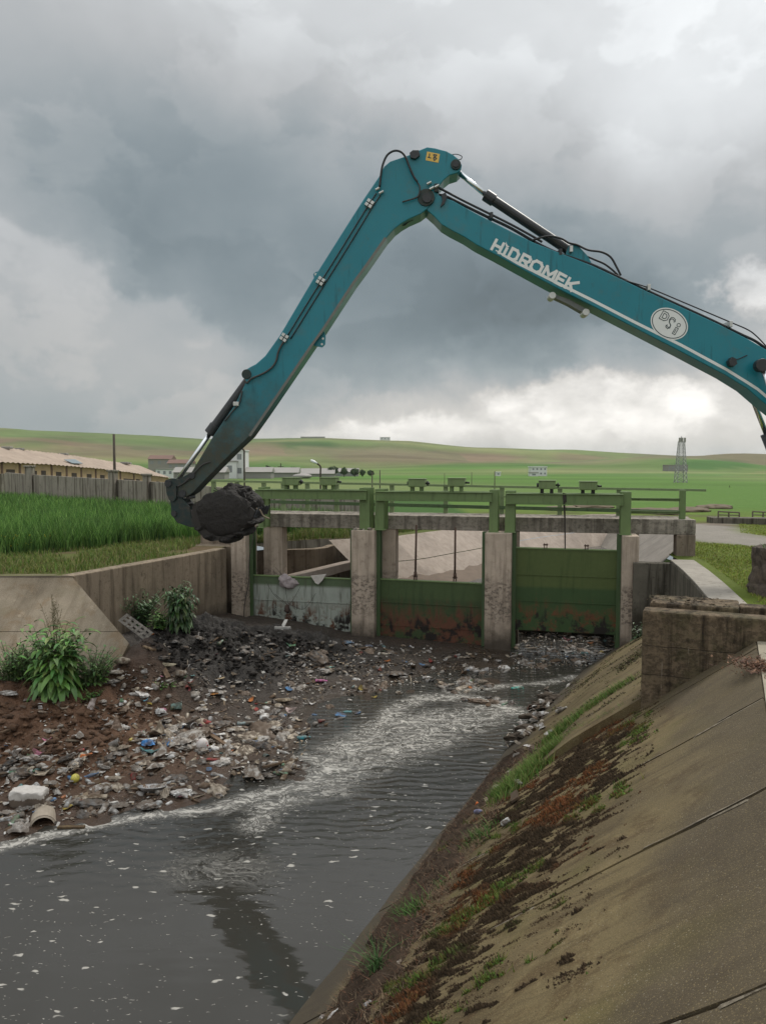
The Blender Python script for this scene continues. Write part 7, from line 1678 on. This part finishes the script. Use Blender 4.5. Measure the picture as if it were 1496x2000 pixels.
# printed sack
sk=blob_mesh((.11,.09,.16),.22,2.2,90,T_FILM,3,True); m_,t,b=material('printed_sack_film'); p=t.pos(); z=t.xyz(p)[2]; v=t.vor(t.vm('MULTIPLY',p,(1,1,1.4)),9); k=t.m('MULTIPLY',t.ss(v,.34,.24),1); c=t.mix(k,(.62,.58,.56),(.45,.06,.07)); t.put(b.inputs['Base Color'],t.mix(t.m('MULTIPLY',t.noise(p,9),.4),c,(.2,.16,.13))); b.inputs['Roughness'].default_value=.5
sk.materials[0]=m_; one('sack',sk,396,1462,(1,1,1),'upright white sack with red print blotches','sack',.06,1,.4)
# half buried pipe
pp=thing('concrete_pipe','short dark mouthed pipe half buried at the water edge, lower left','pipe',tuple(at_g(84,1618,.0))); base=at_g(84,1612,-.05); d=Vector((-.38,.92,-.02)).normalized(); 
mb=MB(); q=d.to_track_quat('Z','Y').to_matrix().to_4x4(); mb.lathe([(.17,-.02),(.19,0),(.20,.0),(.20,.45),(.165,.45),(.165,.0),(.17,-.02)],26,Matrix.Translation(base)@q); mb.build('pipe_shell',simple('pale_pipe_rim',(.32,.27,.21),.8,0,.3,9),pp,smooth=False); mb=MB(); mb.lathe([(0,.25),(.164,.25)],26,Matrix.Translation(base)@q); mb.build('pipe_shade_disc',simple('pipe_mouth_shade',(.015,.012,.01),.9),pp)  # near-black disc inside, standing in for the darkness of the open mouth
mb=MB(); mb.add([(-.1,-.06,0),(.12,-.05,0),(.02,.1,0),(.0,0,.30)],[(0,2,1),(0,1,3),(1,2,3),(2,0,3)]); me=mesh_of(mb,T_BOARD,False); one('board_shard',me,228,1424,(.50,.38,.30),'tan pyramid shaped board shard sticking up from brown mud','board shard',-.02,1.05,.3)
mb=MB(); mb.add([(-.09,0,0),(.05,-.03,.0),(.11,.0,.22),(.0,.03,.2)],[(0,1,2,3)]); mb.prism([(-.09,.012,0),(.05,-.018,0),(.11,.012,.22),(.0,.042,.2)],(0,.015,0)); me=mesh_of(mb,T_BOARD,False); one('board_shard',me,178,1388,(.52,.45,.42),'pale folded board leaning on the brown clods','board shard',-.01,1,.2)
one('carton',M_CTN[1],166,1480,(.72,.22,.07),'orange squashed scrap on the wet edge of the brown mud','carton',.04,1.0,.5)
one('drink_can',M_CAN[0],160,1471,(.5,.05,.04),'red can touching the orange scrap','can',.03,.9,.6)
one('drink_can',M_CAN[0],163,1572,(.42,.10,.06),'red and white can lying alone on wet silt above the foam line','can',.03,1.3,-.4)
one('plastic_bottle',M_BOT[0],205,1537,(.55,.45,.05),'yellow plastic container lying by the steel bowl','bottle',.03,.7,.1)
one('plastic_cup',M_CUP[0],197,1549,(.62,.60,.57),'white upright tub below the yellow container','cup',.02,1.0,0,0,-1.57)
one('plastic_sheet',M_SHD[1],292,1449,(.70,.69,.66),'white curved sheet above the blue bags','plastic sheet',.05,(2.0,.9,1),.2)
one('plastic_sheet',M_SHD[3],430,1437,(.66,.65,.62),'white torn sheet behind the printed sack','plastic sheet',.03,(1.5,1,1),.1)
one('bottle_top',M_SHD[0],276,1434,(.03,.24,.14),'green oval lid left of the white torn sheet','lid',.03,(.8,.7,1),.1)
one('plastic_tub',M_CUP[1],345,1386,(.26,.40,.36),'sea green crushed tub lying right of a clear bag','tub',.06,1.3,.3)
one('plastic_bag',M_BAG[2],314,1396,(.62,.63,.63),'shiny pale bag left of the sea green tub','plastic bag',.04,(.9,.9,1.6),.3)
one('carton',M_CTN[2],270,1380,(.62,.58,.52),'pale square carton on the brown mud above the shiny pale bag','carton',.04,1.1,.6)
one('plastic_sheet',M_SHD[2],283,1372,(.12,.30,.38),'small dull blue scrap behind the pale square carton','plastic sheet',.03,.7,.4)
one('plastic_sheet',M_SHD[0],412,1359,(.62,.26,.05),'orange flat sheet at the foot of the black mud heap','plastic sheet',.03,(1.6,1,1),.15)
one('plastic_strip',M_SHD[4],375,1343,(.015,.013,.013),'long black plastic strip above the orange sheet','plastic strip',.03,(2.6,.9,.7),-.2)
one('drink_can',M_CAN[1],628,1411,(.38,.05,.06),'crushed red can lying in the shallow puddle','can',.03,1.2,.4)
one('plastic_bottle',M_BOT[0],594,1444,(.06,.36,.42),'turquoise bottle lying in the shallow water left of the foam','bottle',.03,1.0,.2)
one('plastic_sheet',M_SHD[2],565,1395,(.62,.50,.48),'white and pink curved scrap standing at the puddle edge','plastic sheet',.08,1.3,.7,.9)
one('plastic_bottle',M_BOT[2],628,1333,(.55,.12,.34),'bright pink float among grey litter below the black heap','float',.04,.9,.1)
one('plastic_bottle',M_BOT[1],483,1417,(.32,.42,.42),'pale blue green bottle in the middle of the litter field','bottle',.04,1.4,.2)
one('plastic_board',M_PLK[1],400,1486,(.22,.04,.04),'dark red flat board below the printed sack','board',.02,(.8,1,.7),.05)
one('plastic_board',M_PLK[1],530,1430,(.035,.025,.02),'dark wet plank right of the pale blue green bottle','plank',.02,(1,.9,1),-.25)
one('foam_chunk',M_FOAM[0],552,1372,(.45,.38,.28),'large tan foam slab at the top edge of the litter beside the puddle','foam chunk',.05,(2.2,1.0,1.1),.1)
one('plastic_sheet',M_SHD[0],330,1483,(.58,.53,.46),'pale broken ceiling sheet below the blue bags','plastic sheet',.03,(2.6,1.0,1),.05)
one('plastic_bag',M_BAG[4],308,1503,(.45,.42,.38),'grey crumpled bag under the pale broken sheet','plastic bag',.04,1.1,.4)
one('stick',M_STK[1],340,1492,(.03,.02,.015),'dark forked twig leaning over the pale broken sheet','stick',.07,(1,1,1),.7,0,-.35)
one('carton',M_CTN[0],430,1556,(.70,.68,.66),'white crushed box on the foam line right of the steel bowl','carton',.03,.8,.3)
one('plastic_bag',M_BAG[0],353,1552,(.62,.61,.59),'white flat bag lying right of the steel bowl','plastic bag',.03,(1.0,1.0,.7),.3)
one('stone',M_STN[0],400,1541,(.17,.13,.10),'brown egg shaped stone standing in silt right of the steel bowl','stone',.05,1.2,.3)
one('carton',M_CTN[0],228,1572,(.68,.66,.62),'white torn carton at the foam edge below the yellow container','carton',.03,1.0,.3)
one('plank',M_PLK[0],140,1618,(.14,.10,.05),'short brown board floating in the foam at lower left','plank',.02,(.9,.9,1),.02)
one('plastic_bag',M_BAG[5],40,1628,(.36,.33,.30),'grey cone shaped bag at the water edge by the pipe','plastic bag',.05,(1.2,1.2,1.8),.3)
# pallet-like crate lid and posts at the end of the left slab
def crate_lid():
    t=thing('plastic_grating','dirty white plastic grating with holes leaning on the end of the left slab','grating',tuple(at_g(262,1240)))
    a,b=atY(231,1212,17.4),atY(282,1250,17.0); up=Vector((.14,.2,.13)); d=b-a; mb=MB(); n=5
    def P(u,v): return a+d*u+up*v
    th=Vector((.03,-.05,.0))
    for k in range(n+1):
        u=k/n*.93; w=.07; mb.prism([P(u,0),P(u+w,0),P(u+w,1),P(u,1)],th)
    for v in (0,.39,.78): mb.prism([P(.071,v),P(.929,v),P(.929,v+.22),P(.071,v+.22)],th*.9)
    mb.build('lattice',simple('dirty_white_plastic',(.15,.132,.11),.7,0,.4,8,dirt=(.035,.028,.02),dirt_amt=.9),t)
crate_lid()
one('plastic_strip',M_SHD[3],238,1249,(.03,.20,.24),'small turquoise strip on the muddy slab left of the crate lid','plastic strip',.03,(.5,1,1),1.4)
one('log',M_STK[2],291,1272,(.26,.19,.12),'short pale log lying on the black mud below the crate lid','log',.05,(1.3,2.2,2.2),-.6)
one('crate',M_CTN[1],328,1303,(.50,.45,.33),'pale yellow tray on its side in the black mud','tray',.05,(1.6,1.2,1.6),-.2)
one('stone',M_STN[1],240,1297,(.36,.31,.25),'large rounded pale stone beside the right edge of the leafy weed','stone',.06,2.0,.2)
one('stone',M_STN[2],228,1318,(.42,.38,.33),'flat pale disc of foam board below the large rounded stone','disc',.05,(1.9,1.6,1.2),.2)
one('stone',M_STN[3],352,1322,(.30,.27,.23),'grey egg shaped boulder at the foot of the black heap','stone',.05,2.0,.1)
one('cardboard_sheet',M_SHD[1],430,1328,(.38,.30,.19),'brown cardboard sheet at the foot of the black heap','cardboard',.04,(1.5,1.1,1),.2)
one('board_shard',M_SHD[0],80,1398,(.42,.36,.30),'long pale sliver of board on the brown clods','board shard',.05,(1.7,.6,1),-.4)
one('plastic_bag',M_BAG[3],14,1358,(.50,.48,.45),'pale torn bag at the left edge under the leafy weeds','plastic bag',.03,(1.3,.8,1),-.2)
one('carton',M_CTN[1],54,1370,(.66,.62,.58),'small white carton left of the brown clods','carton',.03,.8,.1)
one('bent_pole',M_STK[1],330,1368,(.02,.016,.013),'long thin black pole lying down the mud right of the leafy weed','pole',.06,(2.6,.9,.9),-.75)
tb=thing('plank','broken pale board propped against the foot of the bleached gate','board',tuple(at_g(548,1238)))
mb=MB(); a=at_g(543,1240,.05); b=atY(556,1210,22.6); mb.prism([a,a+Vector((.1,0,0)),b+Vector((.1,0,0)),b],(0,.03,.0)); mb.build('upright_board',simple('grey_weathered_wood',(.34,.33,.31),.8,0,.3,9),tb); mb=MB(); a=at_g(533,1236,.12); mb.box((.05,-.03,-.03),(.5,.04,.03),Matrix.Translation(a)); mb.build('cross_board',bpy.data.materials['grey_weathered_wood'],tb)
for (px,py,s,c,l) in ((680,1258,1.2,(.05,.12,.2),'dull blue bag on the mud in front of the second pier'),(720,1264,.8,(.05,.14,.28),'small deep blue bag right of the dull blue bag')): one('plastic_bag',M_BAG[2],px,py,c,l,'plastic bag',.03,s,.3)
one('plastic_bottle',M_BOT[3],645,1307,(.06,.26,.22),'green bottle end at the right foot of the black heap','bottle',.04,1.1,.5)
one('plastic_bag',M_BAG[0],1010,1345,(.06,.34,.28),'turquoise bag floating near the right bank','plastic bag',.0,.9,.2)
one('carton',M_CTN[0],780,1356,(.55,.48,.40),'cream carton standing at the edge of the foam','carton',.03,1.0,.2)
one('plastic_bottle',M_BOT[0],835,1326,(.66,.64,.62),'white bottle in the litter left of the floating bag raft','bottle',.03,1.0,.1)
# rags and twigs on the bleached gate
M_RAG=simple('grey_pink_rag',(.33,.28,.28),.9,0,.4,14,bump=.6)
gA=gp(563,1131,GY-.05); c=G(gA[0],GY-.04,gA[1]); o=lump('rag',c+Vector((0,0,-.08)),(.30,.12,.20),6,M_RAG,None,4,.5,4.0); tag(o,'grey pink rag draped over the top edge of the bleached gate','rag')
mb=MB(); gB=gp(625,1127,GY); q=lambda dx,dz,dy=-.06: G(gB[0]+dx,GY+dy,gB[1]+dz); mb.prism([q(-.28,.03),q(.22,.10),q(.10,-.10,-.1),q(-.02,-.22,-.1),q(-.12,-.18,-.1)],(.01,.03,.01)); tag(mb.build('plastic_sheet',simple('dusty_white_film',(.45,.42,.38),.6,0,.3,9),None),'stiff pale plastic sheet hooked over the bleached gate right of the rag','plastic sheet')
tw=thing('branch','tangle of thin bare branches caught on the face of the bleached gate','branch',tuple(G(gp(560,1180,GY)[0],GY-.08,gp(560,1180,GY)[1])))
for P in ([(538,1108),(556,1130),(560,1160),(568,1190),(580,1222)],[(560,1180),(552,1172),(538,1160)],[(563,1185),(575,1168),(588,1145)],[(563,1178),(590,1190),(605,1178),(618,1158)],[(520,1135),(535,1160),(556,1178)]):
    mb=MB(); mb.tube(catmull([G(gp(x,y,GY-.08)[0],GY-.08-.02*i,gp(x,y,GY-.08)[1]) for i,(x,y) in enumerate(P)]),.006,5); mb.build('twig',M_ROPE,tw)
o=lump('weed_wad',G(gp(560,1188,GY-.1)[0],GY-.08,gp(560,1188,GY-.1)[1]),(.08,.05,.17),8,simple('dead_weed_wad',(.075,.05,.04),.95,0,.4,14,bump=.8),tw,3,.5,5)
# ---------------------------------------------------------------- litter on the right bank
def onslope(name,me,px,py,col,label,cat,s=1,yaw=0,h=.03):
    o=bpy.data.objects.new(name,me); COL.objects.link(o); o.location=slope_hit(px,py)+SN*h; o.scale=(s,s,s) if not hasattr(s,'__len__') else s
    o.rotation_euler=(SN.to_track_quat('Z','Y').to_matrix().to_4x4()@Matrix.Rotation(yaw,4,'Z')).to_euler(); o.color=(*col,1); return tag(o,label,cat)
onslope('drink_can',M_CAN[0],990,1610,(.66,.66,.64),'white can lying alone on the mossy slope','can',1.0,1.9,.035)
onslope('plastic_bottle',M_BOT[0],937,1589,(.26,.29,.50),'lilac bottle on the brown silt below the orange scrap','bottle',.8,.9,.035)
onslope('plastic_shard',M_SHD[1],934,1576,(.75,.17,.03),'bright orange scrap on the slope at the water side','scrap',(.9,.6,1),.3,.05)
onslope('plank',M_PLK[1],1008,1560,(.05,.04,.028),'dark wet plank lying in the slope grass','plank',(.7,1.2,1),.35,.04)
onslope('plastic_bottle',M_BOT[2],978,1545,(.33,.30,.24),'dusty brown bottle left of the dark plank','bottle',1.1,.6,.05)
onslope('plastic_bottle',M_BOT[1],1014,1535,(.38,.37,.34),'clear dusty bottle in the slope grass above the dark plank','bottle',1.3,.5,.05)
onslope('plastic_shard',M_SHD[0],996,1512,(.66,.62,.56),'small white scrap at the upper left of the slope grass','scrap',.7,1.2,.05)
onslope('carton',M_CTN[0],952,1566,(.50,.42,.32),'tan crushed carton above the orange scrap on the bank','carton',.8,.7,.04)
onslope('plastic_bottle',M_BOT[1],1098,1391,(.42,.40,.36),'clear bottle on the slope right of the bag heap','bottle',1.2,.9,.05)
for k,(px,py,s,c,l) in enumerate(((655,1988,.55,(.66,.66,.66),'white torn bag lowest on the slope at the bottom of the picture'),(632,1990,.3,(.60,.58,.58),'small white wad left of the white torn bag'),(720,1965,.35,(.62,.64,.66),'white and blue wrapper on the lower slope'),(780,1885,.3,(.46,.42,.36),'beige crumpled wrapper on the brown silt'),(786,1858,.28,(.55,.52,.48),'pale crumpled wrapper above the beige one'),(795,1783,.3,(.60,.52,.42),'cream wrapper beside the bright green tuft'),(920,1622,.4,(.62,.58,.52),'pale bag scrap at the foam side above the brown strip'))): onslope('plastic_bag',M_BAG[k%6],px,py,c,l,'plastic bag',s,k*1.1,.02)
M_SILTDARK=simple('dark_matted_silt',(.05,.036,.024),.95,0,.5,12,bump=1.0)
# heap of rags and bags where the waterline turns
for k in range(85):
    px=random.gauss(1035,24);py=1408+random.gauss(0,24)-(px-1035)*.8; c=slope_hit(px,py)+SN*random.uniform(.02,.13); cn=random.choice(['pale grey','beige','white','grey','beige','brown','pale grey']); o=place('rag',random.choice([M_BAG[1],M_BAG[2],M_BAG[4],M_BAG[5]]),c,tuple(x*.95 for x in PAL[cn]),'crumpled %s rag in the heap on the right bank'%cn,'rag','rags heaped at the right bank waterline',random.uniform(.3,.75),None,.9)
    o['label']='crumpled %s rag in the heap at the right bank waterline'%cn
for k,(px,py) in enumerate(((1018,1440),(1030,1425),(1052,1400),(1062,1378),(1075,1362))):
    o=lump('weed_mound',slope_hit(px,py)+SN*.02,(.24,.2,.07),k+50,M_SILTDARK,None,4,.9,6); tag(o,'low mound of dead weed and silt under the rag heap on the right bank','mound','silt mounds under the rag heap')
onslope('plastic_tub',M_CUP[1],1040,1392,(.30,.14,.10),'ribbed reddish hose end sticking out above the rag heap','hose end',1.3,.7,.1)
# dry leaf pile at the top right of the bank
def leafpile():
    r=np.random.default_rng(4); c0=np.array(atZ(1486,1305,3.2)); n=900; P=c0+np.column_stack([r.normal(0,.16,n),r.normal(0,.22,n),np.abs(r.normal(0,.02,n))]); V,Q,c=blades(P,r.uniform(.01,.03,n),.012,2.5,[(.11,.05,.03),(.07,.035,.022),(.15,.08,.045)],r,1,.4); tag(fast_mesh('dead_leaf_pile',V,Q,M_BLADE,c),kind='stuff')
leafpile()

# clods of the black heap and of the brown one: broken lumps nobody could count
def clods():
    V=[];T=[];C=[]; rd=random.Random(12)
    zones=[([(265,1235),(450,1228),(600,1245),(640,1275),(560,1320),(330,1312)],420,(.022,.018,.015),(.015,.07)),([(0,1375),(250,1365),(250,1440),(150,1475),(0,1478)],220,(.10,.056,.032),(.015,.08)),([(560,1250),(840,1256),(960,1276),(760,1300),(600,1300)],160,(.03,.025,.02),(.012,.04))]
    for poly,m,col,(s0,s1) in zones:
        xs=[p[0] for p in poly];ys=[p[1] for p in poly]; k=0
        while k<m:
            px,py=rd.uniform(min(xs),max(xs)),rd.uniform(min(ys),max(ys))
            if not poly_in(np.array([[px,py]]),poly)[0]: continue
            k+=1; p=hit_ground(px,py); s=s0+(s1-s0)*rd.random()**2.2; bmx=bmesh.new(); bmesh.ops.create_icosphere(bmx,subdivisions=2,radius=1); b=len(V); sx,sy,sz=s*rd.uniform(.8,1.6),s*rd.uniform(.7,1.2),s*rd.uniform(.5,.9); sd=rd.uniform(0,99); f=rd.uniform(.65,1.35)
            for v in bmx.verts:
                d=v.co.normalized(); q=d*(1+.75*mnoise.fractal(d*1.9+Vector((sd,0,0)),1,2,4)); V.append((p.x+q.x*sx,p.y+q.y*sy,p.z+q.z*sz+s*.05)); C.append(tuple(c*f for c in col))
            bmx.verts.index_update(); T+= [tuple(b+v.index for v in fc.verts) for fc in bmx.faces]; bmx.free()
    M=vcol('mud_clod',.8,.3,.5,8,bump=1.0); tag(fast_mesh('mud_clods',np.array(V),np.array(T),M,np.array(C),smooth=False),kind='stuff')
clods()
mb=MB(); mb.box((-3500,-3500,-25),(3500,3500,70)); hz=mb.build('haze',None)
hz.data.materials.clear(); hm=bpy.data.materials.new('haze_air'); hm.use_nodes=True; nt=hm.node_tree; nt.nodes.remove(nt.nodes['Principled BSDF']); v=nt.nodes.new('ShaderNodeVolumePrincipled'); v.inputs['Color'].default_value=(.80,.86,.92,1); v.inputs['Density'].default_value=.0001; v.inputs['Anisotropy'].default_value=.2
nt.links.new(v.outputs[0],nt.nodes['Material Output'].inputs['Volume']); hz.data.materials.append(hm); tag(hz,kind='stuff')
SC.cycles.volume_bounces=1
